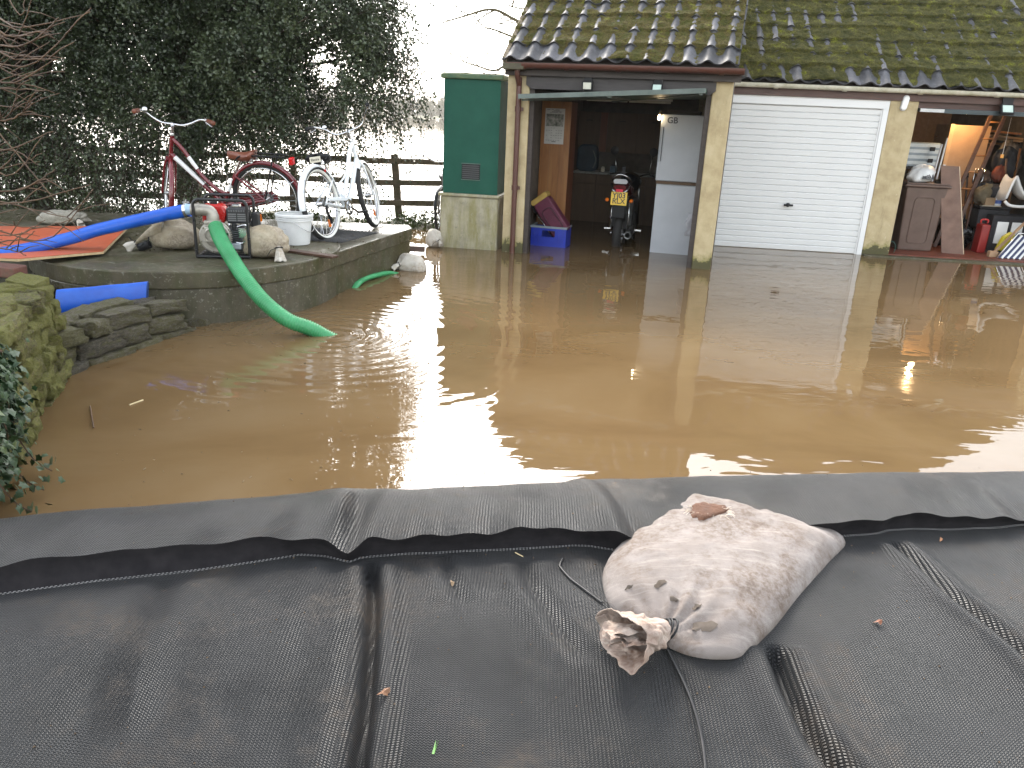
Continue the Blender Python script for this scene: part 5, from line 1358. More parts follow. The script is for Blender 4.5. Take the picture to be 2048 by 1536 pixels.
# ---------------------------------------------------------------- fence
fe = thing('post_and_rail_fence', 'weathered three rail timber fence between the plinth and the flooded field', 'fence', (-3.5, 12.2, 0))
fa, fb = Vector((-8.6, 11.5, 0)), Vector((-.35, 12.70, 0)); fd = (fb - fa).normalized()
for zz, sag in ((.935, .012), (.615, .02), (.30, .01)):
    npnt = 5
    for k in range(npnt - 1):
        a, b_ = fa.lerp(fb, k / (npnt - 1)), fa.lerp(fb, (k + 1) / (npnt - 1))
        b = MB(); b.beam(a + Vector((0, -.045, zz + sag * ((k * 7) % 3 - 1))), b_ + Vector((0, -.045, zz + sag * ((k * 7 + 2) % 3 - 1))), .036, .088); b.build('rail', m_wood, fe, bevel=.004)
for i, (px, ln) in enumerate(((-7.9, .02), (-6.4, .0), (-4.95, -.01), (-3.55, .02), (-1.90, -.10), (-.55, .0))):
    u = (px - fa.x) / fd.x; p = fa + fd * u
    b = MB(); b.beam(p + Vector((0, .03, -.4)), p + Vector((ln * 1.0, .03, 1.03)), .105, .105, up=(0, 1, 0)); b.build('post', m_wood, fe, bevel=.006)
# sagging stock wire
wi = MB()
for z in (.12, .22, .34, .46, .60): wi.tube([fa.lerp(fb, k / 10) + Vector((0, -.068, z + .01 * math.sin(k * 2.1))) for k in range(11)], .0016, 3)
for k in range(70): p = fa.lerp(fb, k / 69); wi.tube([p + Vector((0, -.068, .1)), p + Vector((0, -.068, .62))], .0012, 3)
wi.build('stock_wire', M('rusty wire', [(.09, .07, .05), (.15, .13, .11)], 20, .7, 0), fe, kind='stuff')

# ---------------------------------------------------------------- evergreen trees
def leaves_mesh(name, P, Dn, size, m, jitter=.35, asp=.55):
    """one diamond leaf per row of P; Dn gives the leaf's direction"""
    n = len(P); r = rng
    Dn = Dn + r.normal(0, jitter, (n, 3)); Dn /= np.linalg.norm(Dn, axis=1)[:, None]
    S = r.normal(0, 1, (n, 3)); S -= (S * Dn).sum(1)[:, None] * Dn; S /= np.linalg.norm(S, axis=1)[:, None]
    L = (size * r.uniform(.65, 1.25, n))[:, None]; Wd = L * asp
    Nn = np.cross(Dn, S)
    a = P; b = P + Dn * L * .45 + S * Wd * .5 + Nn * L * .06; c = P + Dn * L; d = P + Dn * L * .45 - S * Wd * .5 + Nn * L * .06
    V = np.stack([a, b, c, d], 1).reshape(-1, 3); F = np.arange(4 * n).reshape(n, 4)
    return fast_mesh(name, V, F, m)
m_ever = mat_leaf('dark evergreen leaf', [(.013, .021, .009), (.034, .048, .020), (.075, .095, .042)], .42, 1.2)
m_bark = M('dark bark', [(.030, .022, .015), (.07, .052, .036)], 9, .95, .8, 30, dist=.02, stretch=(1, 1, .3))
def evergreen(name, label, base, trunk_r, ells, nclump, seed, lean=(0, 0), group='evergreens over the fence', lsize=.042, droops=()):
    t = thing(name, label, 'tree', base, group=group); r = np.random.default_rng(seed); base = np.array(base)
    b = MB(); topz = max(e[2] + e[5] * .5 for e in ells)
    tp = [Vector((base[0] + lean[0] * k / 8 + .08 * math.sin(k * 1.3 + seed), base[1] + lean[1] * k / 8, base[2] - .3 + (topz - base[2]) * k / 8)) for k in range(9)]
    b.tube(tp, [trunk_r * (1.25 if k == 0 else 1) * (1 - .085 * k) for k in range(9)], 12)
    tk = b.build('trunk', m_bark, t, True)
    C = []; lb = MB()
    vols = np.array([e[3] * e[4] * e[5] for e in ells]); vols = vols / vols.sum()
    for e, f in zip(ells, vols):
        for k in range(int(nclump * f)):
            d = r.normal(0, 1, 3); d /= np.linalg.norm(d); rad = r.uniform(.25, 1) ** .45
            C.append(np.array(e[:3]) + d * rad * np.array(e[3:6]))
    C = np.array(C)
    # uneven crown: drop clumps where a slow noise is low, leaving gaps
    nz = fbm(C[:, 0] * 1.1 + seed, C[:, 2] * 1.1 + C[:, 1] * .7, seed, 3); C = C[nz > .345]
    P, Dn, Pu, Du = [], [], [], []
    axis = np.array([[v.x, v.y, v.z] for v in tp])
    for k, c in enumerate(C):
        root = axis[min(8, max(2, int(8 * (c[2] - base[2]) / (topz - base[2]) * .75)))]
        out = c - root; out /= np.linalg.norm(out) + 1e-6; high = c[2] > 3.55
        if k % 9 == 0: lb.tube([root, root * .5 + c * .5 + [0, 0, .18], c], [.035, .022, .006], 5, cap=False)
        for s in range(r.integers(3, 6)):
            d = out * .55 + r.normal(0, .6, 3); d[2] -= .35; d /= np.linalg.norm(d); ln = r.uniform(.18, .48); nl = int(ln * (14 if high else 110))
            p = c + r.normal(0, .09, 3); tt = np.linspace(0, 1, nl)[:, None]
            pts = p + d * ln * tt + np.array([0, 0, -1]) * (tt ** 2) * ln * .35 + r.normal(0, .030, (nl, 3))
            (Pu if high else P).append(pts); (Du if high else Dn).append(np.tile(d * .5, (nl, 1)) + r.normal(0, .8, (nl, 3)))
            if k % 4 == 0 and s == 0 and not high: lb.tube([p, p + d * ln * .5 + [0, 0, -.06 * ln], p + d * ln + [0, 0, -.35 * ln]], [.005, .003, .0015], 3, cap=False)
    for (p, d, ln, nl) in droops:                                   # long hanging sprays
        p = np.array(p); d = np.array(d, float); d /= np.linalg.norm(d); tt = np.linspace(0, 1, nl)[:, None]
        pts = p + d * ln * tt + np.array([0, 0, -1]) * tt ** 1.8 * ln * .35 + .012 * np.sin(tt * 14 + p[0] * 9)
        lb.tube([pts[i] for i in range(0, nl, max(1, nl // 6))], .0028, 3, cap=False)
        P.append(pts + r.normal(0, .022, (nl, 3))); Dn.append(np.tile(d * .5, (nl, 1)) + r.normal(0, .9, (nl, 3)))
    P = np.concatenate(P); Dn = np.concatenate(Dn)
    o = link('crown', leaves_mesh('crown', P - base, Dn, lsize, m_ever, asp=.68), t)
    if Pu: link('upper_crown', leaves_mesh('upper_crown', np.concatenate(Pu) - base, np.concatenate(Du), .13, m_ever, asp=.6), t)
    lb.build('limbs', m_bark, t)
    return len(P)
def droop_set(boxes, n, seed):
    r = np.random.default_rng(seed); out = []
    for (x0, x1, y0, y1, z0, z1, dx, l0, l1) in boxes:
        for k in range(n):
            out.append(((r.uniform(x0, x1), r.uniform(y0, y1), r.uniform(z0, z1)), (dx + r.normal(0, .25), r.normal(-.1, .2), -1), l := r.uniform(l0, l1), int(l * 46)))
    return out
n1 = evergreen('evergreen_tree', 'broad dark evergreen tree with a thick trunk behind the red bicycle', (-4.70, 11.25, .0), .17,
      [(-4.35, 10.6, 2.25, 1.5, 1.1, 1.20), (-2.85, 10.3, 2.15, 1.15, 1.0, 1.05), (-2.55, 10.4, 3.1, 1.0, 1.0, 1.0), (-4.3, 10.7, 3.2, 1.5, 1.1, 1.0), (-4.6, 10.9, 5.0, 2.1, 1.5, 1.7), (-3.6, 10.9, 6.3, 1.9, 1.5, 1.6)], 4200, 3,
      droops=droop_set([(-3.6, -1.85, 9.6, 10.8, 1.15, 1.9, .25, .35, .85), (-5.2, -3.3, 9.7, 11, .95, 1.5, .05, .3, .85), (-2.0, -1.55, 9.9, 11, 1.6, 3.2, .55, .4, .9)], 120, 5))
n2 = evergreen('evergreen_tree', 'dark evergreen tree on the far left behind the bare brown twigs', (-6.35, 10.3, .1), .13,
      [(-6.3, 10.2, 2.2, 1.4, 1.1, 1.25), (-7.6, 10.6, 2.3, 1.4, 1.2, 1.4), (-6.3, 10.4, 3.2, 1.4, 1.1, 1.0), (-6.8, 10.6, 4.8, 2.0, 1.5, 1.6), (-6.3, 10.8, 6.2, 1.6, 1.4, 1.5)], 3000, 8,
      droops=droop_set([(-7.6, -5.0, 9.3, 10.6, .9, 1.5, .0, .3, .9), (-6.6, -4.6, 9.2, 10.2, .75, 1.3, .0, .3, .8), (-6.8, -3.6, 9.4, 10.6, .8, 1.5, .0, .4, .9)], 280, 6))
print('leaves', n1, n2)

# bare tree whose boughs reach out from behind the garage
def bare_tree(name, label, base, h, seed, boughs, col):
    t = thing(name, label, 'tree', base); r = random.Random(seed); base = Vector(base)
    b = MB(); b.tube([base + Vector((0, 0, -.4)), base + Vector((.1, 0, h * .5)), base + Vector((.05, .1, h))], [.24, .17, .08], 12); b.build('trunk', col, t, True)
    tw = MB()
    def grow(p, d, ln, rad, depth):
        pts = [p]; dd = d.normalized(); rr = [rad]; k = 6
        for i in range(k):
            dd = (dd + Vector((r.uniform(-.22, .22), r.uniform(-.22, .22), r.uniform(-.20, .22)))).normalized(); pts.append(pts[-1] + dd * ln / k); rr.append(rad * (1 - .75 * (i + 1) / k))
        (mb := MB() if depth == 0 else tw).tube(pts, rr, 6 if depth < 2 else 3, cap=False)
        if depth == 0: mb.build('bough', col, t, True)
        if depth < 3:
            for i in range(2, k + 1):
                for q in range(2 if depth < 2 else 1):
                    if r.random() < .8:
                        nd = (dd + Vector((r.uniform(-1, 1), r.uniform(-.6, .6), r.uniform(-.7, .9)))).normalized()
                        grow(pts[i], nd, ln * r.uniform(.28, .48), max(.004, rr[i] * .6), depth + 1)
    for (z, d, ln, rad) in boughs: grow(base + Vector((.05, .05, z)), Vector(d), ln, rad, 0)
    tw.build('twigs', col, t, kind='stuff')
m_moss_bark = M('mossy bare bark', [(.10, .085, .045), (.17, .145, .085)], 6, .9, .4, 30)
bt = thing('bare_tree', 'bare winter tree with mossy boughs reaching out behind the garage', 'tree', (2.4, 16.2, 0)); r = random.Random(31)
b = MB(); b.tube([(2.4, 16.2, -.4), (2.3, 16.2, 1.8), (2.5, 16.3, 5.2)], [.22, .17, .07], 12); b.build('trunk', m_moss_bark, bt, True)
tw = MB()
def twiglet(p, d, ln, rad, depth):
    pts = [p]; dd = d.normalized()
    for i in range(4): dd = (dd + Vector((r.uniform(-.35, .35), r.uniform(-.2, .2), r.uniform(-.3, .3)))).normalized(); pts.append(pts[-1] + dd * ln / 4)
    tw.tube(pts, [rad * (1 - .17 * i) for i in range(5)], 4, cap=False)
    if depth < 2:
        for i in range(1, 5):
            if r.random() < .75: twiglet(pts[i], dd + Vector((r.uniform(-1, .4), r.uniform(-.5, .5), r.uniform(-.8, .8))), ln * r.uniform(.35, .6), max(.004, rad * .55), depth + 1)
for pth, rad in (([(2.35, 16.2, 2.6), (0.423,16.100,3.170), (-0.208,16.000,3.377), (-0.687,16.000,3.555), (-1.196,15.900,3.411), (-1.654,15.800,3.253)], .045), ([(-0.640,16.000,3.548), (-0.872,16.000,3.419), (-1.003,15.900,3.248), (-1.036,15.900,3.074)], .018),
                 ([(2.35, 16.2, 2.3), (0.247,16.100,2.899), (-0.294,16.200,3.115), (-0.636,16.200,3.224), (-0.849,16.200,3.268), (-0.977,16.200,3.385)], .030), ([(0.032,16.300,3.367), (-0.355,16.300,3.369), (-0.691,16.300,3.311)], .018),
                 ([(2.35, 16.2, 1.8), (0.068,16.000,2.600), (-0.365,16.000,2.599), (-0.602,16.000,2.491), (-0.894,16.000,2.542), (-1.226,15.900,2.628), (-1.486,15.900,2.758)], .030), ([(-0.894,16.000,2.542), (-1.139,16.000,2.700), (-1.430,16.000,2.839)], .014),
                 ([(2.4, 16.2, 3.6), (0.281,16.200,4.038), (-0.231,16.200,3.847), (-0.316,16.200,3.629), (-0.195,16.200,4.104)], .03), ([(2.4, 16.2, 3.4), (0.020,16.400,3.624), (-0.468,16.400,3.734), (-0.715,16.300,4.012)], .022), ([(-0.133,16.000,2.787), (-0.514,16.000,2.700), (-0.854,16.000,2.827), (-1.192,16.000,2.919)], .012)):
    p = smooth_path(pth, 6); b = MB(); b.tube(p, [rad * (1 - .72 * i / (len(p) - 1)) for i in range(len(p))], 7); b.build('bough', m_moss_bark, bt, True)
    for i in range(6, len(p)):
        if r.random() < .55: twiglet(p[i], Vector((r.uniform(-1, .2), r.uniform(-.5, .5), r.uniform(-.7, .9))), r.uniform(.25, .6), max(.005, rad * .3), 1)
tw.build('twigs', m_moss_bark, bt, kind='stuff')
# bare shrub at the left edge
bs = thing('bare_shrub', 'bare shrub with long arching brown twigs at the left edge', 'shrub', (-4.6, 5.3, .3))
m_twig = M('brown twig', [(.060, .032, .018), (.13, .075, .038)], 8, .6, .2, 40); r = random.Random(21)
for (a, c_, d_) in [((-3.525,5.300,2.114),(-3.037,5.000,2.032),(-2.552,4.900,2.121)),((-3.367,5.000,1.866),(-2.902,4.800,1.925),(-2.626,4.700,2.069)),((-3.443,5.200,2.021),(-3.041,5.100,2.011),(-2.767,5.000,2.073)),((-3.383,5.000,1.781),(-2.890,4.800,1.818),(-2.628,4.800,2.015)),
          ((-3.295,4.900,1.889),(-2.973,4.800,1.847),(-2.667,4.700,1.853)),((-3.440,5.100,1.842),(-3.062,5.000,1.879),(-2.857,4.900,1.847)),((-3.331,4.900,1.694),(-2.994,4.800,1.719),(-2.738,4.800,1.857)),((-3.580,5.300,1.819),(-3.236,5.200,1.769),(-2.992,5.100,1.774)),
          ((-3.244,4.800,1.639),(-3.030,4.800,1.681),(-2.765,4.700,1.678)),((-3.374,4.900,1.465),(-3.060,4.800,1.507),(-2.906,4.800,1.612)),((-3.490,5.100,1.578),(-3.216,5.000,1.512),(-3.111,5.000,1.679)),((-3.391,4.900,1.377),(-3.120,4.800,1.333),(-2.814,4.800,1.456)),
          ((-3.425,4.900,1.197),(-3.114,4.800,1.188),(-2.975,4.800,1.296)),((-3.333,4.900,1.524),(-3.174,4.900,1.386),(-2.861,4.800,1.050)),((-3.628,5.200,1.202),(-3.282,5.100,1.315),(-3.058,5.000,1.238)),((-3.383,4.800,1.057),(-3.068,4.800,1.101),(-2.774,4.700,1.238)),
          ((-3.329,4.700,0.980),(-2.954,4.700,1.050),(-2.522,4.600,1.171)),((-3.459,4.900,1.013),(-2.995,4.800,0.983),(-2.697,4.700,0.948)),((-3.341,4.700,0.919),(-2.980,4.700,0.890),(-2.669,4.600,0.962)),((-3.418,4.800,0.873),(-2.899,4.700,0.818),(-2.507,4.600,1.148)),
          ((-3.358,4.700,0.828),(-3.014,4.600,0.858),(-2.819,4.600,0.955)),((-3.298,4.600,0.785),(-2.989,4.600,0.829),(-2.890,4.600,0.887)),((-3.295,5.100,2.291),(-3.025,5.000,2.100),(-2.975,5.000,2.262)),((-3.290,5.000,2.116),(-3.114,5.000,1.932),(-2.855,4.900,2.227)),
          ((-3.212,4.800,1.965),(-2.981,4.800,1.969),(-2.787,4.700,1.973)),((-3.564,5.200,1.546),(-3.253,5.100,1.576),(-3.050,5.000,1.580)),((-3.442,5.000,1.129),(-3.200,4.900,1.237),(-3.024,4.800,1.366)),((-3.303,4.600,0.755),(-3.060,4.600,0.766),(-2.960,4.600,0.734))]:
    b = MB(); p = smooth_path([(-4.35 + r.gauss(0, .05), 5.0 + r.gauss(0, .05), .25), tuple(Vector((-4.35, 5.0, .25)).lerp(Vector(a), .6) + Vector((-.12, 0, .05))), a, c_, d_], 7); w0 = r.uniform(.0065, .0105); p = [q + Vector((r.gauss(0, .002), r.gauss(0, .004), r.gauss(0, .002))) for q in p]
    b.tube(p, [w0 * (1.15 - .85 * i / (len(p) - 1)) for i in range(len(p))], 6)
    for k in range(r.randint(1, 4)):
        i = r.randint(14, len(p) - 3); d = Vector((r.uniform(.2, 1), r.uniform(-.5, .5), r.uniform(-.4, .7))).normalized(); ln = r.uniform(.06, .26)
        b.tube([p[i], p[i] + d * ln * .5 + Vector((0, 0, .01)), p[i] + d * ln], [w0 * .5, w0 * .4, w0 * .2], 4)
    b.build('twig', m_twig, bs, True)

# ---------------------------------------------------------------- ivy and weeds
iv = thing('ivy_plant', 'dark green ivy trailing over the yellow stone wall into the water', 'ivy', (-2.6, 3.2, 0))
m_ivy = mat_leaf('ivy leaf', [(.008, .022, .007), (.016, .042, .011), (.035, .068, .020)], .5, 6)
m_ivy2 = mat_leaf('pale ivy leaf', [(.035, .060, .016), (.07, .10, .03)], .5, 6)
pts = [(0, 0), (.30, -.08), (.42, .22), (.62, .16), (.55, .42), (1.0, .0)]
shape = [(x, y) for x, y in pts[:-1]] + [(1.0, 0)] + [(x, -y) for x, y in reversed(pts[1:-1])]
shape = [(0, .0), (-.12, .30), (.22, .34), (.30, .56), (.58, .30), (1.0, 0), (.58, -.30), (.30, -.56), (.22, -.34), (-.12, -.30)]
lv = [Vector((x - .1, y, -.12 * y * y - .05 * x * x)) for x, y in shape] + [Vector((.25, 0, .05))]
lf = [(10, i, (i + 1) % 10) for i in range(10)]
ivm = [new_mesh('leaf', lv, lf, m, False) for m in (m_ivy, m_ivy, m_ivy, m_ivy2)]
r = random.Random(77); stems = MB(); allp = []
for k in range(56):
    u = 1.46 + (k / 56) * 1.1 + r.uniform(-.06, .06); t0 = r.uniform(0, .35)
    top = A2 + D2 * u - N2 * t0 + Vector((0, 0, .60)); p = [top]; zl = r.uniform(.0, .32) if u > 1.55 else r.uniform(.25, .45)
    edge = A2 + D2 * u + N2 * .04 + Vector((0, 0, .56)); p.append(edge + Vector((0, 0, r.uniform(-.02, .05))))
    z = .5
    while z > zl: p.append(A2 + D2 * (u + r.uniform(-.05, .05)) + N2 * (.04 + r.uniform(0, .05)) + Vector((0, 0, z))); z -= .09
    p = smooth_path(p, 3); stems.tube(p, .0035, 4, cap=False)
    for q in p:
        for s in range(4): allp.append(q + Vector((r.gauss(0, .035), r.gauss(0, .035), r.gauss(0, .03))))
for k in range(3):
    u = 1.62 + k * .2; a = A2 + D2 * u + N2 * .06; p = smooth_path([a + Vector((0, 0, .3)), a + N2 * .08 + Vector((0, 0, .10)), a + N2 * (.14 + .05 * r.random()) + Vector((0, 0, .03))], 5); stems.tube(p, .004, 4, cap=False)
    for q in p[4:]:
        for s in range(2): allp.append(q + Vector((r.gauss(0, .03), r.gauss(0, .03), abs(r.gauss(0, .02)) + .01)))
stems.build('stem', m_twig, iv)
r.shuffle(allp)
def cam_d(p): return (p - Vector((0, 0, 1.65))).length
allp.sort(key=lambda p: -p.dot(N2) * .6 + cam_d(p) * .1)
V, F = [], []
for i, p in enumerate(allp):
    nrm = (N2 * r.uniform(.4, 1) + Vector((r.gauss(0, .4), r.gauss(0, .4), r.uniform(-.1, .8)))).normalized()
    dr = Vector((r.gauss(0, .6), r.gauss(0, .6), -1)); dr = (dr - nrm * dr.dot(nrm)).normalized(); sd = nrm.cross(dr); sz = r.uniform(.020, .046)
    Mx_ = Matrix((( *(dr * sz), 0), (*(sd * sz), 0), (*(nrm * sz), 0), (0, 0, 0, 1))).transposed(); Mx_ = Matrix.Translation(p - OFF[iv.name]) @ Mx_
    if i < 290:
        o = bpy.data.objects.new('leaf', r.choice(ivm)); COL.objects.link(o); o.parent = iv; o.matrix_local = Mx_
    else:
        n0 = len(V); V += [Mx_ @ v for v in lv]; F += [tuple(n0 + j for j in f) for f in lf]
if V: link('foliage', new_mesh('foliage', V, F, m_ivy), iv, kind='stuff')
m_weed = mat_leaf('weed leaf', [(.03, .05, .012), (.06, .09, .02), (.10, .10, .03)], .5, 4)
Pw, Dw = [], []; r2 = np.random.default_rng(5)
for k in range(260):
    x = r2.uniform(-8.4, -.9); y = 12.0 + .15 * x / 5 + r2.normal(0, .22); n = r2.integers(14, 40); h = r2.uniform(.05, .22)
    if fbm(np.array([x * 1.2]), np.array([y]), 3)[0] < .42: continue
    c = np.array([x, y, .03]); q = c + r2.normal(0, 1, (n, 3)) * [.12, .10, h * .5]; q[:, 2] = np.abs(q[:, 2]) + .0
    Pw.append(q); Dw.append(r2.normal(0, 1, (n, 3)) + [0, 0, .6])
link('weeds', leaves_mesh('weeds', np.concatenate(Pw), np.concatenate(Dw), .06, m_weed, asp=.5), kind='stuff')['label'] = 'low weeds growing along the foot of the timber fence'
bpy.data.objects['weeds']['category'] = 'weeds'
b = MB(); rr = random.Random(3)
for k in range(110):
    x = rr.uniform(-2.6, -.8) if k < 70 else rr.uniform(-8, -2.6); y = 12.1 + rr.uniform(-.3, .5); h = rr.uniform(.3, .95); dx = rr.gauss(0, .18)
    b.tube([(x, y, 0), (x + dx * .4, y, h * .6), (x + dx * 1.3, y + rr.gauss(0, .08), h * (1 if rr.random() < .6 else .75))], [.0035, .0025, .001], 4, cap=False)
o = b.build('dead_stems', M('dead weed stalk', [(.13, .095, .05), (.22, .17, .10)], 6, .8, 0), None, kind='stuff'); o['label'] = 'thin dead weed stalks standing along the fence'; o['category'] = 'weeds'
# litter on the plinth and wet grating
gr = thing('wire_grating', 'sheet of black wire mesh lying on the plinth behind the bucket', 'wire mesh', (-2.1, 8.0, .43))
b = MB()
for k in range(26):
    x = -2.62 + k * .036; b.tube([(x, 7.62 - .02 * k * .3, .432), (x + .22, 8.35 - .02 * k * .3, .45)], .004, 4)
for k in range(22):
    y = 7.62 + k * .035; b.tube([(-2.64 + k * .0105, y, .434), (-1.70 + k * .0105, y - .16, .436)], .004, 4)
b.build('mesh_wire', flat('black wire', (.03, .03, .03), .5), gr, kind='stuff')
b = MB(); rr = random.Random(8); Pl, Dl = [], []
for k in range(900):
    x = rr.uniform(-4.0, -1.3); y = rr.uniform(6.5, 9.0)
    Pl.append((x, y, .428 + rr.uniform(0, .02))); Dl.append((rr.gauss(0, 1), rr.gauss(0, 1), rr.uniform(-.1, .3)))
o = link('leaf_litter', leaves_mesh('leaf_litter', np.array(Pl), np.array(Dl), .020, mat_leaf('dead leaf', [(.04, .03, .015), (.10, .07, .035)], .6)), kind='stuff'); o['label'] = 'scattered dead leaves on the wet plinth top'; o['category'] = 'litter'
# ---------------------------------------------------------------- inside the flooded garage
Y1 = math.radians(-14.567); Y2 = math.radians(-5.4045)
def th1(name, label, cat, u, y, z=0, rot=0, group=None): return thing(name, label, cat, A1(u, y, z), (0, 0, Y1 + rot), group, local=True)
def th2(name, label, cat, u, y, z=.036, rot=0, group=None): return thing(name, label, cat, A2w(u, y, z), (0, 0, Y2 + rot), group, local=True)
t = th1('tall_cabinet', 'tall varnished pine cabinet inside the garage with a calendar on its front', 'cabinet', .36, 1.2)
b = MB(); b.box(-.205, .205, .02, .42, -.4, 1.88); b.build('carcass', m_pined, t)
for k in range(3):
    b = MB(); b.box(-.204 + k * .1365, -.0685 + k * .1365, .0, .0195, -.4, 1.88); b.build('plank', m_pine, t, bevel=.003)
cal = th1('calendar', 'printed wall calendar with dark picture hanging on the pine cabinet', 'calendar', .345, 1.195)
m_paper = flat('calendar paper', (.50, .50, .48), .6); m_ink = flat('grey print', (.13, .13, .14), .7)
b = MB(); b.box(-.135, .135, -.006, .0, 1.33, 1.79); b.build('page', m_paper, cal)
b = MB(); b.box(-.12, .12, -.0075, -.0062, 1.56, 1.72); b.build('picture', M('calendar picture', [(.04, .045, .04), (.20, .21, .19), (.42, .40, .38)], 22, .6, 0), cal)
b = MB(); rr = random.Random(3)
for k in range(26): x = -.115 + rr.random() * .18; b.box(x, x + rr.uniform(.015, .045), -.0075, -.0062, 1.735 + .012 * (k % 4), 1.741 + .012 * (k % 4))
for j in range(6):
    for k in range(7):
        if rr.random() < .8: x = -.115 + k * .034; b.box(x, x + .018, -.0075, -.0062, 1.535 - j * .032, 1.541 - j * .032)
b.box(-.03, .03, -.0075, -.0062, 1.355, 1.366); b.build('print', m_ink, cal)

t = th1('crate', 'blue stacking crate standing in the flooded garage doorway', 'crate', .45, .72)
m_crate = M('blue crate plastic', [(.012, .030, .30), (.020, .045, .42)], 4, .4, .2, 30)
b = MB()
for (x0, x1, y0, y1, z0, z1) in ((-.245, .245, 0, .012, -.12, .13), (-.245, .245, .0, .012, .215, .245), (-.245, -.09, 0, .012, .13, .215), (.09, .245, 0, .012, .13, .215), (-.245, -.233, .012, .34, -.12, .245), (.233, .245, .012, .34, -.12, .245), (-.233, .233, .328, .34, -.12, .245), (-.233, .233, .012, .328, -.1, -.08)): b.box(x0, x1, y0, y1, z0, z1)
b.build('crate_body', m_crate, t)
b = MB(); b.box(-.255, .255, -.012, -.0005, .2455, .275); b.box(-.255, -.2405, 0, .35, .2455, .275); b.box(.2405, .255, 0, .35, .2455, .275); b.build('crate_rim', flat('grey crate rim', (.20, .24, .26), .5), t, bevel=.003)
b = MB()
for x in (-.20, -.14, .14, .20): b.box(x - .005, x + .005, -.007, -.0005, -.1, .21)
b.box(-.245, .245, -.007, -.0005, .118, .128); b.build('crate_rib', m_crate, t)
t = th1('trolley_bag', 'maroon shopping trolley bag leaning over inside the blue crate', 'trolley bag', .45, .85)
m_maroon = M('maroon nylon', [(.075, .010, .028), (.13, .018, .05)], 7, .6, .5, 30, dist=.006)
q = Matrix.Translation((.16, .02, .20)) @ Matrix.Rotation(math.radians(-38), 4, 'Y')
def rounded(w, h, r, n=6): 
    o = []
    for cx, cz, a0 in ((w / 2 - r, h / 2 - r, 0), (-w / 2 + r, h / 2 - r, 90), (-w / 2 + r, -h / 2 + r, 180), (w / 2 - r, -h / 2 + r, 270)):
        o += [(cx + r * math.cos(math.radians(a0 + 90 * i / n)), cz + r * math.sin(math.radians(a0 + 90 * i / n))) for i in range(n + 1)]
    return o
b = MB(); b.prism(rounded(.25, .55, .06), -.10, .10); b.xform(lambda p: q @ Vector((p.x, p.z, p.y + .24))); b.build('bag', m_maroon, t, bevel=.02)
b = MB(); b.tube([q @ Vector((x, -.112, z + .20)) for x, z in rounded(.15, .34, .05)], .008, 6, closed=True); b.build('pocket_piping', flat('dark maroon piping', (.05, .006, .018), .6), t, True)
b = MB(); b.prism(rounded(.26, .075, .03), -.11, .11); b.xform(lambda p: q @ Vector((p.x, p.z, p.y + .535))); b.build('flap', M('mustard cloth', [(.34, .22, .045), (.46, .31, .08)], 7, .7, .3), t, bevel=.01)
b = MB(); b.tube([q @ Vector((-.145, -.04, -.05)), q @ Vector((-.15, -.04, .42))], .011, 8); b.build('trolley_tube', m_steel, t, True)
b = MB(); b.tube(smooth_path([q @ Vector((-.15, -.04, .40)), q @ Vector((-.155, -.04, .58)), q @ Vector((-.13, -.02, .70)), q @ Vector((-.05, 0, .74))], 5), .014, 8); b.build('handle', m_black, t, True)
b = MB(); b.lathe([(.045, -.012), (.045, .012), (.02, .014)], 14, Matrix.Translation((.10, -.03, .255)) @ Rx); b.build('wheel', flat('orange and white wheel', (.65, .16, .03), .4), t, True, 40)
# fridge stacked on a white cupboard
t = th1('white_cupboard', 'white cupboard standing in the flood water under the fridge', 'cupboard', 2.06, 1.0)
m_fr = M('white fridge enamel', [(.40, .415, .44), (.47, .49, .515)], 3, .4, .1, 30)
b = MB(); b.box(-.25, .27, .02, .55, -.4, .905); b.build('carcass', m_fr, t)
b = MB(); b.box(-.25, .27, .0, .0195, -.38, .895); b.build('door', m_fr, t, bevel=.004)
b = MB(); b.box(-.255, .275, -.004, .55, .9055, .942); b.build('top_board', m_cab, t)
fg = th1('fridge', 'white fridge with dark letters stacked on the white cupboard', 'fridge', 2.06, 1.0, .945)
b = MB(); b.box(-.27, .27, .045, .55, .0, .83); b.build('body', m_fr, fg, bevel=.01)
b = MB(); b.box(-.27, .27, .0, .0445, .0, .83); fd_ = b.build('door', m_fr, fg, bevel=.012)
b = MB(); b.box(-.262, -.225, -.012, -.0005, .24, .68); b.build('handle', flat('grey handle', (.33, .35, .37), .35), fd_, bevel=.005)
b = MB(); b.box(-.232, -.224, -.0135, -.0125, .25, .67); b.build('handle_recess', m_black, fd_)
text('GB', .105, Matrix.Translation((-.125, -.0015, .755)) @ Matrix.Rotation(PI / 2, 4, 'X'), flat('black letters', (.02, .02, .03), .5), fd_, bold=.0022)
tp = th1('top_box', 'dark flat box lying on top of the white fridge', 'box', 2.07, 1.05, 1.777)
b = MB(); b.box(-.22, .20, 0, .4, 0, .05); b.build('box_body', m_dark, tp, bevel=.005)
lp = th1('clip_lamp', 'small lit clip lamp beside the fridge top', 'lamp', 1.765, .98, 1.70)
b = MB(); b.box(-.012, .012, 0, .03, .02, .12); b.build('clip', m_black, lp, bevel=.004)
b = MB(); b.lathe([(0, -.03), (.016, -.022), (.02, 0), (.012, .022), (.012, .035)], 12, Matrix.Translation((.0, -.01, .03))); b.build('bulb', emit('warm bulb', (1, .75, .42), 14), lp, True)
hk = th1('hanging_cloth', 'grey rag hanging on the dark frame beside the white cupboard', 'cloth', 2.335, .35, .30)
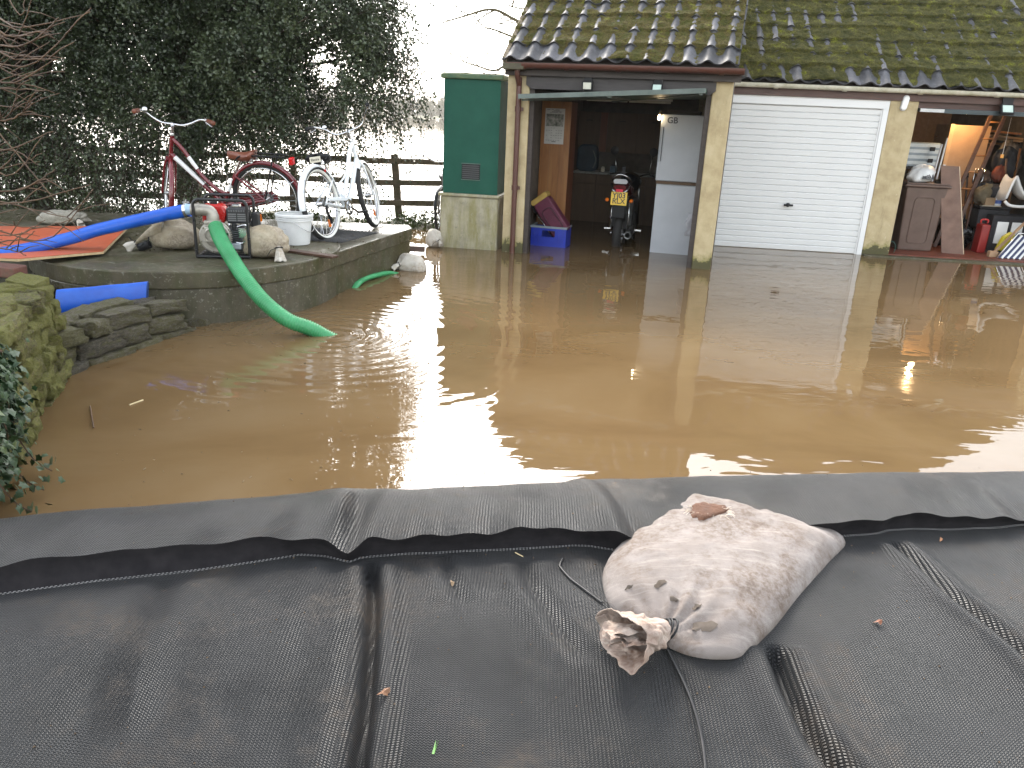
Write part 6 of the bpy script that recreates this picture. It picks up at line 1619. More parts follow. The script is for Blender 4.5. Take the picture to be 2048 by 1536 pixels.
b = MB(); b.grid([[Vector((-.05 + .02 * math.sin(i * 1.7) + j * .022, .01 * math.sin(i + j * 1.4), .32 - i * .04)) for j in range(5)] for i in range(8)]); o = b.build('cloth', flat('pale grey rag', (.34, .34, .36), .9), hk, True); o.modifiers.new('thick', 'SOLIDIFY').thickness = .004
# kitchen units along the back
ku = th1('wall_cabinets', 'row of brown kitchen wall cupboards along the back of the garage', 'cabinet', .85, 4.0)
b = MB(); b.box(-.70, .85, .02, .30, 1.16, 1.80); b.build('carcass', m_cab, ku)
for k, (x0, x1) in enumerate(((-.70, -.335), (-.33, -.21), (-.205, .30), (.305, .85))):
    b = MB(); b.box(x0, x1, .0, .0195, 1.165, 1.795); b.build('door', m_cab if k != 1 else m_pined, ku, bevel=.003)
    if k != 1:
        b = MB(); b.tube([((x0 + x1) / 2 - .05, -.02, 1.66), ((x0 + x1) / 2, -.028, 1.668), ((x0 + x1) / 2 + .05, -.02, 1.66)], .006, 6); b.build('handle', m_black, ku, True)
kb = th1('base_units', 'brown kitchen base units with a pale worktop standing in the flood', 'cabinet', .9, 3.85)
b = MB(); b.box(-.78, .95, .03, .44, -.4, .80); b.build('carcass', m_cab, kb)
for x0, x1 in ((-.775, -.36), (-.355, .06), (.065, .48), (.485, .94)):
    b = MB(); b.box(x0, x1, .0, .0295, -.3, .64); dd = b.build('door', m_cab, kb, bevel=.004)
    b = MB(); b.box(x0, x1, .0, .0295, .648, .79); b.build('drawer', m_cab, kb, bevel=.004)
b = MB(); b.box(-.80, .97, -.03, .44, .801, .835); b.build('worktop', M('speckled worktop', [(.16, .16, .15), (.28, .28, .26)], 30, .5, .1), kb, bevel=.006)
bl = th1('backpack', 'dark blue bag standing on the worktop beside the pine cabinet', 'bag', .36, 3.95, .836)
b = MB(); b.prism(rounded(.36, .44, .10), -.13, .13); b.xform(lambda p: Vector((p.x * (1 - .2 * (p.y + .22)), p.z, p.y + .22))); b.build('bag', M('navy cloth', [(.010, .025, .040), (.02, .045, .07)], 6, .7, .4, 30), bl, bevel=.03)
b = MB(); b.tube(smooth_path([(.10, -.14, .35), (.16, -.16, .2), (.12, -.15, .06)], 5), .010, 6); b.build('strap', flat('grey strap', (.12, .14, .15), .6), bl, True)
for (u, r_, h, col, lab) in ((.62, .035, .085, (.55, .50, .40), 'small cream pot on the worktop beside the dark blue bag'), (.80, .06, .13, (.10, .16, .20), 'squat blue grey tub in the middle of the worktop'), (.98, .03, .12, (.20, .20, .22), 'slim dark bottle on the worktop behind the motorcycle'), (1.66, .05, .10, (.45, .45, .46), 'pale tub at the fridge end of the worktop'), (1.55, .028, .16, (.32, .34, .36), 'grey bottle at the fridge end of the worktop')):
    j = th1('worktop_pot', lab, 'pot', u, 4.0, .836); b = MB(); b.lathe([(0, 0), (r_, 0), (r_, h * .75), (r_ * .6, h * .85)], 16); b.build('pot_body', flat('pot ' + lab[:9], col, .45), j, True, 40)
    b = MB(); b.lathe([(r_ * .65, h * .85), (r_ * .65, h), (0, h)], 14); b.build('lid', m_black if col[0] < .4 else m_cream, j, True, 40)
for x, lab in ((.91, 'left pale strip light under the garage ceiling'), (1.52, 'right pale strip light under the garage ceiling')):
    lt = th1('strip_light', lab, 'strip light', x, 2.0, 1.925)
    b = MB(); b.box(-.31, .31, -.03, .03, .03, .07); b.build('batten', m_white, lt)
    b = MB(); b.tube([(-.29, 0, .012), (.29, 0, .012)], .016, 10); b.build('tube', flat('unlit tube', (.62, .60, .52), .3), lt, True, 50)

# ---------------------------------------------------------------- motorcycle seen from behind
mc = th1('motorcycle', 'black motorcycle seen from behind with yellow number plate, parked in the flooded garage', 'motorcycle', 1.315, 1.2, -.18)
mb_ = flat('black paint', (.010, .010, .012), .22, coat=.5); mchrome = flat('chrome', (.42, .42, .42), .2, 1)
def mtorus(nm, cy, cz): 
    b = MB(); b.tube([(0, cy + .265 * math.cos(a), cz + .265 * math.sin(a)) for a in np.linspace(0, 2 * PI, 41)[:-1]], .06, 12, closed=True); o = b.build(nm, m_rubber, mc, True)
    b = MB(); b.lathe([(.20, -.03), (.205, .03)], 24, Matrix.Translation((0, cy, cz)) @ Matrix.Rotation(PI / 2, 4, 'Y')); b.tube([(-.08, cy, cz), (.08, cy, cz)], .04, 12)
    for k in range(5): a = 2 * PI * k / 5; b.beam((0, cy, cz), (0, cy + .2 * math.cos(a), cz + .2 * math.sin(a)), .03, .03, up=(1, 0, 0))
    b.build('rim', m_steel, o)
mtorus('rear_wheel', .28, .32); mtorus('front_wheel', 1.62, .32)
b = MB(); G = []
for y, w_, z0, z1 in ((-.02, .05, .93, 1.02), (.05, .09, .90, 1.06), (.20, .12, .86, 1.07), (.45, .14, .80, 1.03), (.70, .11, .78, .98)):
    G.append([Vector((w_ * math.cos(a), y, (z0 + z1) / 2 + (z1 - z0) / 2 * math.sin(a))) for a in np.linspace(0, 2 * PI, 17)])
b.grid(G); b.f.append(tuple(reversed(range(16)))); b.build('tail_unit', M('dark red fairing', [(.05, .006, .010), (.085, .010, .016)], 4, .25, .05, coat=.5), mc, True)
b = MB(); b.tube(smooth_path([(-.115, .25, 1.05), (-.125, .06, 1.08), (-.10, -.04, 1.13), (.0, -.06, 1.165), (.10, -.04, 1.13), (.125, .06, 1.08), (.115, .25, 1.05)], 6), .013, 8); b.build('grab_rail', mchrome, mc, True)
b = MB(); b.tube(smooth_path([(-.125, .02, 1.03), (-.105, -.05, .97), (-.06, -.06, .93)], 5), .012, 8); b.tube(smooth_path([(.125, .02, 1.03), (.105, -.05, .97), (.06, -.06, .93)], 5), .012, 8); b.build('tail_trim', mchrome, mc, True)
b = MB(); b.prism([(-.085, .06), (.085, .06), (.10, .10), (.07, .125), (-.07, .125), (-.10, .10)], 0, .04); b.xform(lambda p: Vector((p.x, -.065 + p.z, p.y + .98))); b.build('tail_badge', flat('silver tail panel', (.45, .45, .46), .3), mc, bevel=.006)
b = MB(); b.prism(rounded(.16, .075, .03), -.03, .03); b.xform(lambda p: Vector((p.x, -.05 + p.z, p.y + .985))); b.build('tail_light_housing', flat('dark red lens', (.10, .004, .008), .15), mc, bevel=.006)
b = MB(); b.box(-.048, .048, -.0905, -.0805, .935, .972); b.build('tail_light', flat('bright red reflector', (.75, .03, .07), .25), mc, bevel=.004)
b = MB(); b.box(-.11, .11, -.012, .0, -.088, .088); b.xform(lambda p: Matrix.Translation((0, -.07, .845)) @ Matrix.Rotation(-.12, 4, 'X') @ Vector(p)); npl = b.build('number_plate', M('yellow plate', [(.68, .42, .015), (.80, .52, .03)], 4, .4, .05), mc, bevel=.003)
Mt = Matrix.Translation((0, -.07, .845)) @ Matrix.Rotation(-.12, 4, 'X')
mk = flat('plate black', (.012, .012, .012), .5)
text('YJ03', .098, Mt @ Matrix.Translation((0, -.0135, .040)) @ Matrix.Rotation(PI / 2, 4, 'X'), mk, npl, bold=.0022)
text('RLX', .098, Mt @ Matrix.Translation((0, -.0135, -.036)) @ Matrix.Rotation(PI / 2, 4, 'X'), mk, npl, bold=.0012)
b = MB(); b.prism([(-.09, .60), (.09, .60), (.10, .92), (-.10, .92)], -.0, .03); b.xform(lambda p: Vector((p.x, -.03 + p.z, p.y - .02))); b.build('mudguard', m_black, mc, bevel=.01)
for s, col in ((-1, amber), (1, amber)):
    b = MB(); b.beam((s * .06, -.02, .82), (s * .155, -.03, .82), .012, .012); si = b.build('indicator_arm', m_black, mc)
    b = MB(); b.lathe([(0, -.03), (.024, -.022), (.028, 0), (.02, .02)], 12, Matrix.Translation((s * .165, -.03, .82)) @ Rx.inverted()); b.build('indicator_lens', col, si, True)
b = MB(); b.tube([(.16, -.05, .36), (.165, .2, .38), (.15, .7, .40)], [.05, .05, .03], 14, cap=False); b.lathe([(.05, 0), (.034, -.004), (.034, .03)], 16, Matrix.Translation((.16, -.05, .36)) @ Rx); b.build('exhaust', M('sooty chrome', [(.10, .10, .10), (.32, .32, .31)], 8, .3, .1, 30, .8), mc, True, 50)
b = MB(); b.box(-.15, .15, .42, 1.05, .36, .80); b.box(-.17, .17, .55, .9, .30, .62); b.build('engine', M('black engine', [(.015, .015, .016), (.05, .05, .05)], 12, .4, .3, 30), mc, bevel=.03)
b = MB(); G = []
for y, w_, z0, z1 in ((.68, .08, .86, .98), (.82, .15, .82, 1.10), (1.05, .17, .84, 1.14), (1.22, .10, .90, 1.08)): G.append([Vector((w_ * math.cos(a), y, (z0 + z1) / 2 + (z1 - z0) / 2 * math.sin(a))) for a in np.linspace(0, 2 * PI, 17)])
b.grid(G); b.build('tank', mb_, mc, True)
b = MB()
for s in (-1, 1): b.tube([(s * .10, 1.62, .32), (s * .10, 1.38, 1.00)], .025, 10); b.tube([(s * .12, .28, .32), (s * .10, .62, .50)], .022, 8); b.tube([(s * .13, .16, .42), (s * .11, .22, .86)], .022, 10)
b.build('fork', mchrome, mc, True)
b = MB(); b.tube(smooth_path([(-.36, 1.16, 1.08), (-.20, 1.26, 1.10), (0, 1.34, 1.04), (.20, 1.26, 1.10), (.36, 1.16, 1.08)], 6), .012, 8); hbm = b.build('handlebar', mchrome, mc, True)
for s in (-1, 1):
    b = MB(); b.tube([(s * .25, 1.22, 1.10), (s * .26, 1.24, 1.22), (s * .285, 1.22, 1.40)], .006, 6); mr = b.build('mirror_stalk', mchrome, mc, True)
    b = MB(); b.lathe([(0, -.012), (.05, -.01), (.062, .0), (.055, .02), (0, .03)], 20, Matrix.Translation((s * .29, 1.20, 1.43)) @ Rx.inverted()); b.build('mirror', m_black, mr, True, 60)
b = MB(); b.lathe([(0, .0), (.09, .01), (.085, .10), (0, .14)], 20, Matrix.Translation((0, 1.42, .98)) @ Rx); b.build('headlight', mchrome, mc, True)
b = MB()
for s in (-1, 1): b.beam((s * .12, .62, .36), (s * .27, .62, .35), .03, .02)
b.build('footrest', m_steel, mc)

# ---------------------------------------------------------------- inside the lit bay on the right
bulb = thing('ceiling_bulb', 'lit bare bulb hanging under the ceiling of the open bay', 'lamp', A2w(4.0, 1.15, 2.035), (0, 0, Y2), local=True)
b = MB(); b.tube([(0, 0, .075), (0, 0, .06)], .004, 6); b.build('flex', m_black, bulb)
b = MB(); b.lathe([(0, -.055), (.025, -.045), (.032, -.02), (.022, .02), (.014, .04), (.014, .065)], 16); b.build('bulb', emit('lit bulb glass', (1, .66, .30), 60), bulb, True)
ld = bpy.data.lights.new('bay_lamp', 'POINT'); ld.energy = 9; ld.color = (1.0, .62, .32); ld.shadow_soft_size = .05
lo = bpy.data.objects.new('bay_lamp', ld); COL.objects.link(lo); lo.location = A2w(4.0, 1.15, 2.0)

m_bin = M('brown plastic', [(.085, .050, .036), (.125, .078, .058)], 5, .5, .2, 40)
t = th2('storage_bin', 'tall brown plastic storage bin with lid just inside the open bay', 'storage bin', 3.40, .48)
b = MB(); n0 = 0
b.v = [Vector(p) for p in ((-.24, .0, 0), (.24, .0, 0), (.24, .50, 0), (-.24, .50, 0), (-.285, -.02, .915), (.285, -.02, .915), (.285, .54, .915), (-.285, .54, .915))]
b.f = [(3, 2, 1, 0), (4, 5, 6, 7)] + [(i, (i + 1) % 4, 4 + (i + 1) % 4, 4 + i) for i in range(4)]
b.build('bin_body', m_bin, t, bevel=.02)
b = MB(); b.box(-.32, .32, -.055, .57, .9155, .952); b.build('lid', m_bin, t, bevel=.012)
b = MB(); b.box(-.30, .30, -.035, .55, .9525, .975); b.build('lid_step', m_bin, t, bevel=.008)
b = MB(); b.tube([Vector((x, -.001 - .02 * (z + .44) / .915 - .002, z + .44)) for x, z in rounded(.28, .66, .06)], .007, 6, closed=True); b.build('panel_moulding', m_bin, t, True)
t = th2('plastic_bag', 'crumpled white plastic bag with black print on the storage bin lid', 'bag', 3.33, .62, 1.012)
b = MB(); G = []
for i in range(15):
    ph_ = -PI / 2 + PI * i / 14; G.append([])
    for j in range(29):
        a = 2 * PI * (j % 28) / 28; k = 1 + .9 * (float(fbm(math.cos(a) * 2 + 3, math.sin(a) * 2 + i * .35, 6, 3)) - .5)
        G[-1].append(Vector((.20 * math.cos(ph_) * math.cos(a) * k, .15 * math.cos(ph_) * math.sin(a) * k, max(0, .10 + .135 * math.sin(ph_) * k + .05 * math.cos(ph_) * math.cos(a) * .4))))
b.grid(G); b.build('bag_skin', flat('white polythene', (.70, .71, .70), .35), t, True)
b = MB(); b.grid([[Vector((.045 + .085 * (u - .5) * (1.1 - .3 * v) * 2 * .9, -.165 + .065 * v ** 1.5 + .012 * math.sin(u * 9), .05 + .13 * v)) for u in np.linspace(0, 1, 8)] for v in np.linspace(0, 1, 7)]); pb = b.build('black_print', flat('black bag print', (.015, .015, .017), .4), t, True)
b = MB(); rr = random.Random(6)
for k in range(5):
    z = .070 + .020 * k; x = -.01 + rr.uniform(0, .03); y = -.172 + .065 * ((z - .05) / .13) ** 1.5
    b.tube([(x + i * .011, y - .004, z + .005 * math.sin(i * 2.1 + k)) for i in range(8)], .0022, 4)
b.build('print_scrawl', m_white, pb)
t = th2('tool_case', 'ribbed silver tool case standing upright behind the white bag', 'tool case', 3.55, 1.25, 1.0)
b = MB(); b.box(-.26, .22, .0, .20, .20, .56); b.build('case_body', M('grey case aluminium', [(.16, .19, .21), (.26, .30, .33)], 5, .4, .2, 30, .4), t, bevel=.012)
for k in range(4): b = MB(); b.box(-.255, .215, -.008, -.0005, .235 + k * .085, .285 + k * .085); b.build('rib', M('light case rib', [(.34, .38, .40), (.46, .50, .52)], 5, .35, .1, 30, .3), t, bevel=.003)
for z in (.27, .44): b = MB(); b.box(.07, .145, -.02, -.0085, z, z + .06); b.build('latch', m_black, t, bevel=.004)
t = th2('shelf_stack', 'dark side board holding up the tool case', 'shelf', 3.5, 1.3, .036)
b = MB(); b.box(-.30, .25, -.02, .30, 1.13, 1.16); b.build('shelf_board', m_dkwood, t)
b = MB(); b.box(-.30, -.27, .0, .30, .0, 1.129); b.box(.22, .25, .0, .30, .0, 1.129); b.build('shelf_side', m_dkwood, t)
for k, (u, z0, z1, lab) in enumerate(((3.70, 1.27, 1.64, 'taller white strip standing at the end of the tool case'), (3.655, 1.22, 1.55, 'shorter white strip standing at the end of the tool case'))):
    o = th2('white_strip', lab, 'strip', u, .98 + k * .03, 0); b = MB(); b.beam((0, 0, z0 - .22), (.03, 0, z1), .028, .02); b.build('strip_face', m_white, o, bevel=.003)
t = th2('black_pot', 'small black stand on the storage bin lid beside the white bag', 'stand', 3.62, .62, 1.012)
b = MB(); b.lathe([(.075, 0), (.08, .025), (.05, .05), (.02, .06), (.02, .16)], 16); b.build('stand_foot', m_black, t, True, 40); b = MB(); b.box(-.015, .015, -.012, .012, .1605, .26); b.build('stand_stem', m_white, t)
m_mdf = M('bare chipboard', [(.34, .21, .12), (.44, .29, .17)], 14, .8, .2, 60)
t = th2('wardrobe', 'pale brown chipboard wardrobe behind the ladder in the open bay', 'wardrobe', 4.22, 1.5)
b = MB(); b.box(-.27, .33, .02, .52, .4, 1.80); b.build('carcass', m_mdf, t)
b = MB(); b.box(-.205, .33, .0, .0195, .4, 1.80); b.build('door', M('tan door', [(.36, .22, .125), (.43, .275, .16)], 5, .7, .1), t, bevel=.003)
b = MB(); b.box(-.27, -.21, -.015, .0195, .4, 1.81); b.build('edge_strip', M('light edge strip', [(.42, .27, .15), (.5, .34, .2)], 5, .7), t)
b = MB(); b.box(-.26, .30, .03, .5, .0, .399); b.build('base', m_dkwood, t)
t = th2('leaning_board', 'narrow brown board with pale cut edge leaning in the open bay', 'board', 3.93, .40, .0)
qb = [(-.17, .0, .04), (.14, .0, .03), (-.15, .10, 1.26), (-.40, .10, 1.265)]
b = MB(); b.v = [Vector(p) for p in qb] + [Vector(p) + Vector((0, .018, 0)) for p in qb]; b.f = [(0, 1, 2, 3), (7, 6, 5, 4)] + [((i + 1) % 4, i, 4 + i, 4 + (i + 1) % 4) for i in range(4)]
b.build('board_face', M('worn brown board', [(.12, .065, .045), (.20, .115, .08)], 5, .6, .2, 30), t)
b = MB(); b.beam(Vector(qb[1]) + Vector((.004, .008, 0)), Vector(qb[2]) + Vector((.004, .008, 0)), .010, .024, up=(0, 1, 0)); b.build('cut_edge', flat('pale cut edge', (.60, .47, .33), .7), t)
t = th2('ladder', 'brown wooden ladder leaning against the ceiling of the open bay', 'ladder', 4.2, .9)
m_lad = mat_wood('brown ladder wood', [(.055, .026, .016), (.10, .05, .032)], 4, .6)
l0, l1 = Vector((-.35, .0, .02)), Vector((.24, .45, 2.0)); off = Vector((.19, -.02, 0))
for o_ in (Vector(), off): b = MB(); b.beam(l0 + o_, l1 + o_, .055, .032, up=(0, 1, 0)); b.build('rail', m_lad, t, bevel=.004)
for k in range(8): p = l0.lerp(l1, (k + .6) / 8.2); b = MB(); b.tube([p, p + off], .014, 8); b.build('rung', m_pine, t, True)
t = th2('timber_shelf', 'rack of pale timber planks stored under the ceiling of the open bay', 'timber rack', 4.55, 2.0)
for k in range(9):
    z = 1.62 + .055 * (k % 4); x = -.5 + .05 * k; b = MB(); b.beam((-.62 + .02 * k, -.05 + .09 * (k // 3), z), (.75, -.10 + .09 * (k // 3), z - .10 + .02 * (k % 2)), .08, .03); b.build('plank', m_mdf if k % 3 else m_pine, t, bevel=.003)
b = MB(); b.box(-.30, -.10, .1, .25, 1.1, 1.50); b.build('hanging_panel', m_mdf, t)
t = th2('back_panel', 'tan panelling on the back wall of the open bay', 'panel', 4.0, 4.6)
for k in range(6): b = MB(); b.box(-1.2 + k * .40, -.805 + k * .40, 0, .02, .1, 2.2); b.build('plank', m_mdf, t, bevel=.003)
def blob(name, label, cat, u, y, z, size, m, seed, rough=.5, part='cloth', rot=0):
    t = th2(name, label, cat, u, y, z, rot); b = MB(); G = []
    for i in range(13):
        ph_ = -PI / 2 + PI * i / 12; G.append([])
        for j in range(23):
            a = 2 * PI * (j % 22) / 22; k = 1 + rough * 2 * (float(fbm(math.cos(a) * 1.8 + seed, math.sin(a) * 1.8 + i * .3, seed, 3)) - .5)
            c_, s_ = math.cos(ph_), math.sin(ph_)
            G[-1].append(Vector((size[0] * math.copysign(abs(c_) ** .7, c_) * math.cos(a) * k, size[1] * c_ * math.sin(a) * k, size[2] * s_ * k + size[2])))
    b.grid(G); b.build(part, m, t, True); return t
m_blk = M('black cloth', [(.010, .010, .012), (.028, .027, .030)], 8, .8, .5, 30)
blob('jacket', 'black jacket with red patches hung beside the ladder in the bay', 'jacket', 4.72, 1.25, 1.12, (.16, .12, .19), m_blk, 3, .7)
blob('scarf', 'dark red cloth bundle hanging below the black jacket', 'cloth', 4.66, 1.15, 1.06, (.09, .07, .10), M('rust red cloth', [(.10, .02, .01), (.22, .05, .02)], 9, .8, .5), 9, .7)
blob('holdall', 'black holdall on the pile beside the white moulded seat', 'bag', 4.58, 1.15, .78, (.27, .18, .12), m_blk, 5, .5)
blob('dust_sheet', 'crumpled grey brown dust sheet beside the timber rack', 'cloth', 4.95, 1.6, 1.15, (.18, .14, .22), M('grey brown sheet', [(.10, .08, .06), (.20, .165, .13)], 8, .9, .5), 15, .6)
blob('tool_bag', 'olive canvas tool bag at the foot of the ladder', 'bag', 4.42, 1.0, .72, (.12, .10, .13), M('olive canvas', [(.07, .055, .03), (.14, .11, .065)], 8, .9, .5), 25, .6)
t = th2('workmate', 'black trestle with pale tray under the holdall', 'trestle', 4.58, .95)
b = MB(); b.box(-.18, .28, .0, .36, .62, .66); b.box(-.17, .27, .02, .34, .34, .61); b.build('trestle_body', m_blk, t, bevel=.01)
b = MB(); b.box(-.17, .10, -.05, .22, .6605, .675); b.build('tray', M('pale tray', [(.26, .22, .16), (.42, .38, .30)], 8, .5), t, bevel=.004)
for x in (-.15, .24): b = MB(); b.beam((x, .04, 0), (x + .02, .05, .62), .03, .03, up=(0, 1, 0)); b.build('leg', m_blk, t)
t = th2('moulded_seat', 'white moulded plastic seat perched on the black clutter at the right edge', 'seat', 4.80, .85, .68)
b = MB(); G = []
for i in range(13):
    s = i / 12; prof = smooth_path([(-.20, 0, .12), (-.15, 0, .38), (-.10, 0, .44), (-.02, 0, .30), (.10, 0, .17), (.30, 0, .20), (.42, 0, .24)], 2)
    G.append([p + Vector((0, -.16 + .32 * s, .05 * (2 * s - 1) ** 2)) for p in prof])
b.grid(G); o = b.build('shell', m_white, t, True); o.modifiers.new('thick', 'SOLIDIFY').thickness = .03
b = MB(); b.tube(smooth_path([(-.20, -.16, .12), (-.10, -.17, .06), (.15, -.17, .07), (.42, -.16, .20)], 5), .022, 8); b.build('rim', m_white, t, True)
t = th2('fuel_can', 'red fuel can standing on the bay floor by the black cupboard', 'fuel can', 4.40, .62)
b = MB(); b.box(-.055, .07, .0, .20, .0, .42); b.build('can_body', M('red can', [(.20, .010, .008), (.28, .018, .014)], 4, .4, .1), t, bevel=.02)
b = MB(); b.tube(smooth_path([(-.04, .1, .43), (-.04, .1, .48), (.05, .1, .48), (.05, .1, .43)], 4), .012, 8); b.build('handle', m_red, t, True)
t = th2('black_cupboard', 'low black cupboard with white drawer fronts on the bay floor', 'cupboard', 4.74, .75)
b = MB(); b.box(-.20, .40, .02, .42, .0, .55); b.build('carcass', m_blk, t, bevel=.008)
for x0 in (-.13, .08): b = MB(); b.box(x0, x0 + .16, .004, .0195, .14, .46); b.build('drawer_front', m_white, t, bevel=.004)
t = th2('broom', 'wooden handled broom leaning across the lower right of the open bay', 'broom', 4.45, .30)
b = MB(); b.beam((-.02, .0, .06), (.48, .25, .55), .032, .028, up=(0, 1, 0)); b.build('handle', m_mdf, t); b = MB(); b.box(-.09, .03, -.05, .04, .0, .085); b.build('brush_head', m_mdf, t, bevel=.01)
t = th2('yellow_sack', 'bright yellow plastic sack behind the striped folding chair', 'bag', 4.72, .55, .06)
b = MB(); b.prism([(-.14, .02), (.10, .0), (.16, .20), (.02, .30), (-.08, .22)], 0, .08); b.xform(lambda p: Vector((p.x, p.z, p.y + .02))); b.build('bag_skin', M('yellow polythene', [(.55, .48, .02), (.70, .62, .05)], 6, .35, .4, 20), t, bevel=.02)
t = th2('folding_chair', 'blue and white striped folding chair lying at the lower right of the bay', 'folding chair', 4.66, .18)
for k in range(8):
    b = MB(); b.beam((-.20 + .04 * k, .0, .0 + .008), (.06 + .04 * k, .12, .33), .030, .012, up=(0, 1, 0)); b.build('slat', m_white if k % 2 else flat('navy strip %s' % 'webbing', (.02, .03, .09), .5), t)
b = MB(); b.tube([(-.24, -.02, .0), (.03, .10, .36), (.38, .10, .36), (.12, -.02, .0)], .012, 8); b.build('chair_frame', m_steel, t, True)
t = th2('cable_reel', 'coil of green wire hanging at the foot of the ochre pillar', 'cable coil', 2.95, .18, .10)
b = MB(); b.tube([(.07 * math.cos(a) * (1 + .08 * math.sin(a * 5)), .012 * math.sin(a * 3), .09 * math.sin(a)) for a in np.linspace(0, 8 * PI, 90)], .005, 5); b.build('wire', flat('green wire', (.03, .10, .08), .5), t, True)
t = th2('bottle', 'amber bottle on the bay floor behind the leaning board', 'bottle', 4.12, .9, .036)
b = MB(); b.lathe([(0, 0), (.045, 0), (.045, .16), (.015, .21), (.015, .26)], 14); b.build('glass', flat('amber glass', (.24, .09, .01), .15), t, True, 40)
t = th2('pull_cord', 'light switch cord with orange toggle hanging in the bay', 'cord', 4.42, .7, 1.45)
b = MB(); b.tube([(0, 0, .5), (0, 0, 0)], .003, 5); b.build('cord', m_white, t); b = MB(); b.box(-.018, .018, -.015, .015, -.05, -.0005); b.build('toggle', flat('orange toggle', (.8, .4, .08), .4), t, bevel=.004)

# more clutter packed into the bay
blob('bin_bag', 'shiny black bin bag slumped behind the red fuel can', 'bag', 4.32, 1.15, .036, (.17, .15, .17), flat('black polythene', (.010, .010, .011), .28), 41, .5, 'bag_skin')
blob('bin_bag', 'second black bin bag heaped under the ladder beside the board', 'bag', 4.14, 1.30, .036, (.14, .13, .21), flat('dull black polythene', (.012, .011, .011), .4), 47, .5, 'bag_skin')
blob('coat', 'dark brown coat bundled on top of the black trestle', 'coat', 4.46, 1.22, .98, (.13, .10, .10), M('brown cloth', [(.045, .026, .015), (.09, .05, .03)], 9, .9, .5), 51, .7)
blob('dark_rug', 'rolled dark rug lying over the holdall', 'rug', 4.74, 1.32, .98, (.20, .12, .08), M('dark rug', [(.02, .016, .015), (.05, .04, .035)], 12, .95, .5), 55, .5)
t = th2('cardboard_box', 'small brown cardboard box on the tray of the trestle', 'box', 4.50, .98, .712, .25)
b = MB(); b.box(-.08, .08, -.06, .08, 0, .11); b.build('carton', M('brown card', [(.20, .13, .07), (.29, .20, .115)], 6, .85, .1), t, bevel=.002)
b = MB(); b.box(-.02, .02, -.062, .082, .1105, .1125); b.build('tape', flat('brown tape', (.26, .17, .08), .3), t)
t = th2('paint_tin', 'white lidded paint tin beside the cardboard box on the tray', 'tin', 4.64, .97, .712)
b = MB(); b.lathe([(0, 0), (.05, 0), (.05, .11), (.046, .115), (0, .115)], 18); b.build('tin_body', m_fr, t, True, 40); b = MB(); b.lathe([(.0505, .03), (.0505, .08)], 18); b.build('tin_label', flat('blue label', (.03, .07, .25), .5), t)
for k, (u0, u1, h, col, lab) in enumerate(((4.86, 4.70, 1.35, m_lad, 'dark wooden pole leaning behind the white moulded seat'), (4.36, 4.26, 1.05, m_blk, 'black metal pole leaning by the ladder foot'), (4.95, 4.98, 1.5, m_pine, 'pale wooden pole upright at the right of the bay'))):
    t = th2('pole', lab, 'pole', u0, 1.0 + .12 * k, .036); b = MB(); b.tube([(0, 0, 0), (u1 - u0, .15, h)], .016, 8); b.build('shaft', col, t, True); b = MB(); b.tube([(u1 - u0, .15, h), ((u1 - u0) * 1.06, .159, h * 1.06)], .021, 8); b.build('pole_end', m_black, t, True)
t = th2('garden_fork', 'garden fork with steel tines standing upside down near the wardrobe', 'fork', 4.30, 1.02, .036)
b = MB(); b.tube([(0, 0, 0), (.05, .1, .95)], .015, 8); b.build('shaft', m_lad, t, True)
for k in range(4): b = MB(); b.tube([(.05 + (k - 1.5) * .02, .1, .95), (.055 + (k - 1.5) * .045, .105, 1.02), (.06 + (k - 1.5) * .045, .11, 1.2)], .005, 6); b.build('tine', m_steel, t, True)

# ---------------------------------------------------------------- small things on the barrier and the water
def leaf_bit(label, p, size, yaw, col, nm='dead_leaf'):
    b = MB(); n0 = 0
    b.v = [Vector((size * math.cos(a) * (1 + .3 * math.sin(3 * a)), size * .6 * math.sin(a), .006 * math.sin(a * 2) + .004)) for a in np.linspace(0, 2 * PI, 11)[:-1]] + [Vector((0, 0, .010))]
    b.f = [(10, i, (i + 1) % 10) for i in range(10)]; o = b.build(nm, M('leaf ' + label[:12], col, 20, .7, .3, 60)); o.location = sheet_point(p[0], p[1], .002); o.rotation_euler = (.1, .1, yaw); return tag(o, label, 'leaf')
leaf_bit('curled brown dead leaf on the sheet near the left crease', (-0.268,1.468,0.345), .016, .6, [(.13, .06, .03), (.24, .12, .06)])
leaf_bit('small red brown leaf on the sheet to the right of the big sandbag', (1.055,1.833,0.350), .013, .2, [(.17, .06, .03), (.26, .10, .05)])
leaf_bit('tiny ginger leaf on the sheet below the right seam', (1.471,2.303,0.350), .008, 1.2, [(.26, .12, .06), (.36, .18, .09)])
leaf_bit('dry tan leaf scrap near the left sandbag cord on the sheet', (-0.147,1.928,0.350), .010, 2.0, [(.20, .13, .07), (.3, .2, .11)])
b = MB(); b.lathe([(0, 0), (.011, .001), (.013, .006), (.007, .013), (0, .015)], 10); o = b.build('pebble', M('brown pebble', [(.05, .035, .025), (.12, .09, .07)], 60, .7, .4), None, True); o.location = sheet_point(*(1.271,2.354,0.420)[:2]) + Vector((0, 0, -.012)); tag(o, 'small dark pebble sitting on the right end of the flap', 'pebble')
b = MB(); g0 = sheet_point(*(-0.137,1.333,0.340)[:2]); b.v = [g0 + Vector((-.003, 0, .002)), g0 + Vector((.003, 0, .002)), g0 + Vector((.008, .035, .006)), g0 + Vector((.007, .062, .004)), g0 + Vector((.002, .035, .006))]; b.f = [(0, 1, 2, 3, 4)]
o = b.build('grass_blade', flat('fresh grass', (.07, .20, .03), .5)); tag(o, 'single bright green grass blade on the black sheet', 'grass blade')
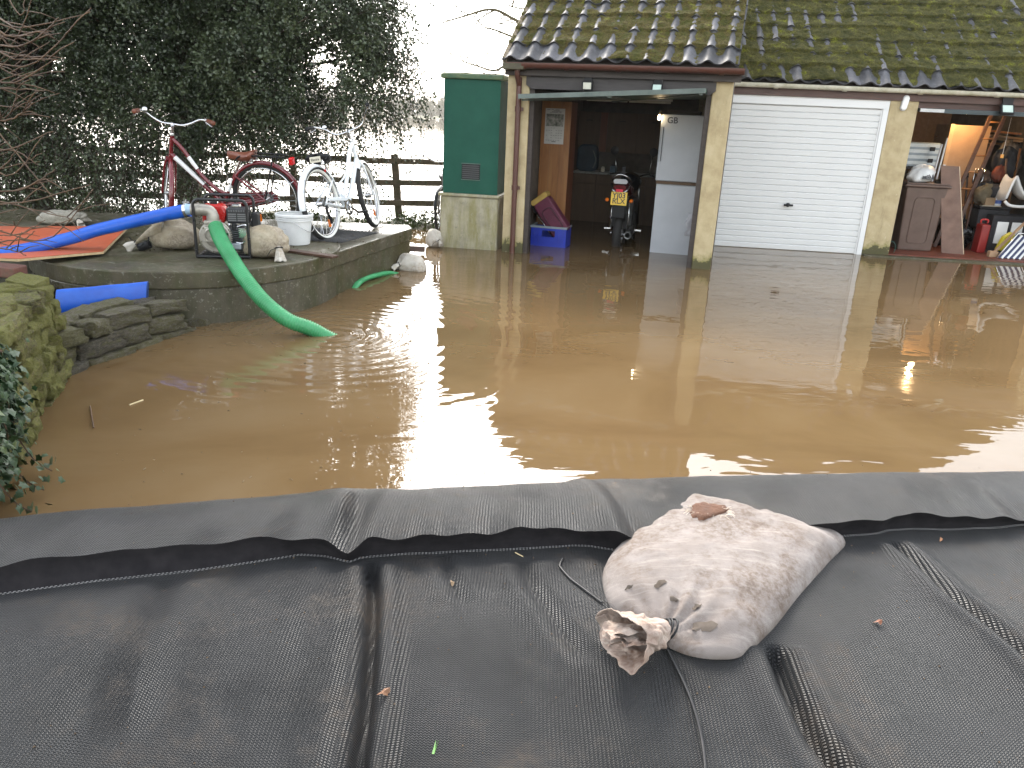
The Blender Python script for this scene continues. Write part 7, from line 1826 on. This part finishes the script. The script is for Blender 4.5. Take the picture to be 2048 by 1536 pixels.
def straw(label, p, q_, m, r_=.002):
    b = MB(); b.tube([p, q_], r_, 5); return tag(b.build('straw', m, None), label, 'straw')
m_straw = flat('pale straw', (.55, .44, .24), .6)
straw('pale straw floating on the brown water left of the ripples', Vector((-2.180,4.084,0.004)), Vector((-2.143,4.171,0.004)), m_straw, .005)
straw('short straw lying on the sheet below the stitched hem', sheet_point(*(0.034,2.118,0.350)[:2]) + Vector((0, 0, .003)), sheet_point(*(0.059,2.097,0.350)[:2]) + Vector((0, 0, .003)), m_straw)
b = MB(); b.tube([(-2.374,4.027,0.010), (-2.194,3.724,0.012)], .004, 4); tag(b.build('twig', m_twig, None), 'thin dark twig poking out of the water near the ivy', 'twig')
# grit and crumbs on the sheet
b = MB(); rr = random.Random(14)
for k in range(520):
    x = rr.uniform(-1.4, 2.0); yy = float(f_seam(x)) - rr.uniform(.02, 1.05) if rr.random() < .8 else float(f_crest(x)) + (float(f_flap(x)) - float(f_crest(x))) * rr.random()
    p = sheet_point(x, yy, .0); s = rr.choice((.0012, .0016, .002, .0032)); 
    if yy > float(f_seam(x)): p.z = ZC + .012 + .018 * math.sin(PI * .5)
    n0 = len(b.v); b.v += [p + Vector((s * rr.uniform(.6, 1.4) * math.cos(a), s * rr.uniform(.6, 1.4) * math.sin(a), 0)) for a in (0, 2.1, 4.2)] + [p + Vector((0, 0, s * 1.2))]
    b.f += [(n0, n0 + 1, n0 + 3), (n0 + 1, n0 + 2, n0 + 3), (n0 + 2, n0, n0 + 3)]
o = b.build('grit', M('soil crumbs', [(.06, .04, .025), (.22, .15, .09)], 40, .9, 0), None, kind='stuff'); o['label'] = 'soil crumbs and grit scattered over the black barrier sheet'; o['category'] = 'grit'
b = MB(); rr = random.Random(4)
for k in range(70):
    p = Vector((-1.352,3.675,0.003)) if False else Vector((rr.uniform(-2.0, -.4), rr.uniform(3.0, 5.6), .003)); a = rr.uniform(0, 6.28); l = rr.uniform(.004, .022)
    b.tube([p, p + Vector((l * math.cos(a), l * math.sin(a), .001))], .0018, 4)
o = b.build('floating_debris', M('floating bits', [(.05, .035, .02), (.30, .23, .13)], 6, .8, 0), None, kind='stuff'); o['label'] = 'bits of straw and leaf floating on the brown water'; o['category'] = 'debris'
# ---------------------------------------------------------------- damp winter air over the flood
hz = bpy.data.materials.new('damp air'); hz.use_nodes = True
_n, _l = hz.node_tree.nodes, hz.node_tree.links
_n.remove(_n['Principled BSDF']); _v = _n.new('ShaderNodeVolumePrincipled')
_v.inputs['Color'].default_value = (.93, .93, .91, 1); _v.inputs['Density'].default_value = .0004; _v.inputs['Anisotropy'].default_value = .3
_l.new(_v.outputs['Volume'], _n['Material Output'].inputs['Volume'])
b = MB(); b.box(-1000, 1000, -60, 1600, -2.0, 16); b.build('haze', hz, None, kind='stuff')
